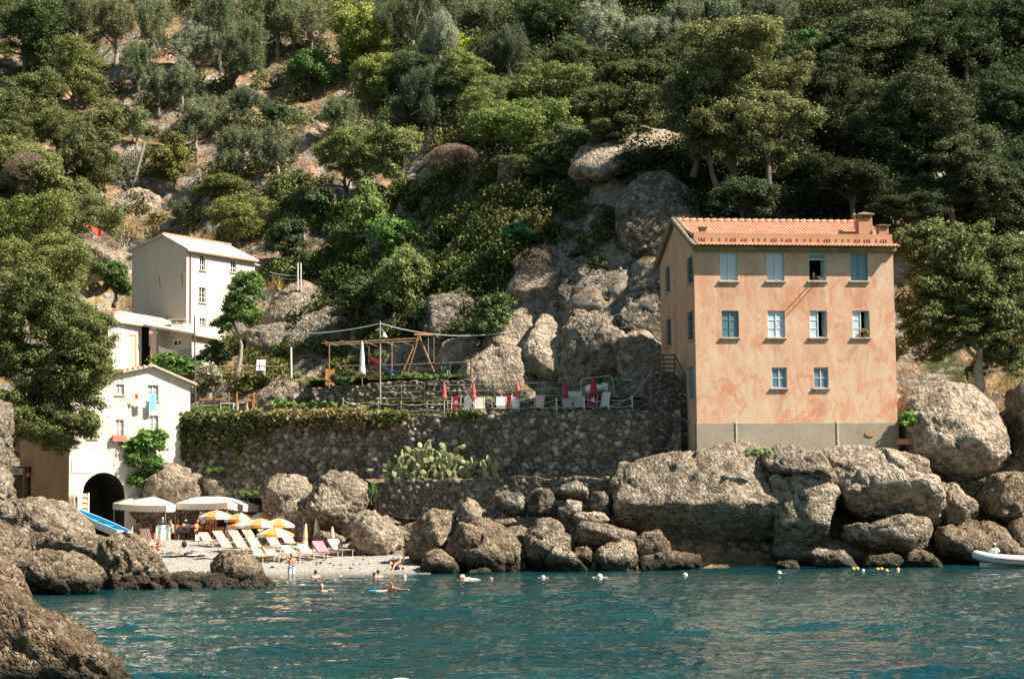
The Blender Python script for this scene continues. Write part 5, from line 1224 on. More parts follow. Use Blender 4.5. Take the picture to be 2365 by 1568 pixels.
T('bright green shrub above the rounded sunlit oak', 'B', 905, 545, 120, 120, (.055, .115, .03))
T('dark shrub at the upper right of the white house', 'B', 665, 555, 110, 110, (.028, .048, .02))
T('rounded sunlit oak above the lamp post', 'H', 940, 640, 170, 165, (.092, .112, .045))
T('round evergreen bush against the pale cliff', 'B', 1140, 735, 120, 145, (.055, .085, .035), off=1.0)
T('glossy dark green shrub growing out of the cliff', 'B', 1193, 542, 85, 58, (.028, .085, .04), off=1.)
T('bare twiggy shrub on top of the sunlit rounded boulder', 'D', 1230, 610, 85, 70, base=(1235, 650), off=.8)
T('dry brown scrub on the slope left of the gully', 'D', 1050, 370, 110, 70)
T('dead grey brush in the oaks at the left frame edge', 'D', 60, 400, 110, 100, off=3.)
T('dead grey brush beside the pale rock face', 'D', 215, 590, 110, 110, off=2.)
T('low shrub in front of the craggy outcrop', 'B', 790, 560, 90, 90, (.045, .075, .03))
T('dark shrub under the rounded sunlit oak', 'B', 830, 690, 120, 110, (.034, .05, .022))
T('green shrub beside the tall white house gable', 'B', 262, 645, 105, 110, (.05, .085, .028), Y=147)
# trees close to the houses
T('green vine covered tree in front of the tall white house, thin pale trunk', 'B', 555, 690, 125, 150, (.06, .105, .03), Y=133, base=(543, 868), trunk=(540, 745), bark=BARK_PALE, crowns=[(565, 665, 110, 90), (545, 715, 110, 110), (520, 750, 60, 50)], name='broadleaf_tree', cat='tree')
T('huge dark oak leaning over the white beach house', 'H', 120, 830, 310, 470, (.068, .078, .030), Y=116, base=(-45, 1150), tk=.7, bark=BARK_DARK, crowns=[(70, 720, 240, 220), (160, 760, 220, 210), (90, 870, 260, 200), (190, 880, 170, 170), (120, 985, 200, 140), (200, 985, 80, 100), (40, 960, 150, 170), (10, 805, 150, 170), (150, 1030, 120, 70)], deep=.6)
T('yellowish oak above the huge leaning oak', 'H', 80, 610, 250, 180, (.085, .095, .034), Y=121, base=(80, 760))
T('leafy tree with pale trunk on the domed boulder right of the orange house', 'Y', 2210, 650, 310, 300, (.072, .082, .036), Y=114.5, base=(2256, 893), trunk=(2264, 790), bark=BARK_PALE, tk=1.25, crowns=[(2150, 600, 170, 170), (2240, 610, 220, 190), (2310, 680, 130, 160), (2200, 700, 160, 90), (2300, 780, 140, 100), (2110, 570, 90, 110), (2150, 660, 150, 110), (2240, 760, 130, 80), (2350, 600, 110, 130), (2130, 735, 150, 110), (2190, 800, 110, 70), (2330, 830, 110, 80), (2330, 740, 150, 150), (2270, 690, 170, 130), (2180, 760, 110, 70)], deep=.7)
T('compound leaved tree of heaven growing between arch and stone wall', 'B', 340, 1050, 105, 125, (.055, .12, .03), Y=124.2, base=(330, 1150), crowns=[(345, 1030, 95, 70), (320, 1070, 70, 70), (360, 1075, 60, 50), (315, 1115, 60, 50), (370, 1010, 50, 40)], name='broadleaf_tree', cat='tree')
T('clipped green hedge below the annex', 'B', 408, 845, 90, 55, (.05, .105, .02), Y=131.5, name='hedge', cat='hedge')
T('dark bush behind the fence beside the annex', 'B', 490, 825, 90, 70, (.035, .06, .024), Y=134)
T('pale silvery bush on the garden fence', 'B', 490, 870, 70, 50, (.14, .15, .10), Y=130)
T('bright potted shrub in the wooden planter', 'B', 2101, 968, 56, 40, (.075, .16, .03), Y=110.95, base=(2101, 990), name='potted_shrub')

# low scrub over the slope: nobody could count it
def undergrowth():
    rng = np.random.default_rng(12); Vs, Fs, Cs = [], [], []; n0 = 0
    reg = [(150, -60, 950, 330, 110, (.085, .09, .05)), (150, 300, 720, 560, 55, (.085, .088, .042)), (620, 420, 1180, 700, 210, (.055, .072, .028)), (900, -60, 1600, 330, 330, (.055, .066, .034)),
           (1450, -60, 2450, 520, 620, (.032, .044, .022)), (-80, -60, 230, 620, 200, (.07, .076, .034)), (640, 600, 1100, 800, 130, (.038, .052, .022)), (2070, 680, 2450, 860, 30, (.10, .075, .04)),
           (1000, 300, 1320, 560, 70, (.07, .075, .034)), (440, 780, 900, 940, 60, (.07, .08, .034))]
    reg += [(1000, 430, 1420, 620, 75, (.05, .062, .026)), (1080, 600, 1200, 700, 18, (.05, .065, .026)), (-520, -100, -60, 900, 330, (.06, .068, .034)), (2420, 60, 2900, 880, 200, (.04, .05, .026)), (-80, -90, 900, 50, 150, (.07, .078, .042)), (850, -90, 2450, 40, 200, (.045, .055, .028))]
    for x0, y0, x1, y1, n, tn in reg:
        for _ in range(n):
            px, py = rng.uniform(x0, x1), rng.uniform(y0, y1); g = hit(px, py)
            r = rng.uniform(.5, 1.35) * (1.5 if (x0 >= 900 and y1 < 540) or y1 <= 50 or x1 < 0 or x0 > 2400 else 1.15 if y1 < 600 else .8); k = int(220 * r * r) + 90
            d = unit(rng.normal(size=(k, 3)) + np.array([0, 0, .35])); P = np.array(g) + d * (rng.uniform(0, 1, k) ** .4 * r)[:, None] * np.array([1.15, 1, .75]) + np.array([0, 0, r * .35])
            P += rng.normal(size=(k, 3)) * r * .16
            N = unit(d + rng.normal(size=(k, 3)) * .8); V, Fq = leaf_quads(P, N, .075, .125, rng)
            v = rng.uniform(.7, 1.35); hue = rng.uniform(-.12, .12); c = np.array([tn[0] * (1 + hue), tn[1], tn[2] * (.7 - .5 * hue)]) * v * 1.6
            Vs.append(V); Fs.append(Fq + n0); n0 += len(V); Cs.append(np.repeat(c[None], len(V), 0))
    o = link('undergrowth', npmesh('undergrowth', np.vstack(Vs), np.vstack(Fs), np.vstack(Cs)), VLEAF); tag(o, 'low scrub and bushes covering the hillside between the trees', kind='stuff')
undergrowth()
def blades(name, label, spots, h, col, kind='stuff', seed=1, w=.018, spread=.3):
    """upright grass blades around points"""
    rng = np.random.default_rng(seed); P = np.array([tuple(s[:3]) for s in spots]); n = len(P)
    P = P + np.c_[rng.normal(size=(n, 2)) * spread, np.zeros(n)]; hh = h * rng.uniform(.5, 1.3, n); d = unit(np.c_[rng.normal(size=(n, 2)) * .35, np.ones(n)])
    a = unit(np.c_[rng.normal(size=(n, 2)), np.zeros(n)]) * w
    V = np.stack([P - a, P + a, P + d * hh[:, None] + a * .2, P + d * hh[:, None] - a * .2], 1).reshape(-1, 3)
    c = np.array(col)[None] * rng.uniform(.65, 1.35, (n, 1)); C = np.repeat(c, 4, 0)
    o = link(name, npmesh(name, V, np.arange(4 * n).reshape(n, 4), C), VLEAF); tag(o, label, kind=kind); return o
rg = np.random.default_rng(4)
sp = []
for x0, y0, x1, y1, n in ((1360, 150, 1530, 175, 1500), (1360, 140, 1380, 260, 700), (640, 655, 740, 672, 900), (430, 545, 560, 560, 300), (200, 505, 380, 560, 1200), (1080, 390, 1140, 420, 400), (700, 580, 860, 630, 700), (2240, 885, 2350, 930, 160), (350, 220, 600, 330, 900), (640, 190, 860, 330, 900)):
    for _ in range(n):
        g = hit(rg.uniform(x0, x1), rg.uniform(y0, y1)); sp.append(g)
blades('dry_grass', 'straw coloured dry grass on the slope', sp, .55, (.42, .30, .11), seed=3, w=.03, spread=.25)
sp = [wallpt(rg.uniform(390, 1470), rg.uniform(.2, 2.6), -.08) for _ in range(9000)] + [wallpt(rg.uniform(840, 1420), rg.uniform(3.9, 5.2), .93) for _ in range(3500)] + [wallpt(rg.uniform(740, 1090), rg.uniform(5.3, 7), ZK - wallpt(900, 6).z) for _ in range(3500)]
blades('grass', 'green grass on the terraces', sp, .22, (.11, .17, .04), seed=5, w=.022)
# ivy and creepers over the wall top
def ivy(name, label, px0, px1, n, drop, tone, seed, lift=.35, back=.8, lw=.10, ll=.15):
    rng = np.random.default_rng(seed); P = []; N = []
    for _ in range(n):
        px = rng.uniform(px0, px1)
        if math.sin(px * .05 + seed) + .7 * math.sin(px * .13) < -.75 and rng.uniform() < .8: continue
        e = min(1, (px - px0) / 40 + .3, (px1 - px) / 60 + .15); t = rng.uniform() ** 1.3
        dz = -drop * e * t * (.35 + 1.1 * abs(math.sin(px * .023 + 1.3 * math.sin(px * .061))) * (.6 + .4 * math.sin(px * .3))); bk = rng.uniform(-.55, -.12) if dz < -.25 else rng.uniform(-.5, back)
        p = wallpt(px, bk, dz + rng.uniform(0, lift) * e); P.append(tuple(p + WN * -.03)); N.append(tuple(-WN * .8 + Vector((0, 0, .7))))
    n = len(P); P = np.array(P) + rng.normal(size=(n, 3)) * .07; N = unit(np.array(N) + rng.normal(size=(n, 3)) * .8); V, Fq = leaf_quads(P, N, lw, ll, rng)
    c = np.array(tone)[None] * rng.uniform(.7, 1.3, (n, 1)) * (1 + .5 * fbm(P / .8, 2, seed)[:, None]); o = link(name, npmesh(name, V, Fq, np.repeat(c, 4, 0)), VLEAF)
    return tag(o, label, 'climbing plant')
ivy('ivy', 'thick ivy spilling over the left half of the tall stone wall', 388, 660, 15000, 2.1, (.17, .185, .065), 5)
ivy('creeper', 'dry brownish creeper on top of the stone wall left of the rope fence', 560, 900, 8500, .95, (.28, .23, .10), 6, .45, 1.2, .06, .16)
ivy('ivy', 'small ivy patch hanging where the stone wall starts being bare', 860, 940, 1500, 1.0, (.16, .18, .06), 7)
ivy('ivy', 'little ivy tuft on the wall top under the red parasols', 1040, 1110, 900, .8, (.13, .15, .05), 8, .2, .2)
# prickly pears
def cactus(label, px0, px1, py0, pyb, n, Y, seed, fruit=True):
    rng = random.Random(seed); A0 = at((px0 + px1) / 2, pyb, Y); root = thing('prickly_pear', label, 'cactus', A0); hw = (px1 - px0) / 2 * mpp(Y); H_ = (pyb - py0) * mpp(Y)
    m = MB(); fr = MB(); tips = []
    def pad(p, d, s, az):
        d = d.normalized(); nrm = Vector((math.cos(az), math.sin(az), .1)); a = d.cross(nrm).normalized(); nn = a.cross(d)
        vs = []; K = 10
        for sgn in (-1, 1):
            for j in range(K):
                t = 2 * math.pi * j / K; vs.append(p + d * s * (.95 - .95 * math.cos(t)) * .55 + a * s * .36 * math.sin(t) + nn * sgn * .02)
        c0 = len(vs); vs += [p + d * s * .55 - nn * .05, p + d * s * .55 + nn * .05]
        fs = [(j, (j + 1) % K, K + (j + 1) % K, K + j) for j in range(K)] + [((j + 1) % K, j, c0) for j in range(K)] + [(K + j, K + (j + 1) % K, c0 + 1) for j in range(K)]
        m.add(vs, fs); return p + d * s * 1.0
    for i in range(n):
        x = rng.uniform(-1, 1); p = Vector((x * hw, rng.uniform(-.5, .5), -.1)); hmax = H_ * (1 - .55 * abs(x) ** 1.5) * rng.uniform(.5, 1); d = Vector((rng.uniform(-.3, .3), rng.uniform(-.3, .3), 1))
        while p.z < hmax:
            s = rng.uniform(.32, .52); p = pad(p, d, s, rng.uniform(-2.2, -.9) + (rng.random() < .3) * 1.2); d = Vector((rng.uniform(-.8, .8), rng.uniform(-.5, .3), rng.uniform(.5, 1)))
            if rng.random() < .5: pad(p - d * .1, Vector((rng.uniform(-1, 1), rng.uniform(-.6, .3), rng.uniform(.1, .9))), s * .85, rng.uniform(-2.3, -.8))
        if rng.random() < .5: tips.append(p)
    m.build('pad', m_plain('grey green cactus', (.26, .28, .13), .6, .25, 2.5), root)
    if fruit:
        for t in tips[:9]: fr.ell(t + Vector((0, 0, .03)), (.045, .045, .07), 6, 5)
        fr.build('fruit', m_plain('red cactus fruit', (.55, .14, .06), .5, .2, 6), root)
cactus('big clump of prickly pear with red fruit before the stone wall', 888, 1088, 1022, 1112, 40, 117.2, 3)
cactus('small prickly pear clump right of the big one', 1108, 1158, 1055, 1100, 7, 114.8, 5, False)
# green plants on ledges
for lab, px, py, w, h, Y, tn in [('grey green herb tuft on the pale rock under the orange house', 1752, 1046, 70, 26, 106.6, (.16, .21, .10)), ('small green weeds on the ledge behind the tents', 572, 1140, 50, 18, 122, (.08, .14, .04)),
    ('green weeds on the ledge under the ivy wall', 505, 1085, 60, 14, 124.2, (.09, .15, .04)), ('leafy weed beside the big round boulder', 858, 1135, 24, 40, 115.8, (.05, .10, .03)), ('weeds on the ledge right of the upright boulder', 2245, 1118, 60, 22, 110.5, (.10, .13, .06)),
    ('green plants at the foot of the pergola post', 790, 875, 60, 22, 124.6, (.05, .09, .03)), ('leafy plants on the playground bank under the swing', 985, 868, 110, 20, 122.5, (.07, .12, .035)), ('weeds at the foot of the white water tank', 1422, 880, 60, 14, 118, (.10, .19, .05)),
    ('flowering bush by the terrace end of the rope fence', 815, 948, 60, 22, 122.6, (.09, .15, .04)), ('feathery green plants on the wall top beside the patio', 700, 935, 160, 22, 125.5, (.10, .17, .05)), ('green plants on the wall top at the white beach house', 480, 950, 120, 22, 126.6, (.05, .12, .03))]:
    T(lab, 'B', px, py, w, h, tn, Y=Y, name='plant', cat='plant', tk=.4, deep=.9)
# ------------------------------------------------------------ terrace furniture
def wp(px, back, py=None):
    """a point over the terrace, back metres behind the wall edge; py picks the height"""
    p = wallpt(px, back, -.02)
    return p if py is None else at(px, py, p.y)
# rope fence: each post, ropes as parts of the fence run
fence = thing('rope_fence', 'rope fence along the terrace edge with two sagging ropes', 'fence', wallpt(1000, .35))
FO = fence.location
posts = [(792, 921, 1.6), (828.5, 933, .9), (873, 928, .45), (926, 930, .4), (986, 930, .4), (1033.5, 928, .4), (1086, 926, .4), (1135.6, 924, .4), (1181, 921, .4), (1236, 922, .4), (1285, 921, .4), (1349, 920, .4), (1405.6, 921, .4), (1460, 916, .4)]
pp = []
for px, pyt, bk in posts:
    b = wallpt(px, bk, -.15); t = at(px, pyt, b.y); m = MB(); m.tube([b - FO, t - FO], .045, 7); m.ell(t - FO + Vector((0, 0, .02)), .055, 7, 5); m.build('post', BARK_PALE if px < 1270 else STEEL_PALE, fence); pp.append((b + Vector((0, 0, .15)), t))
for fr in (.94, .45):
    m = MB(); pts = []
    for (b0, t0), (b1, t1) in zip(pp, pp[1:]):
        a, c = b0.lerp(t0, fr), b1.lerp(t1, fr)
        for k in range(8): s = k / 8; pts.append(a.lerp(c, s) - FO - Vector((0, 0, .11 * 4 * s * (1 - s))))
    pts.append(pp[-1][0].lerp(pp[-1][1], fr) - FO); m.tube(pts, .018, 5); m.build('rope', ROPE, fence)
# wire fence on the middle wall
wf = thing('wire_fence', 'thin wire fence with three wires on the middle terrace wall', 'fence', wallpt(1100, 3.5, .9)); FO = wf.location; pp = []
for px, pyt in ((880, 891), (927, 889), (980, 888), (1060, 887), (1142, 885), (1198, 884), (1252, 882), (1300, 882)):
    b = wallpt(px, 3.35, .9); t = at(px, pyt, b.y); m = MB(); m.tube([b - FO, t - FO], .018, 5); m.build('post', METAL, wf); pp.append((b, t))
for fr in (.97, .62, .28):
    m = MB(); m.tube([b.lerp(t, fr) - FO for b, t in pp], .008, 4); m.build('wire', STEEL_PALE, wf)

def closed_parasol(label, px, pyb, pyt, back, mat, col, lean=0., pole=STEEL_PALE, Y=None, base=None, group=None, fat=1., skirt=.5):
    b = base or wallpt(px, back, -.05); t = at(px + lean, pyt, b.y); root = thing('closed_parasol', label, 'parasol', b, 0, group); d = t - b; h = d.length; ax = d.normalized()
    m = MB(); m.tube([(0, 0, -.1), d * .98], .022, 7); m.build('pole', pole, root)
    f0 = d * ((pyb - pyt) and skirt); m = MB(); n = 16; k = 10; vs = []; e1 = ax.orthogonal().normalized(); e2 = ax.cross(e1)
    for i in range(k + 1):
        s = i / k; c = f0.lerp(d, s); r = (.03 + .15 * (1 - s) ** .75 * fat) * (1 - .25 * math.exp(-((s - .28) / .06) ** 2))
        for j in range(n): a = 2 * math.pi * j / n; rr = r * (1 + .22 * (j % 2) - .1); vs.append(c + (e1 * math.cos(a) + e2 * math.sin(a)) * rr)
    m.add(vs, [(i * n + j, i * n + (j + 1) % n, (i + 1) * n + (j + 1) % n, (i + 1) * n + j) for i in range(k) for j in range(n)] + [tuple(range(n))[::-1], tuple(range(k * n, k * n + n))])
    m.build('canopy', mat, root, True)
    c = f0.lerp(d, .3); m = MB(); m.tube([c - ax * .025, c + ax * .025], .14 * fat, 10); m.build('strap', col, root)
    return root
PG = 'closed red parasols on the terrace'
F_REDD = F_RED
closed_parasol('closed dark red parasol nearest the lamp post, in the sun', 1025.7, 922, 881.7, .9, m_plain('faded red canvas', (.52, .10, .10), .85, .3, 7), F_RED2)
closed_parasol('closed dark red parasol between two sunlit deck chairs, knotted foot', 1093.6, 925, 884, .9, m_plain('faded red canvas', (.55, .10, .10), .85, .3, 7), F_RED2, 0)
closed_parasol('closed red parasol leaning a little beside the red seats', 1199, 922, 879.6, 1.2, m_plain('faded red canvas', (.62, .14, .13), .85, .3, 7), F_RED2, -4)
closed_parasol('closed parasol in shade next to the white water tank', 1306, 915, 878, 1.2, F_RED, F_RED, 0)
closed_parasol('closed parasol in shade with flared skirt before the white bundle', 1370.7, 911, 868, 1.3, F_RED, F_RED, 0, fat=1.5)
closed_parasol('tall white closed parasol under the pergola', 836.5, 862, 788, 4., F_WHITE, F_CREAM, 0, WOOD_ORANGE, base=at(836.5, 886, wallpt(836, 4.2).y), fat=1.25, skirt=.22)

def deck_chair(label, px, back, az, seat_m, frame_m=STEEL_PALE, back_tilt=35, tag_m=None, sc=1., base=None, group=None):
    """sling sun chair: two bent side frames, seat and backrest slings, legs"""
    b = base or wallpt(px, back, -.03); root = thing('deck_chair', label, 'deck chair', b, az, group); root.scale = (sc,) * 3
    w = .29; t = R(back_tilt); bx, bz = math.sin(t), math.cos(t); A = (0, -.62, .34); Bp = (0, .1, .30); Cc = (0, .1 + .85 * bx, .30 + .85 * bz)
    for s in (-1, 1):
        m = MB(); m.tube([(s * w, y, z) for _, y, z in (A, Bp, Cc)], .018, 6); m.build('side_frame', frame_m, root)
        m = MB(); m.tube([(s * w, -.5, .33), (s * w, -.5, 0)], .016, 6); m.build('leg', frame_m, root)
        m = MB(); m.tube([(s * w, .02, .3), (s * w, .32, 0)], .016, 6); m.tube([(s * w, .1 + .3 * bx, .3 + .3 * bz), (s * w, -.05, 0.01)], .014, 6); m.build('leg', frame_m, root)
    m = MB(); m.sheet(lambda u, v: (-w + 2 * w * u, -.6 + .68 * v, .335 - .05 * v - .03 * math.sin(math.pi * v)), 4, 8); m.build('seat', seat_m, root)
    m = MB(); m.sheet(lambda u, v: (-w + 2 * w * u, .12 + .83 * bx * v, .31 + .83 * bz * v - .03 * math.sin(math.pi * v)), 4, 8); bk = m.build('backrest', seat_m, root)
    if tag_m: m = MB(); y = .12 + .5 * bx; z = .31 + .5 * bz; m.prism([(-.1, y - .03, z - .06), (.1, y - .03, z - .06), (.1, y - .03 + .07 * bx, z + .07 * bz), (-.1, y - .03 + .07 * bx, z + .07 * bz)], (0, -.01, .0)); m.build('label_patch', tag_m, bk)
    return root
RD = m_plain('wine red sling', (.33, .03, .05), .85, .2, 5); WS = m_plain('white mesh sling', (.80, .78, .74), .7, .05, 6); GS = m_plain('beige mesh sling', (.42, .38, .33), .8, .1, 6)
deck_chair('wine red backed deck chair with pale label patch, first along the rope fence', 1051, .95, WRZ + .1, RD, tag_m=PLAST_W, back_tilt=10)
deck_chair('bright white upright deck chair between the first two red parasols', 1075, .85, WRZ - .3, WS, back_tilt=14)
deck_chair('beige deck chair with bent white frame right of the second red parasol', 1108, .9, WRZ + .5, GS, back_tilt=22)
deck_chair('white deck chair behind the sagging rope, empty', 1156, .95, WRZ + .3, WS, back_tilt=22)
deck_chair('white deck chair with red headrest beneath the leaning red parasol', 1184, 1.0, WRZ - .1, WS, back_tilt=20)
deck_chair('red folding seat behind the white deck chairs', 1165, 2.1, WRZ, m_plain('red sling', (.62, .05, .03), .85, .15, 5), back_tilt=12, sc=1.1)
deck_chair('second red folding seat beside the leaning red parasol', 1186, 2.0, WRZ - .2, m_plain('red sling', (.64, .05, .03), .85, .15, 5), back_tilt=12, sc=1.15)
deck_chair('white and red deck chair with a pink towel over its arm', 1243, .95, WRZ + .2, m_plain('pale pink sling', (.74, .42, .40), .85, .15, 5), back_tilt=18)
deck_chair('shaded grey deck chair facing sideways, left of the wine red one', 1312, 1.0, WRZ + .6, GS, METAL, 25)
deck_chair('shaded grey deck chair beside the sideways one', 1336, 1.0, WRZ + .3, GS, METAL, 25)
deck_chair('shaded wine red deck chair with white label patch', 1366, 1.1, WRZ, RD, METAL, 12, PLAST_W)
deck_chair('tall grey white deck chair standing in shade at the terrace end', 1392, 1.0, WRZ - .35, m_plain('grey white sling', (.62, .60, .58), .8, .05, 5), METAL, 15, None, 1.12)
deck_chair('folded grey mesh chair leaning by the swing frame', 1028, 5.8, WRZ + .2, m_plain('dark mesh', (.09, .13, .14), .7, .2, 6), STEEL_PALE, 28, base=wallpt(1028, 5.9, ZK - wallpt(1028, 5.9).z))
deck_chair('white chair standing at the garden fence beneath the vine covered tree', 602, 0, 0, WS, WHITE, 15, base=Vector((at(602, 870, 131).x, 131., at(602, 868, 131).z)))
# tank, bundle, hoop, plank
a = wallpt(1329, 4.0, .93); m = MB(); m.b2((-.44, -.3, -.1), (.44, .3, .43)); m.b2((-.47, -.33, .431), (.47, .33, .49)); o = m.build('water_tank', PLAST_W); o.location = a; o.rotation_euler = (0, 0, WRZ * .4); tag(o, 'white plastic water tank on the terrace wall behind the shaded chairs', 'tank')
y = wallpt(1376, 2.6).y; p = at(1376, 897, y); m = MB(); m.ell((0, 0, 0), (.55, .4, .26), 16, 10); m.ell((-.35, -.1, -.05), (.3, .3, .3), 12, 8); V_ = m.build('covered_bundle', F_WHITE, None, True); V_.location = p; tag(V_, 'white covered bundle lying on the terrace bank', 'bundle')
y = wallpt(1380, 3.2).y; pts = [at(a, b, y) for a, b in ((1341, 912), (1342, 879), (1350, 874), (1405, 868), (1413, 870), (1417, 889), (1417, 905))]; m = MB(); m.tube([q - pts[0] for q in pts], .025, 6); o = m.build('handrail', STEEL_PALE); o.location = pts[0]; tag(o, 'bent metal handrail on the bank above the white bundle', 'handrail')
p = at(1452, 877, wallpt(1452, 3).y); m = MB(); m.box((0, 0, 0), (.42, .3, .05), .1); o = m.build('plank', PLAST_W); o.location = p; g = ground_under(p); tag(o, 'short white board lying on the shaded rock beside the stair', 'board')
p = at(1396, 884, wallpt(1396, 3.3).y); m = MB(); m.sheet(lambda u, v: (u * .42 - .2, .05 * math.sin(u * 6), -.45 * v), 8, 6); o = m.build('towel', F_WHITE); o.location = p; tag(o, 'white towel hung over the bent handrail', 'towel')
# lamp post
b = wallpt(878, 2.6, .3); t = at(878, 741, b.y); root = thing('lamp_post', 'tall thin lamp post with white cone shade carrying cables', 'lamp post', b); d = t - b
m = MB(); m.tube([(0, 0, -.5), d], [.05, .035], 8); m.build('pole', METAL, root)
q = at(887.5, 768, b.y) - b; s = at(879, 757, b.y) - b; m = MB(); m.tube([s, s.lerp(q, .55) + Vector((0, 0, .02)), q], .018, 6); m.build('arm', METAL, root)
m = MB(); m.lathe([(.03, .0), (.06, -.03), (.22, -.30), (.21, -.31), (.02, -.1)], q, 14); m.build('lamp_shade', WHITE, root, True)
# cables
def cable(label, pts, r=.02, sag=.5, mat=WIRE, name='cable'):
    m = MB(); P = []
    for a, c in zip(pts, pts[1:]):
        a, c = Vector(a), Vector(c)
        for k in range(14): s = k / 14; P.append(a.lerp(c, s) - Vector((0, 0, sag * 4 * s * (1 - s))))
    P.append(Vector(pts[-1])); m.tube([p - P[0] for p in P], r, 5); o = m.build(name, mat); o.location = P[0]; tag(o, label, 'cable')
top = at(878, 747, b.y); cable('pale cable sagging from the white house tree to the lamp post', [at(490, 742, 133.5), top], .028, .75)
cable('pale cable sagging from the lamp post to the round bush', [top, at(1195, 763, 124.8)], .028, .55)
cable('thin cable from the orange house gable wall to the cliff', [H.O + H.b * 5.5 + H.t * -.02 + Vector((0, 0, H.f(1611, 800)[1] + 3.7)), hit(1350, 742) - Vector((0, .4, 0))], .018, .3)
cable('second thin cable below the gable cable', [H.O + H.b * 5.5 + H.t * -.02 + Vector((0, 0, H.f(1611, 800)[1] + 2.6)), hit(1420, 760) - Vector((0, .4, 0))], .014, .2)
y = S.O.y; cable('taut rope from the terrace end up to the stair landing', [wallpt(1405, .6, .3), wallpt(1462, .5, .9), S.O + Vector((-2.3, .1, H.f(1530, 850)[1] + .1))], .018, .05, ROPE, 'stay_rope')
# pergola
yp = wallpt(850, 4.6).y; PO = at(760, 895, yp); root = thing('pergola', 'rough pole pergola of thin logs beside the slide', 'pergola', PO); q = lambda px, py, dy=0.: at(px, py, yp + dy) - PO
for px, pt, pb in ((760.5, 796, 897), (905, 789, 868)): m = MB(); m.tube([q(px, pb), q(px, pt)], .035, 6); m.build('post', WOOD, root)
m = MB(); m.tube([q(743, 793), q(840, 788), q(965, 781)], .035, 6); m.build('beam', WOOD, root)
m = MB(); m.tube([q(752, 797, 1.8), q(965, 787, 1.8)], .03, 6); m.build('beam', WOOD, root)
for px in (760, 800, 850, 895, 935): m = MB(); m.tube([q(px - 12, 787, -.3), q(px + 22, 800, 2.0)], .022, 6); m.build('rafter', WOOD, root)
# swing frame
ys = wallpt(965, 5.8).y; PO = at(965, 866, ys); root = thing('swing_frame', 'wooden A shaped swing frame with orange log beam', 'swing', PO); q = lambda px, py, dy=0.: at(px, py, ys + dy) - PO
for a, c, dy in (((966, 776), (926, 868), 0), ((968, 776), (1007, 870), 0)): m = MB(); m.tube([q(*a), q(*c, dy)], .055, 8); m.build('leg', WOOD, root)
for a, c in (((968, 776), (940, 866)), ((966, 776), (1003, 866))): m = MB(); m.tube([q(*a, 1.9), q(*c, 2.0)], .045, 8); m.build('leg', WOOD, root)
m = MB(); m.tube([q(957, 773, -.25), q(1000, 774, -.2)], .07, 9); m.tube([q(968, 774, 0), q(968, 774, 2.0)], .05, 8); m.build('beam', WOOD_ORANGE, root)
m = MB(); m.tube([q(989, 779, .0), q(990, 838, .0)], .012, 5); m.tube([q(1002, 779, .1), q(1002, 838, .1)], .012, 5); m.build('rope', ROPE, root); m = MB(); m.box(q(996, 839, .05), (.5, .2, .04)); m.build('seat', F_BLUE, root)
# slide hut
yh = wallpt(880, 5.2).y; PO = at(880, 868, yh); root = thing('playhouse', 'small dark wooden play hut with red and blue slide', 'playhouse', PO); q = lambda px, py, dy=0.: at(px, py, yh + dy) - PO
for px in (852, 880):
    for dy in (.1, 1.2): m = MB(); m.tube([q(px, 868, dy), q(px, 800, dy)], .05, 6); m.build('post', WOOD_DARK, root)
m = MB(); a, c = q(850, 838, .1), q(882, 834, 1.2); m.b2((a.x, a.y, a.z), (c.x, c.y, a.z + .08)); m.build('deck', WOOD_DARK, root)
m = MB(); [m.b2((a.x, a.y + .02 + .001 * k, a.z - 1.1 + k * .25), (c.x, a.y + .06, a.z - .95 + k * .25)) for k in range(4)]; m.build('panel', WOOD, root)
def chute(p0, p1, mat):
    m = MB(); d = p1 - p0; d.normalize(); s = d.cross(Vector((0, 0, 1))).normalized() * .28; u = s.cross(d).normalized(); u = u if u.z > 0 else -u
    m.prism([p0 - s, p0 + s, p1 + s, p1 - s], u * -.03); m.prism([p0 - s, p1 - s, p1 - s + u * .16, p0 - s + u * .16], s * -.1); m.prism([p0 + s, p1 + s, p1 + s + u * .16, p0 + s + u * .16], s * .1); m.build('chute', mat, root)
pm_ = q(884, 846, -.15); chute(q(858, 830, .05), pm_, F_RED); chute(pm_ + Vector((.01, 0, -.03)), q(909, 866, -.5), m_plain('blue slide plastic', (.05, .14, .28), .4, .15, 4))
yb = wallpt(760, 4.3).y; p = at(762, 891, yb); m = MB(); h = 40 * mpp(yb); [m.box((-.22 + k * .15, .02 * (k % 2), h / 2), (.14, .04, h - .08 * (k % 3)), 0, 0, ('X', -.12)) for k in range(4)]; o = m.build('wooden_board', WOOD_ORANGE); o.location = p; tag(o, 'upright brown plank panel leaning beside the first pergola post', 'board')
# rail fence of the playground
yr_ = lambda px: wallpt(px, 5.3).y
root = thing('pole_fence', 'rough pole fence around the playground', 'fence', at(900, 870, yr_(900))); FO = root.location
for pt in (((775, 846), (900, 843), (1090, 836)), ((775, 862), (900, 858), (1010, 851))): m = MB(); m.tube([at(px, py, yr_(px)) - FO for px, py in pt], .035, 6); m.build('rail', WOOD, root)
for px, pt, pb in ((778, 838, 884), (940, 838, 872), (1022, 832, 868), (1088, 832, 868)): m = MB(); m.tube([at(px, pb, yr_(px)) - FO, at(px, pt, yr_(px)) - FO], .045, 6); m.build('post', WOOD_DARK, root)
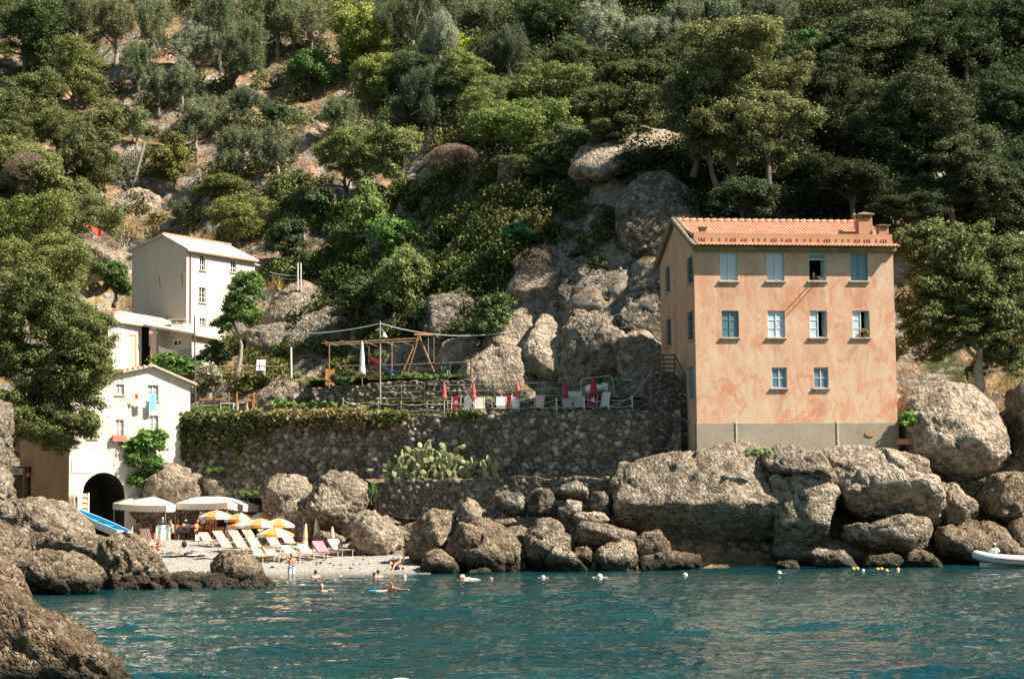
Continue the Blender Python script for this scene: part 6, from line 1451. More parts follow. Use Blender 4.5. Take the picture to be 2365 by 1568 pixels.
# garden fence and patio beside the lower house
yg = 130.6; root = thing('garden_fence', 'wooden garden fence on the slope beside the annex', 'fence', at(560, 866, yg)); FO = root.location
for pt in (((452, 848), (560, 845), (660, 846)), ((452, 862), (560, 860), (640, 864))): m = MB(); m.tube([at(px, py, yg) - FO for px, py in pt], .035, 6); m.build('rail', WOOD, root)
for px in (458, 508, 545, 600, 630, 656): m = MB(); m.tube([at(px, 872, yg) - FO, at(px, 838, yg) - FO], .04, 6); m.build('post', WOOD_DARK, root)
b = at(452, 930, 129); t = at(449, 728, 129); m = MB(); m.tube([(0, 0, -.5), t - b], [.06, .045], 8); o = m.build('utility_pole', METAL_DARK); o.location = b; tag(o, 'tall thin dark pole standing between the two white houses', 'pole')
b = at(673, 852, 130.); t = at(672, 802, 130.); m = MB(); m.tube([(0, 0, -.6), t - b], .07, 7); o = m.build('concrete_post', STEEL_PALE); o.location = b; tag(o, 'short pale post on the rock left of the pergola', 'post')
yq = 128.0; p0 = at(441, 940, yq); root = thing('patio_bench', 'brown wooden bench rail of the small patio beside the beach house', 'bench', p0); q = lambda px, py, dy=0.: at(px, py, yq + dy) - p0
for py in (922, 936): m = MB(); m.b2(q(462, py + 2.5), q(525, py - 2.5, .12)); m.build('rail', WOOD, root)
for px in (461, 496, 527): m = MB(); m.b2(q(px - 2, 945, -.03), q(px + 2, 916, .16)); m.build('post', WOOD_DARK, root)
def patio_box(name, lab, cat, px0, px1, py0, py1, dy, dep, mat):
    m = MB(); a, c = at(px0, py1, yq + dy), at(px1, py0, yq + dy); w = c.x - a.x; h = c.z - a.z; m.b2((0, 0, h - .05), (w, dep, h)); o = m.build('top', mat); r = thing(name, lab, cat, a); o.parent = r
    for x in (.04, w - .04):
        for y in (.04, dep - .04): m = MB(); m.tube([(x, y, -.25), (x, y, h - .051)], .025, 6); m.build('leg', mat, r)
patio_box('table', 'white topped patio table with a green corner cloth', 'table', 508, 540, 930, 945, -.1, .7, WHITE)
patio_box('table', 'second white patio table in the orange frame', 'table', 548, 572, 928, 942, .2, .6, PLAST_W)
o = patio_box('chair', 'orange seat at the patio beside the wire frame', 'chair', 566, 584, 925, 940, .3, .5, WOOD_ORANGE)
m = MB(); a = at(484, 922, yq + .3); m.lathe([(.0, 0), (.16, .0), (.18, .42), (.15, .42), (.13, .05)], (0, 0, 0), 14); o = m.build('bucket', METAL); o.location = a; tag(o, 'shiny metal bucket standing on the patio bench', 'bucket')
m = MB(); a = at(521, 945, yq + .9); w = 8 * mpp(yq); m.b2((-w, 0, -.3), (w, .45, 38 * mpp(yq))); o = m.build('stone_pillar', STONE_PALE); o.location = a; tag(o, 'pale stone pillar at the patio', 'pillar')
root = thing('orange_frame', 'thin orange painted frame around the patio corner', 'frame', at(565, 945, yq)); FO = root.location
for px in (547, 586): m = MB(); m.tube([at(px, 948, yq) - FO, at(px, 906, yq) - FO], .045, 6); m.build('post', WOOD_ORANGE, root)
m = MB(); m.tube([at(547, 926, yq) - FO, at(586, 924, yq) - FO], .035, 6); m.build('rail', WOOD_ORANGE, root)
# netting
def net(label, corners, n, m_):
    m = MB(); A_, B_, C_, D_ = corners
    P = lambda u, v: (A_.lerp(B_, u)).lerp(D_.lerp(C_, u), v) - A_ - Vector((0, 0, .25 * math.sin(math.pi * u) * (1 - v)))
    for i in range(n + 1): m.tube([P(i / n, v / 6) for v in range(7)], .012, 4)
    k = max(2, n // 2)
    for j in range(k + 1): m.tube([P(u / 8, j / k) for u in range(9)], .012, 4)
    o = m.build('netting', m_); o.location = A_; return tag(o, label, 'net')
WN_ = m_plain('grey netting', (.30, .30, .29), .8, .1, 5)
net('grey safety netting strung below the small ball shaped olive', (at(225, 340, 165), at(330, 334, 165), at(318, 432, 164), at(270, 425, 164)), 22, WN_)
net('pale net screen in front of the annex above the hedge', (at(366, 800, 133.8), at(440, 802, 133.4), at(442, 832, 133.2), at(372, 832, 133.6)), 30, WN_)
a, c = at(305, 432, 163.8), at(334, 330, 163.8); m = MB(); m.tube([(0, 0, -.3), c - a], [.13, .10], 8); o = m.build('leaning_pole', BARK_PALE); o.location = a; tag(o, 'leaning grey wooden pole holding the safety netting', 'pole')
m = MB(); rr = random.Random(2)
m.sheet(lambda u, v: ((u - .5) * 1.5 + .2 * v, -.3 + .25 * math.sin(u * 7 + v * 3), .55 - 1.0 * u + .2 * math.sin(v * 5 + u * 4) + .35 * v), 10, 6); o = m.build('red_cloth', F_RED2); o.scale = (.7, .7, .7); o.location = at(216, 538, 147); tag(o, 'red cloth caught on the slope above the white house', 'cloth')
p = hit(640, 645) ; m = MB(); m.ell((0, 0, 0), (1.0, .45, .22), 14, 6); o = m.build('hammock', m_plain('rusty red boat', (.35, .10, .06), .8, .3, 4)); o.location = at(652, 654, p.y - 1.5); tag(o, 'rusty red upturned tub beside the white house wires', 'tub')
for k, (x0, y0, x1, y1) in enumerate(((622, 628, 690, 636), (622, 636, 688, 645))): cable('thin white wires from the white house side to the posts' if k == 0 else 'lower thin white wire from the white house side', [at(x0, y0, 142), at(x1, y1, 141)], .018, .1)
for k, px in enumerate((688, 695)): b = at(px, 652, 141); m = MB(); m.tube([(0, 0, -.6), (0, 0, 1.4)], .05, 6); o = m.build('fence_post', STEEL_PALE); o.location = b; tag(o, ('left' if k == 0 else 'right') + ' post of the pale pair right of the tall white house', 'post', 'pale posts by the tall white house')
# ------------------------------------------------------------ people
def remesh(o, vox):
    md = o.modifiers.new('skin over', 'REMESH'); md.mode = 'VOXEL'; md.voxel_size = vox; md.use_smooth_shade = True
    md2 = o.modifiers.new('soften', 'SMOOTH'); md2.factor = .5; md2.iterations = 2
    return o
def cap(m, a, b, ra, rb):
    m.tube([a, b], [ra, rb], 10); m.ell(a, ra * .995, 10, 6); m.ell(b, rb * .995, 10, 6)
POSES = dict(
 stand=dict(P=(0, 0, .94), N=(0, .01, 1.46), H=(0, -.03, 1.6), el=((-.25, .03, 1.14), (.25, .03, 1.14)), wr=((-.27, -.07, .9), (.27, -.07, .9)), hd=((0, -.2, -1), (0, -.2, -1)), kn=((-.1, -.03, .5), (.1, -.03, .5)), an=((-.11, .02, .08), (.11, .02, .08))),
 hold=dict(el=((-.29, -.08, 1.18), (.29, -.08, 1.18)), wr=((-.3, -.32, 1.2), (.3, -.32, 1.2)), hd=((0, -1, .1), (0, -1, .1))),
 wade=dict(el=((-.28, -.06, 1.2), (.25, -.1, 1.15)), wr=((-.1, -.2, 1.36), (.08, -.26, 1.2)), hd=((.4, -.3, .8), (-.8, -.2, .2)), H=(0, -.06, 1.59)),
 sit=dict(P=(0, 0, .47), N=(0, -.06, .98), H=(0, -.12, 1.12), el=((-.26, -.14, .74), (.26, -.14, .74)), wr=((-.18, -.36, .74), (.18, -.36, .74)), hd=((.2, -1, 0), (-.2, -1, 0)), kn=((-.12, -.43, .5), (.12, -.43, .5)), an=((-.12, -.42, .08), (.12, -.42, .08))),
 ground=dict(P=(0, 0, .11), N=(0, -.12, .62), H=(0, -.2, .75), el=((-.27, -.28, .45), (.27, -.28, .45)), wr=((-.1, -.5, .42), (.1, -.5, .42)), hd=((.9, -.2, 0), (-.9, -.2, 0)), kn=((-.12, -.42, .48), (.12, -.42, .48)), an=((-.1, -.62, .07), (.1, -.62, .07))),
 lie=dict(P=(0, 0, .11), N=(0, .5, .14), H=(0, .65, .16), el=((-.27, .28, .07), (.27, .28, .07)), wr=((-.3, .02, .06), (.3, .02, .06)), hd=((0, -1, 0), (0, -1, 0)), kn=((-.1, -.43, .2), (.1, -.43, .12)), an=((-.11, -.84, .07), (.11, -.84, .07))),
 recline=dict(P=(0, 0, .11), N=(0, .34, .46), H=(0, .38, .6), el=((-.32, .42, .2), (.34, .16, .55)), wr=((-.36, .44, .05), (.44, -.06, .68)), hd=((-.2, .6, -.2), (.3, -.4, .8)), kn=((-.12, -.38, .44), (.14, -.4, .36)), an=((-.12, -.62, .07), (.14, -.66, .07))),
 swim=dict(el=((-.32, -.1, 1.3), (.32, -.1, 1.3)), wr=((-.42, -.3, 1.33), (.42, -.3, 1.33)), hd=((-.3, -1, 0), (.3, -1, 0)), H=(0, -.04, 1.6)),
 side=dict(el=((-.1, -.3, 1.3), (.36, .12, 1.36)), wr=((-.1, -.5, 1.3), (.6, .25, 1.37)), hd=((0, -1, 0), (1, .3, 0))),
 prone=dict(P=(0, 0, -.06), N=(0, -.5, .02), H=(0, -.64, .10), el=((-.3, -.66, -.04), (.3, -.66, -.04)), wr=((-.2, -.9, -.05), (.2, -.9, -.05)), hd=((0, -1, 0), (0, -1, 0)), kn=((-.1, .43, -.1), (.1, .43, -.1)), an=((-.1, .84, -.1), (.1, .84, -.1))),
 lean=dict(P=(0, .12, .94), N=(0, -.12, 1.38), H=(0, -.2, 1.5), el=((-.27, -.24, 1.08), (.27, -.24, 1.08)), wr=((-.08, -.38, 1.06), (.08, -.38, 1.06)), hd=((.9, -.3, 0), (-.9, -.3, 0))))
def person(label, pose, loc, rz=0, sc=1., skin=SKIN, hair=HAIR, top=None, bottom=None, hat=None, group=None, bikini=None):
    J = dict(POSES['stand']); J.update(POSES[pose]); V3 = Vector
    root = thing('person', label, 'person', loc, rz, group); root.scale = (sc,) * 3
    P, N, H = V3(J['P']), V3(J['N']), V3(J['H']); ax = V3((1, 0, 0)); up = (N - P).normalized()
    m = MB(); ch = P.lerp(N, .72); wa = P.lerp(N, .36)
    for s in (-1, 1):
        cap(m, P + ax * .065 * s, wa + ax * .055 * s, .105, .088); cap(m, wa + ax * .055 * s, ch + ax * .075 * s, .088, .105); cap(m, ch + ax * .07 * s, N - up * .07 + ax * .12 * s, .1, .062)
    cap(m, N - up * .06, H - (H - N) * .25, .062, .05); m.ell(H, (.078, .098, .112), 14, 10); m.ell(H + V3((0, -.098, -.015)), (.014, .022, .02), 6, 5)
    for s in (-1, 1): m.ell(H + V3((s * .08, .01, -.01)), (.012, .02, .028), 6, 5)
    hipz = []; sh = []
    for i, s in enumerate((-1, 1)):
        S_ = N - up * .065 + ax * .17 * s; E, W = V3(J['el'][i]), V3(J['wr'][i]); cap(m, S_, E, .056, .042); cap(m, E, W, .042, .028); sh.append((S_, E))
        d = V3(J['hd'][i]).normalized(); pe = W + d * .085; cap(m, W, pe, .03, .034); sd = d.cross(V3((0, 0, 1)) if abs(d.z) < .8 else V3((0, 1, 0))).normalized(); nn = sd.cross(d).normalized()
        for f in range(4):
            a = pe + sd * (f - 1.5) * .021; b = a + d * (.04 + .006 * (1.5 - abs(f - 1.5))); c = b + (d * .8 - nn * .5).normalized() * (.034 - .004 * abs(f - 1)); cap(m, a, b, .011, .0105); cap(m, b, c, .0105, .009)
        t = W + d * .03 + sd * .03 * s; cap(m, t, t + (d * .7 + sd * .7 * s) * .05, .013, .011)
        K, A = V3(J['kn'][i]), V3(J['an'][i]); hp = P + ax * .085 * s - up * .02; cap(m, hp, K, .085, .055); cap(m, K, K.lerp(A, .35), .055, .054); cap(m, K.lerp(A, .35), A, .054, .036); hipz.append((hp, K))
        sh_d = (A - K).normalized(); fd = V3((0, -1, 0)) if sh_d.z < -.6 else V3((0, -.3, .95)); cap(m, A + V3((0, .02, -.03)) if sh_d.z < -.6 else A, A + fd * .17 + (V3((0, 0, -.045)) if sh_d.z < -.6 else V3()), .038, .028)
    remesh(m.build('body', skin, root), .014)
    if hair:
        h = MB(); h.ell(H + V3((0, .018, .03)), (.086, .095, .098), 12, 9); h.ell(H + V3((0, .055, -.02)), (.075, .055, .09), 10, 7); remesh(h.build('hair', hair, root), .014)
    e = MB()
    for s in (-1, 1): e.ell(H + V3((s * .03, -.088, .012)), (.011, .008, .007), 6, 4)
    e.box(H + V3((0, -.092, -.05)), (.04, .008, .008)); e.build('face', EYE, root)
    if top:
        t = MB()
        for s in (-1, 1):
            cap(t, P + up * .02 + ax * .065 * s, wa + ax * .055 * s, .122, .108); cap(t, wa + ax * .055 * s, ch + ax * .075 * s, .108, .122); cap(t, ch + ax * .07 * s, N - up * .075 + ax * .12 * s, .115, .075)
        for S_, E in sh: cap(t, S_, S_.lerp(E, .7), .074, .066)
        remesh(t.build('shirt', top, root), .018)
    if bottom:
        t = MB()
        for s, (hp, K) in zip((-1, 1), hipz): cap(t, P + ax * .065 * s + up * .04, hp, .118, .108); cap(t, hp, hp.lerp(K, .62), .104, .09)
        remesh(t.build('shorts', bottom, root), .018)
    if bikini:
        t = MB()
        for s in (-1, 1): cap(t, P + ax * .065 * s - up * .02, P + ax * .062 * s + up * .03, .112, .108); cap(t, ch + ax * .075 * s, ch + ax * .07 * s + up * .03, .111, .109)
        remesh(t.build('swimsuit', bikini, root), .018)
    if hat:
        t = MB(); t.ell(H + V3((0, .005, .055)), (.092, .108, .075), 12, 8); t.ell(H + V3((0, -.12, .05)), (.07, .07, .012), 10, 5); t.build('cap', hat, root, True)
    return root
SW = m_plain('blue white swim shorts', (.55, .64, .74), .8, .2, 8); TURQ = m_plain('turquoise swimwear', (.10, .55, .55), .7, .15, 6); GREYT = m_plain('grey cotton', (.35, .35, .36), .9, .15, 6)
MAN = person('balding man in a navy shirt holding up a patterned towel on the pebbles', 'hold', beach(375, 1260), R(15), 1.0, SKIN2, None, F_NAVY, GREYT)
p = MAN.location; m = MB()
m.sheet(lambda u, v: ((u - .5) * .84, -.40 + .05 * math.sin(u * 11 + v) - .03 * v, 1.2 - .92 * v - .03 * math.cos(u * 6) * (1 - v)), 20, 14); o = m.build('towel', TOWEL, None, True); o.location = p; o.rotation_euler = (0, 0, R(15)); tag(o, 'patterned grey green towel held up by the man in navy', 'towel')
person('tanned woman sitting hugging her knees on the pebbles behind the dark boulder', 'ground', beach(371, 1277), R(-50), .98, SKIN, HAIR_B, bikini=F_BLACK)
q = beach(372, 1284); person('sunbather lying on a light blue towel behind the dark boulder', 'lie', q + Vector((.25, 0, .04)), R(75), 1., SKIN, HAIR, bikini=F_BLUE)
m = MB(); m.sheet(lambda u, v: (-1.0 + 1.9 * u, -.42 + .84 * v, .03 + .02 * math.sin(u * 9)), 14, 6); o = m.build('beach_towel', F_BLUE); o.location = q + Vector((.25, 0, 0)); o.rotation_euler = (0, 0, R(-15)); tag(o, 'light blue towel spread under the sunbather', 'towel')
person('sun tanned man in pale blue shorts wading at the beach edge', 'wade', Vector((at(673, 1300, 98.6).x, 98.6, -.5)), R(20), 1., SKIN, HAIR_B, bottom=SW)
person('bather with dark hair sitting in the shallows, only head and shoulders out', 'swim', Vector((at(729, 1320, 97.6).x, 97.6, -1.36)), R(200), 1., SKIN2, HAIR)
person('left one of two bathers close together in the shallows', 'swim', Vector((at(864, 1320, 96.6).x, 96.6, -1.43)), R(150), .98, SKIN2, HAIR)
person('right one of two bathers close together, head higher', 'swim', Vector((at(873.5, 1318, 97).x, 97, -1.36)), R(190), 1., SKIN2, HAIR)
person('man reclining at the water edge with one arm raised', 'recline', beach(915, 1317) + Vector((0, .3, -.02)), R(-25), 1.02, SKIN, HAIR_G, bottom=F_NAVY)
person('person sitting in the shadow of the slanting boulder', 'ground', beach(938, 1295) + Vector((0, 0, .25)), R(30), .95, SKIN, HAIR_B, bikini=F_RED2)
person('swimmer facing the sea with only head above water', 'swim', atz(743, 1364, 0) - Vector((0, 0, 1.44)), R(5), 1.02, SKIN2, HAIR_B)
person('bearded swimmer in profile with one shoulder and arm above water', 'side', atz(906, 1366, 0) - Vector((0, 0, 1.34)), R(-55), 1.05, SKIN, HAIR)
person('distant swimmer with just the head out near the hollow boulder', 'swim', atz(1061, 1338, 0) - Vector((0, 0, 1.48)), R(60), 1., SKIN, HAIR)
person('swimmer lying flat in the water wearing a white cap', 'prone', atz(1098, 1337, 0), R(-70), 1., SKIN2, None, bikini=TURQ, hat=F_WHITE)
p = atz(872, 1364, 0); m = MB(); m.ell((0, 0, .0), (.42, .16, .05), 12, 6); o = m.build('swim_float', m_plain('bright blue foam', (.03, .38, .62), .5, .1, 4)); o.location = p; tag(o, 'bright blue swim float beside the bearded swimmer', 'float')
# two people looking out of the window
u, z = H.f(1884, 648); sill = holes[2][1]
def inwin(px, lab, top, hr_, sc, rz, skin):
    u, _ = H.f(px, 640, .25); person(lab, 'lean', H.O + H.t * u + H.b * .42 + Vector((0, 0, sill - 1.06 * sc)), H.rz + rz, sc, skin, hr_, top, F_NAVY)
inwin(1881, 'dark dressed woman leaning out of the top floor window', F_BLACK, HAIR_B, .98, R(-15), SKIN2)
inwin(1897, 'man in a white shirt bent over the sill of the top floor window', F_WHITE, HAIR, .95, R(10), SKIN)
# flower pot on the sill
u, z = H.f(1996, 779, .0); m = MB(); m.lathe([(.07, 0), (.11, .16), (.08, .16)], n=10)
root = thing('flower_pot', 'flower pot with red and yellow blooms on an upper window sill', 'flower pot', H.O + H.t * u + H.b * -.03 + Vector((0, 0, holes[7][1]))); m.build('pot', WOOD_DARK, root)
rng_ = np.random.default_rng(3); k = 260; d = unit(rng_.normal(size=(k, 3)) + [0, 0, .4]); Pq = d * (rng_.uniform(.3, 1, k) * .2)[:, None] + [0, 0, .28]; Vq, Fq = leaf_quads(Pq, d, .03, .045, rng_); o = link('foliage', npmesh('foliage', Vq, Fq), LEAF, root); o.color = (.10, .16, .03, 1)
m = MB()
for i in range(16): m.ell(tuple(d[i] * .21 + np.array([0, 0, .28])), .035, 6, 5, i % 2)
m.build('bloom', [F_RED2, PLAST_Y], root)

# ------------------------------------------------------------ beach furniture
def tent(label, FL, FR, BR, top, val=.42):
    FL, FR, BR = (at(*q) for q in (FL, FR, BR)); BL = FL + BR - FR; C = (FL + BR) / 2; zt = max(FL.z, FR.z, BR.z); root = thing('awning_tent', label, 'tent', Vector((C.x, C.y, beach_z(C.y))))
    O = root.location; L = lambda p: p - O; ap = Vector((C.x, C.y, top)); cs = [FL, FR, BR, BL]; m = MB()
    for a, b in zip(cs, cs[1:] + cs[:1]):
        m.sheet(lambda u, v: L(a.lerp(b, u).lerp(ap, v) + Vector((0, 0, .16 * math.sin(math.pi * v) - .06 * math.sin(math.pi * u) * (1 - v)))), 8, 8)
    m.build('canopy', F_TENT, root, True)
    for a, b in zip(cs, cs[1:] + cs[:1]):
        v = MB(); n = max(8, int((b - a).length / .05)); out = (b - a).cross(Vector((0, 0, 1))).normalized() * .004; vs = []
        for i in range(n + 1):
            p = a.lerp(b, i / n); sag = .06 * math.sin(math.pi * i / n); s = (i / n) * (b - a).length / .3
            vs += [L(p) + out - Vector((0, 0, sag - .005)), L(p) + out * (1 + 4 * math.sin(s * 3)) - Vector((0, 0, val * (.8 + .2 * abs(math.sin(s * math.pi))) + sag))]
        v.add(vs, [(2 * i, 2 * i + 2, 2 * i + 3, 2 * i + 1) for i in range(n)]); v.build('valance', F_TENT, root)
    for p in cs:
        q = p.lerp(C, .04); q.z = p.z; v = MB(); v.tube([Vector((L(q).x, L(q).y, beach_z(q.y) - O.z - .3)), L(q)], .03, 6); v.build('pole', METAL, root)
    v = MB(); v.tube([Vector((0, 0, -.2)), L(ap) - Vector((0, 0, .05))], .03, 6); v.build('mast', METAL, root); return root
tent('large white awning tent with scalloped edge nearest the boat arch', (260.5, 1162, 124), (384, 1167, 121.2), (413, 1163, 124.8), at(352, 1143, 123).z)
tent('large white awning tent with orange lit underside, right of the other one', (402, 1161.5, 124), (526, 1160, 121.0), (598, 1166.6, 124.2), at(503, 1146, 122.6).z)
def umbrella(label, px, pyt, rim, half, pyb, Y=None):
    b = beach(px, pyb); Y = b.y; t = at(px, pyt, Y); root = thing('beach_umbrella', label, 'beach umbrella', b, random.Random(int(px)).uniform(0, 1), 'open orange and white beach umbrellas'); h = (t - b).length; r = half * mpp(Y) * 1.16; zr = at(px, rim, Y).z - b.z
    m = MB(); m.tube([(0, 0, -.25), (0, 0, h)], .022, 7); m.ell((0, 0, h + .03), .035, 6, 5); m.build('pole', WOOD, root)
    m = MB(); n = 8
    prof = [(0, h), (.33, h - (h - zr) * .17), (.68, h - (h - zr) * .55), (1, zr)]
    for j in range(n):
        for (ra, za), (rb, zb) in zip(prof, prof[1:]):
            q = []
            for k in range(4):
                a0, a1 = 2 * math.pi * (j + k / 3) / n, 0
                f = 1 - .035 * math.sin(math.pi * k / 3); q.append((a0, f))
            for (a, f), (a2, f2) in zip(q, q[1:]):
                P_ = lambda rr, zz, aa, ff: (r * rr * ff * math.cos(aa), r * rr * ff * math.sin(aa), zz)
                if ra == 0: m.poly([P_(rb, zb, a, f), P_(rb, zb, a2, f2), (0, 0, za)], j % 2)
                else: m.poly([P_(ra, za, a, f), P_(rb, zb, a, f), P_(rb, zb, a2, f2), P_(ra, za, a2, f2)], j % 2)
                if rb == 1: m.poly([P_(rb, zb, a, f), P_(1.005, zb - .16, a, f), P_(1.005, zb - .16, a2, f2), P_(rb, zb, a2, f2)], j % 2)
    m.build('canopy', [F_TENT, F_ORANGE], root)
    m = MB()
    for j in range(n): a = 2 * math.pi * j / n; m.tube([(0, 0, h - .02), (r * .66 * math.cos(a), r * .66 * math.sin(a), h - (h - zr) * .55 - .02), (r * .98 * math.cos(a), r * .98 * math.sin(a), zr - .01)], .008, 4)
    m.build('ribs', METAL, root); return root
umbrella('open orange and white beach umbrella standing nearest the awning tents', 499.8, 1178, 1193, 36, 1243)
umbrella('open orange and white beach umbrella half hidden behind its front neighbour, back row centre', 557, 1184, 1199, 33, 1247)
umbrella('open orange and white beach umbrella at the far back row end', 609, 1181.5, 1196, 33, 1246)
umbrella('open orange and white beach umbrella in the middle of the second row', 572, 1198, 1213.5, 35, 1260)
umbrella('open orange and white beach umbrella right end of the second row', 643, 1196.6, 1212, 33, 1262)
umbrella('open orange and white beach umbrella between the front and second row', 603, 1197, 1212, 32, 1264)
umbrella('open orange and white beach umbrella standing foremost by the water', 636, 1218, 1233, 37, 1288)
CG_ = 'closed orange parasols on the beach'
F_PO = m_stripe('orange and cream striped canvas', (.84, .48, .20), (.78, .70, .58), 9)
closed_parasol('closed orange beach parasol leaning between loungers, first of three', 703, 1268, 1209, 0, F_PO, F_ORANGE, 3.5, WOOD, base=beach(703, 1272), skirt=.2)
closed_parasol('tallest closed striped beach parasol in the middle of three', 733, 1252, 1194, 0, F_PO, F_CREAM, -2, WOOD, base=beach(733, 1258), fat=1.3, skirt=.25)
closed_parasol('closed orange beach parasol next to the towel covered loungers', 767.5, 1264, 1216, 0, F_PO, F_ORANGE, 0, WOOD, base=beach(767.5, 1270), skirt=.3)
def lounger(label, hp, fp, mat, tw=None, tl=None):
    f = beach(*fp); hx = at(hp[0], hp[1], f.y + 1.5); d = Vector((hx.x - f.x, 1.55, 0)); az = math.atan2(d.y, d.x) - math.pi / 2
    root = thing('sun_lounger', label, 'sun lounger', f + Vector((0, 0, .0)), az, 'sling sun loungers on the pebble beach'); w = .33; z = .36; bt = R(38); L1 = 1.25; L2 = .78; e = (L1 + L2 * math.cos(bt), z + L2 * math.sin(bt))
    for s in (-1, 1):
        m = MB(); m.tube([(s * w, 0, z), (s * w, 1.95, z)], .022, 6); m.build('side_rail', F_ORANGE2 if 0 else WOOD_PALE, root)
        for y in (.12, 1.75): m = MB(); m.tube([(s * w, y, z), (s * w, y, -.05)], .02, 6); m.build('leg', WOOD_PALE, root)
        m = MB(); m.tube([(s * w * .93, L1, z), (s * w * .93, *e)], .02, 6); m.tube([(s * w * .93, L1 + .5 * math.cos(bt), z + .5 * math.sin(bt)), (s * w * .93, L1 + .62, z)], .014, 5); m.build('back_frame', WOOD_PALE, root)
    m = MB(); m.sheet(lambda u, v: (-w + 2 * w * u, L1 * v, z + .01 - .05 * math.sin(math.pi * v)), 4, 8); m.build('seat', mat, root)
    m = MB(); m.sheet(lambda u, v: ((-w + 2 * w * u) * .92, L1 + L2 * math.cos(bt) * v, z + .012 + L2 * math.sin(bt) * v - .03 * math.sin(math.pi * v)), 4, 6); m.build('backrest', mat, root)
    if tw:
        m = MB(); m.sheet(lambda u, v: ((-w + 2 * w * u) * 1.06, .25 + 1.75 * v, z + .035 + max(0, (.25 + 1.75 * v - L1)) * math.tan(bt) * .98 + .012 * math.sin(u * 8 + v * 12)), 6, 20)
        m.v = [q for q in m.v]; o = m.build('towel', tw, None, True); o.matrix_world = Matrix.Translation(root.location) @ Matrix.Rotation(az, 4, 'Z'); o.scale = (1, .9, 1); tag(o, tl, 'towel')
    return root
WOOD_PALE = m_plain('pale lounger frame', (.74, .60, .44), .6, .1, 5); F_WP = m_plain('whitish sling fabric', (.84, .63, .46), .85, .06, 4)
for lab, hp, fp, mt, tw, tl in [
 ('orange sling lounger nearest the water at the dark mossy boulder', (593, 1276), (622, 1299), F_ORANGE2, None, None),
 ('pale sling lounger second from the mossy boulder in the front row', (614, 1263), (659, 1297), F_WP, None, None),
 ('peach sling lounger in the front row behind the wading man', (650, 1258), (707, 1295), F_ORANGE2, None, None),
 ('peach sling lounger in front of the leaning closed parasol', (694, 1247), (739, 1293), F_WP, None, None),
 ('lounger covered by a pink towel in the front row', (730, 1247), (771, 1290), F_WP, F_PINK, 'pink towel spread on a front row lounger'),
 ('lounger with pale striped towel at the front row end', (767, 1252), (805, 1285), F_WP, m_plain('pale pink towel', (.80, .50, .44), .9, .2, 7), 'pale pink towel on the last front row lounger'),
 ('orange lounger with raised back in the second row', (548, 1264), (585, 1280), F_ORANGE2, None, None),
 ('second orange lounger with raised back beside the foremost umbrella', (580, 1262), (617, 1277), F_ORANGE2, None, None),
 ('orange lounger at the end of the back row beside the tents', (466, 1246), (505, 1263), F_ORANGE2, None, None),
 ('orange lounger second in the back row beside the umbrella pole', (498, 1244), (538, 1259), F_ORANGE2, None, None),
 ('orange lounger under the middle umbrella of the back row', (535, 1244), (574, 1258), F_ORANGE2, None, None),
 ('orange lounger fourth in the back row', (566, 1243), (606, 1256), F_ORANGE2, None, None),
 ('pale lounger between front and second row beneath the foremost umbrella', (626, 1258), (662, 1276), F_WP, None, None),
 ('orange lounger left end of the second row', (512, 1262), (548, 1278), F_ORANGE2, None, None),
 ('pale lounger in the second row behind the peach ones', (660, 1250), (692, 1268), F_WP, None, None),
 ('orange lounger last of the back row against the rocks', (602, 1243), (645, 1255), F_ORANGE2, None, None)]: lounger(lab, hp, fp, mt, tw, tl)
# under the tents
def ctable(label, px, py, wpx, mat, Y):
    g = under(px, py); w = wpx * mpp(g.y) / 2; root = thing('dining_table', label, 'table', g); m = MB(); m.b2((-w, -.4, .70), (w, .4, .74)); m.build('top', WOOD, root)
    m = MB(); m.b2((-w - .02, -.42, .745), (w + .02, .42, .76)); m.sheet(lambda u, v: (-w - .02 + (2 * w + .04) * u, -.43 - .02 * math.sin(u * 14), .755 - .36 * v * (1 - .4 * math.sin(math.pi * u))), 16, 4); o = m.build('tablecloth', mat); o.location = g; tag(o, 'cloth lying on the ' + label, 'tablecloth')
    for x in (-w + .06, w - .06):
        for y in (-.33, .33): m = MB(); m.tube([(x, y, 0), (x, y, .70)], .025, 6); m.build('leg', WOOD, root)
def chair(label, p, az, mat):
    root = thing('cafe_chair', label, 'chair', p, az, 'wooden chairs under the tents'); m = MB(); m.box((0, 0, .45), (.42, .42, .04)); m.build('seat', mat, root); m = MB(); m.box((0, .2, .75), (.4, .03, .32), 0, 0, ('X', -.15)); m.build('backrest', mat, root)
    for x in (-.18, .18):
        for y in (-.18, .18): m = MB(); m.tube([(x, y, 0), (x, y, .43 if y < 0 else .9)], .018, 5); m.build('leg', mat, root)
ctable('dining table with orange cloth at the tent edge', 503, 1243, 33, F_ORANGE, 0)
ctable('dark dining table in the middle under the tents', 430, 1249, 36, F_NAVY, 0)
ctable('dining table deep in the shade under the first tent', 330, 1246, 34, WOOD_DARK, 0)
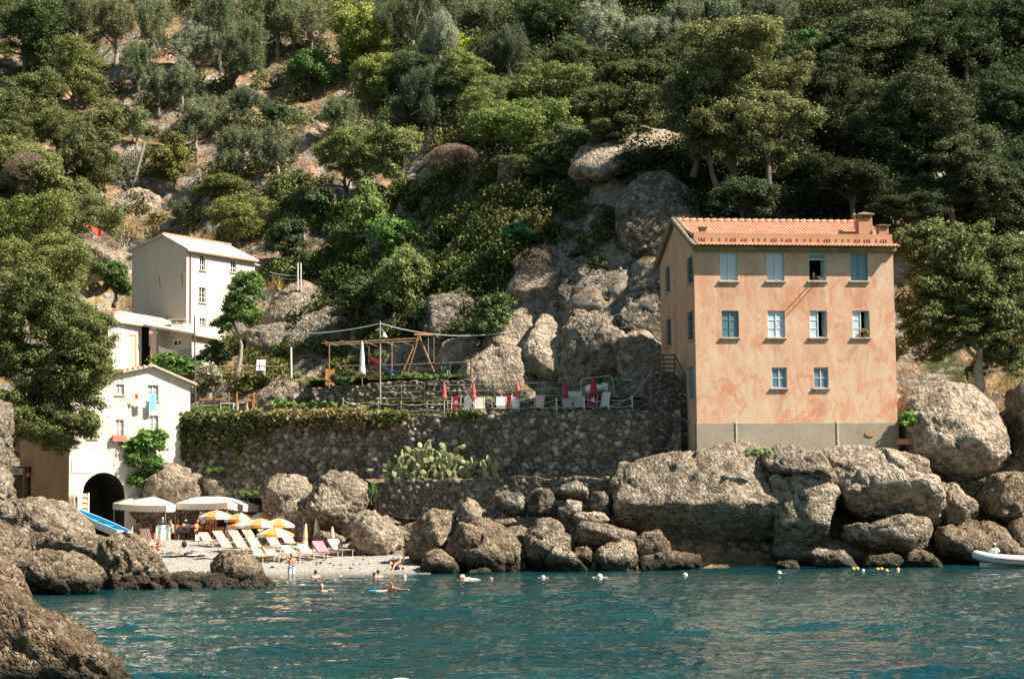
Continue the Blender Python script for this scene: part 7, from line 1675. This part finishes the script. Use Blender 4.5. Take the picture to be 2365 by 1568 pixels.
for i, (px, py, az, lab, tp, hat, sk, occ) in enumerate([
 (398, 1250, -60, 'diner in grey seated at the end of the dark table', GREYT, None, SKIN2, 1), (429, 1246, 180, 'diner in a white cap and white shirt seated behind the dark table', F_WHITE, F_WHITE, SKIN, 1), (452, 1250, 70, 'diner in an orange top seated right of the dark table', F_ORANGE, None, SKIN, 1),
 (316, 1243, 180, 'diner in brown seated in deep shade under the first tent', WOOD, None, SKIN, 1), (412, 1244, 200, 'dark haired diner in black seated behind the dark table', F_BLACK, None, SKIN2, 1), (347, 1244, 170, 'diner in navy at the deep shade table', F_NAVY, None, SKIN, 1),
 (467, 1247, 40, '', None, None, None, 0), (476, 1249, -20, '', None, None, None, 0)]):
    p = under(px, py); chair(('empty orange wooden chair, %s the others' % ('left of' if i == 6 else 'right of')) if not occ else 'wooden chair under the ' + lab.split(' seated')[0].split(' at the')[0], p, R(az), WOOD_ORANGE)
    if occ: person(lab, 'sit', p, R(az), 1., sk, HAIR if i % 2 else HAIR_B, tp, F_NAVY, hat)
person('bare shouldered woman standing behind the orange clothed table', 'stand', under(489, 1246), R(10), .95, SKIN2, HAIR_B, bikini=F_RED2)
# small beach things
def mesh_thing(name, label, cat, m, mat, loc, rz=0, smooth=False):
    o = m.build(name, mat, None, smooth); o.location = loc; o.rotation_euler = (0, 0, rz); return tag(o, label, cat)
m = MB(); m.ell((0, 0, .18), (.16, .13, .2), 12, 8); m.tube([(-.08, 0, .33), (0, 0, .42), (.08, 0, .33)], .015, 5); mesh_thing('bag', 'black bag standing on the pebbles before the tents', 'bag', m, F_BLACK, beach(425.4, 1264), 0, True)
m = MB(); m.b2((-.13, -.12, 0), (.13, .12, .34)); m.b2((-.14, -.13, .345), (.14, .13, .40)); mesh_thing('cool_box', 'white cool box standing by the dining tables', 'box', m, PLAST_W, beach(456, 1249), .2)
m = MB(); m.tube([(.05, 0, 0), (-.55, -.1, 1.0)], .02, 6); mesh_thing('wooden_pole', 'short wooden stick leaning from the white cool box', 'stick', m, WOOD, beach(470, 1262))
m = MB(); m.lathe([(.30, -.012), (.33, 0), (.30, .012)], n=24); o = mesh_thing('oval_board', 'white oval board with faint pink mark leaning behind the orange table', 'board', m, PLAST_W, beach(532, 1240) + Vector((0, 0, .38))); o.rotation_euler = (R(78), 0, R(-10)); o.scale = (1, 1.25, 1)
deck_chair('pink and white striped folding chair beside the dark boulder', 342, 0, R(160), STRIPE, WOOD_PALE, 25, base=beach(342, 1262))
for lab, px, py, w, mat in [('heap of pink clothes on the pebbles', 455, 1272, .35, m_plain('pink clothes', (.70, .42, .42), .9, .3, 9)), ('dark crumpled clothes on a white towel', 435, 1280, .28, F_NAVY), ('crumpled dark towel beside the front boulder', 470, 1283, .3, GREYT)]:
    m = MB(); m.ell((0, 0, .02), (w, w * .7, .12), 14, 7); me = mesh_thing('clothes_heap', lab, 'clothes', m, mat, beach(px, py), .4, True)
for lab, px, py, w, mat in [('white towel spread on the pebbles in the middle', 440, 1283, .95, F_WHITE), ('cream towel spread near the front boulder', 490, 1290, 1.0, F_WP)]:
    m = MB(); m.sheet(lambda u, v: (-w + 2 * w * u, -.4 + .8 * v, .06 + .025 * math.sin(u * 8 + v * 3)), 14, 6); mesh_thing('beach_towel', lab, 'towel', m, mat, beach(px, py), R(-12))
# reeds and shelf by the arch
g = beach(171, 1196); yR = 120.8; a = at(171, 1188, yR); m = MB(); rr = random.Random(8)
for k in range(26): x = (k - 13) * .022; m.tube([(x, rr.uniform(-.05, .1), -.3), (x + rr.uniform(-.04, .04), .12, 1.15 + rr.uniform(-.12, .1))], .014, 5)
mesh_thing('reed_screen', 'bundle of thin grey poles leaning on the beach house beside the arch', 'poles', m, TWIG, a, B.rz)
a = at(195, 1188, 121.0); root = thing('shelf', 'white ladder like shelf with orange backing in front of the arch', 'shelf', a, B.rz); h = 50 * mpp(121)
for x in (-.25, .25): m = MB(); m.b2((x - .04, -.05, -.3), (x + .04, .05, h)); m.build('post', WHITE, root)
m = MB(); m.b2((-.209, .02, -.3), (.209, .04, h - .05)); m.build('back', F_ORANGE2, root)
for k in range(4): m = MB(); m.b2((-.209, -.06, .1 + k * .33), (.209, .019, .15 + k * .33)); m.build('shelf_board', WHITE, root)
# rowing boat
bow, stern = at(177, 1181, 111), at(289, 1226, 106.5); ex = (stern - bow); Lb = ex.length; ex.normalize(); ey = Vector((0, 0, 1)).cross(ex).normalized(); ez = ex.cross(ey)
tilt = Matrix.Rotation(R(-7), 3, ex); ey, ez = tilt @ ey, tilt @ ez
root = thing('rowing_boat', 'white wooden rowing boat with bright blue inside propped above the rocks', 'boat', bow); root.matrix_world = Matrix((ex, ey, ez)).transposed().to_4x4(); root.location = bow
def hullpt(u, v, ins=0.):
    """u along 0..1, v -1..1 around the section"""
    wmax = .62 * (math.sin(min(1, u * 1.55) * math.pi / 2)) ** .8 * (1 - .22 * max(0, u - .6) / .4) - ins; dp = .52 * (1 - .15 * u) * (.55 + .45 * min(1, u * 4)) - ins; sh = .16 * (1 - u) ** 2 - .0
    a = v * math.pi / 2; return (Lb * u + ins * (1 - 2 * u), wmax * math.copysign(abs(math.sin(a)) ** .75, v), sh - dp * abs(math.cos(a)) ** .8)
m = MB(); m.sheet(lambda i, j: hullpt(.002 + .998 * i, -1 + 2 * j), 22, 20); m.poly([hullpt(1, -1 + 2 * j / 20) for j in range(21)]); m.build('hull', WHITE, root, True)
m = MB(); m.sheet(lambda i, j: hullpt(.03 + .96 * i, -1 + 2 * j, .03), 22, 20); m.poly([hullpt(.99, -1 + 2 * j / 20, .03) for j in range(21)]); m.build('inside', BLUEP, root, True)
for s in (-1, 1): m = MB(); m.tube([hullpt(.002 + .998 * i / 20, s) for i in range(21)], .032, 6); m.build('gunwale', m_plain('pale blue gunwale', (.55, .74, .80), .5, .08, 4), root)
for u_ in (.32, .6, .85): m = MB(); y = hullpt(u_, 1)[1] - .04; m.box((Lb * u_, 0, -.1), (.2, 2 * y, .03)); m.build('thwart', BLUEP, root)
m = MB(); m.tube([hullpt(.97, .98), tuple(Vector(hullpt(.97, .98)) + Vector((0, 0, .28)))], .03, 6); m.build('stern_post', WHITE, root)
p = at(262, 1236, 107); m = MB(); m.tube([(0, 0, -1.2), (0, 0, .25)], .09, 7); mesh_thing('boat_prop', 'pale wooden prop standing under the rowing boat', 'prop', m, BARK_PALE, p)
p = at(228, 1240, 107.2); m = MB(); m.tube([(-.8, 0, 0), (.9, .1, -.02)], .05, 6); m.tube([(-.5, .2, .05), (.7, -.1, -.28)], .045, 6); mesh_thing('beam', 'crossed wooden beams lying under the rowing boat', 'beam', m, WOOD, p)
# inflatable boat
p = atz(2258, 1311, 0); root = thing('inflatable_boat', 'grey white inflatable boat with red stripe cut by the frame edge', 'boat', p, R(-14)); LB = 4.4
side = lambda s: [(LB, s * .72, .34), (LB * .6, s * .75, .36), (LB * .3, s * .70, .44), (LB * .12, s * .5, .54), (0.0, s * .16, .66)]
path = side(-1) + [(-.03, 0, .67)] + side(1)[::-1]
def smooth_path(P, k=5):
    P = [Vector(q) for q in P]; out = []
    for i in range(len(P) - 1):
        a, b, c, d = P[max(i - 1, 0)], P[i], P[i + 1], P[min(i + 2, len(P) - 1)]
        for j in range(k): t = j / k; out.append(.5 * ((2 * b) + (c - a) * t + (2 * a - 5 * b + 4 * c - d) * t * t + (3 * b - a - 3 * c + d) * t ** 3))
    return out + [P[-1]]
SP = smooth_path(path); m = MB(); m.tube(SP, .235, 14); m.build('tube', RUBBER, root, True)
for s in (-1, 1):
    q = smooth_path(side(s)); m = MB()
    for a, b in zip(q, q[1:]):
        o_ = Vector((0, s * .232, -.0)) if 1 else 0; f = lambda p, dz: p + Vector((-.05 if p.x < .6 else 0, s * (.236 if p.x > .7 else .21), dz)); m.poly([f(a, -.045), f(b, -.045), f(b, .045), f(a, .045)])
    m.build('stripe', m_plain('faded red band', (.60, .12, .12), .6, .2, 5), root)
m = MB(); m.sheet(lambda u, v: (LB * u + .1, -.55 * (1 - (1 - u) ** 2) + 1.1 * v * (1 - (1 - u) ** 2), .32 * (1 - u) - .25 * (1 - abs(2 * v - 1)) - .05), 14, 10); m.build('hull', PLAST_W, root, True)
m = MB(); m.b2((.8, -.5, .22), (LB, .5, .26)); m.build('floor', METAL_DARK, root); m = MB(); m.b2((2.4, -.25, .26), (2.8, .25, .85)); m.build('console', PLAST_W, root)
m = MB(); m.b2((LB, -.2, .0), (LB + .35, .2, .75)); m.b2((LB + .05, -.16, .75), (LB + .4, .16, 1.1)); m.build('outboard_motor', METAL_DARK, root)
person('boatman in white shirt and white cap sitting in the inflatable boat', 'sit', p + Vector((.85, -.1, .12)), R(150), .92, SKIN, HAIR, F_WHITE, F_WHITE, F_WHITE)
# buoys
for k, (px, py, w, n) in enumerate([(650, 1334, .10, 5), (786, 1332, .13, 1), (935, 1333, .14, 6), (1254.5, 1334.5, .16, 7), (1385, 1333.5, .22, 8), (1582.6, 1330, .19, 8), (1800, 1325, .18, 8), (1994, 1320, .15, 6)]):
    p = atz(px, py, -.02); w *= .62; root = thing('buoy', ['low orange tinted buoy nearest the wading man', 'small pale buoy between bathers and mossy boulder', 'buoy left of the flat swimmer', 'pale buoy between the flat swimmer and the largest buoy', 'largest white buoy with a ring of orange floats', 'white buoy before the long flat dark rock', 'white buoy before the very small rock', 'pale orange buoy among the yellow floats'][k], 'buoy', p, 0, 'marker buoys on the water')
    m = MB(); m.ell((0, 0, w * .45), (w, w, w * .95), 12, 8); m.build('float', PLAST_W if k > 1 else PLAST_P, root, True)
    for i in range(n if n > 1 else 0): a = (i + .5) / n * 2 - 1; m = MB(); m.ell((a * w * 2.6, .06 * math.sin(i * 2.3), .015), (w * .38, w * .25, w * .22), 8, 5); m.build('small_float', PLAST_P, root, True)
for lab, px, py in [('left float of the yellow pair by the pale flat rock', 1971, 1315), ('right float of the yellow pair by the pale flat rock', 1980, 1314.5), ('left float of the second yellow pair', 2027, 1316), ('right float of the second yellow pair', 2036, 1315.5), ('single orange float right of the second pair', 2048, 1319.5), ('pale orange float farthest along the line of floats', 2074, 1317)]:
    m = MB(); m.ell((0, 0, .04), (.10, .10, .09), 10, 7); mesh_thing('float', lab, 'float', m, PLAST_Y if 'yellow' in lab or 'pair' in lab else PLAST_P, atz(px, py, 0), 0, True)
p = atz(925, 1592, 0); m = MB(); m.ell((0, 0, .05), (.30, .16, .16), 16, 9); mesh_thing('fender', 'pale boat fender floating at the very bottom edge', 'fender', m, PLAST_W, p, .1, True)
# ------------------------------------------------------------ light
SUN = Vector((.655, -.235, .715)).normalized()
sl = bpy.data.lights.new('sun', 'SUN'); sl.energy = 5.0; sl.angle = R(.5); sl.color = (1, .90, .76)
so = bpy.data.objects.new('sun', sl); COL.objects.link(so); so.rotation_euler = SUN.to_track_quat('Z', 'Y').to_euler(); so.location = (60, -40, 90)
w = bpy.data.worlds.new('World'); SC.world = w; w.use_nodes = True; nt = w.node_tree
bg = nt.nodes['Background']; sk = nt.nodes.new('ShaderNodeTexSky'); sk.sky_type = 'NISHITA'; sk.sun_disc = False
sk.sun_elevation = math.asin(SUN.z); sk.sun_rotation = math.atan2(SUN.x, SUN.y)
bg.inputs[1].default_value = .06
tn = nt.nodes.new('ShaderNodeMix'); tn.data_type = 'RGBA'; tn.blend_type = 'MULTIPLY'; tn.inputs[0].default_value = 1; nt.links.new(sk.outputs[0], tn.inputs[6]); tn.inputs[7].default_value = (.92, 1, .86, 1); nt.links.new(tn.outputs[2], bg.inputs[0])
SC.view_settings.view_transform = 'Standard'; SC.view_settings.look = 'None'; SC.view_settings.gamma = 1
SC.view_settings.exposure = 1.18
SC.cycles.max_bounces = 6; SC.cycles.diffuse_bounces = 3; SC.cycles.transmission_bounces = 3
SC.cycles.use_denoising = True
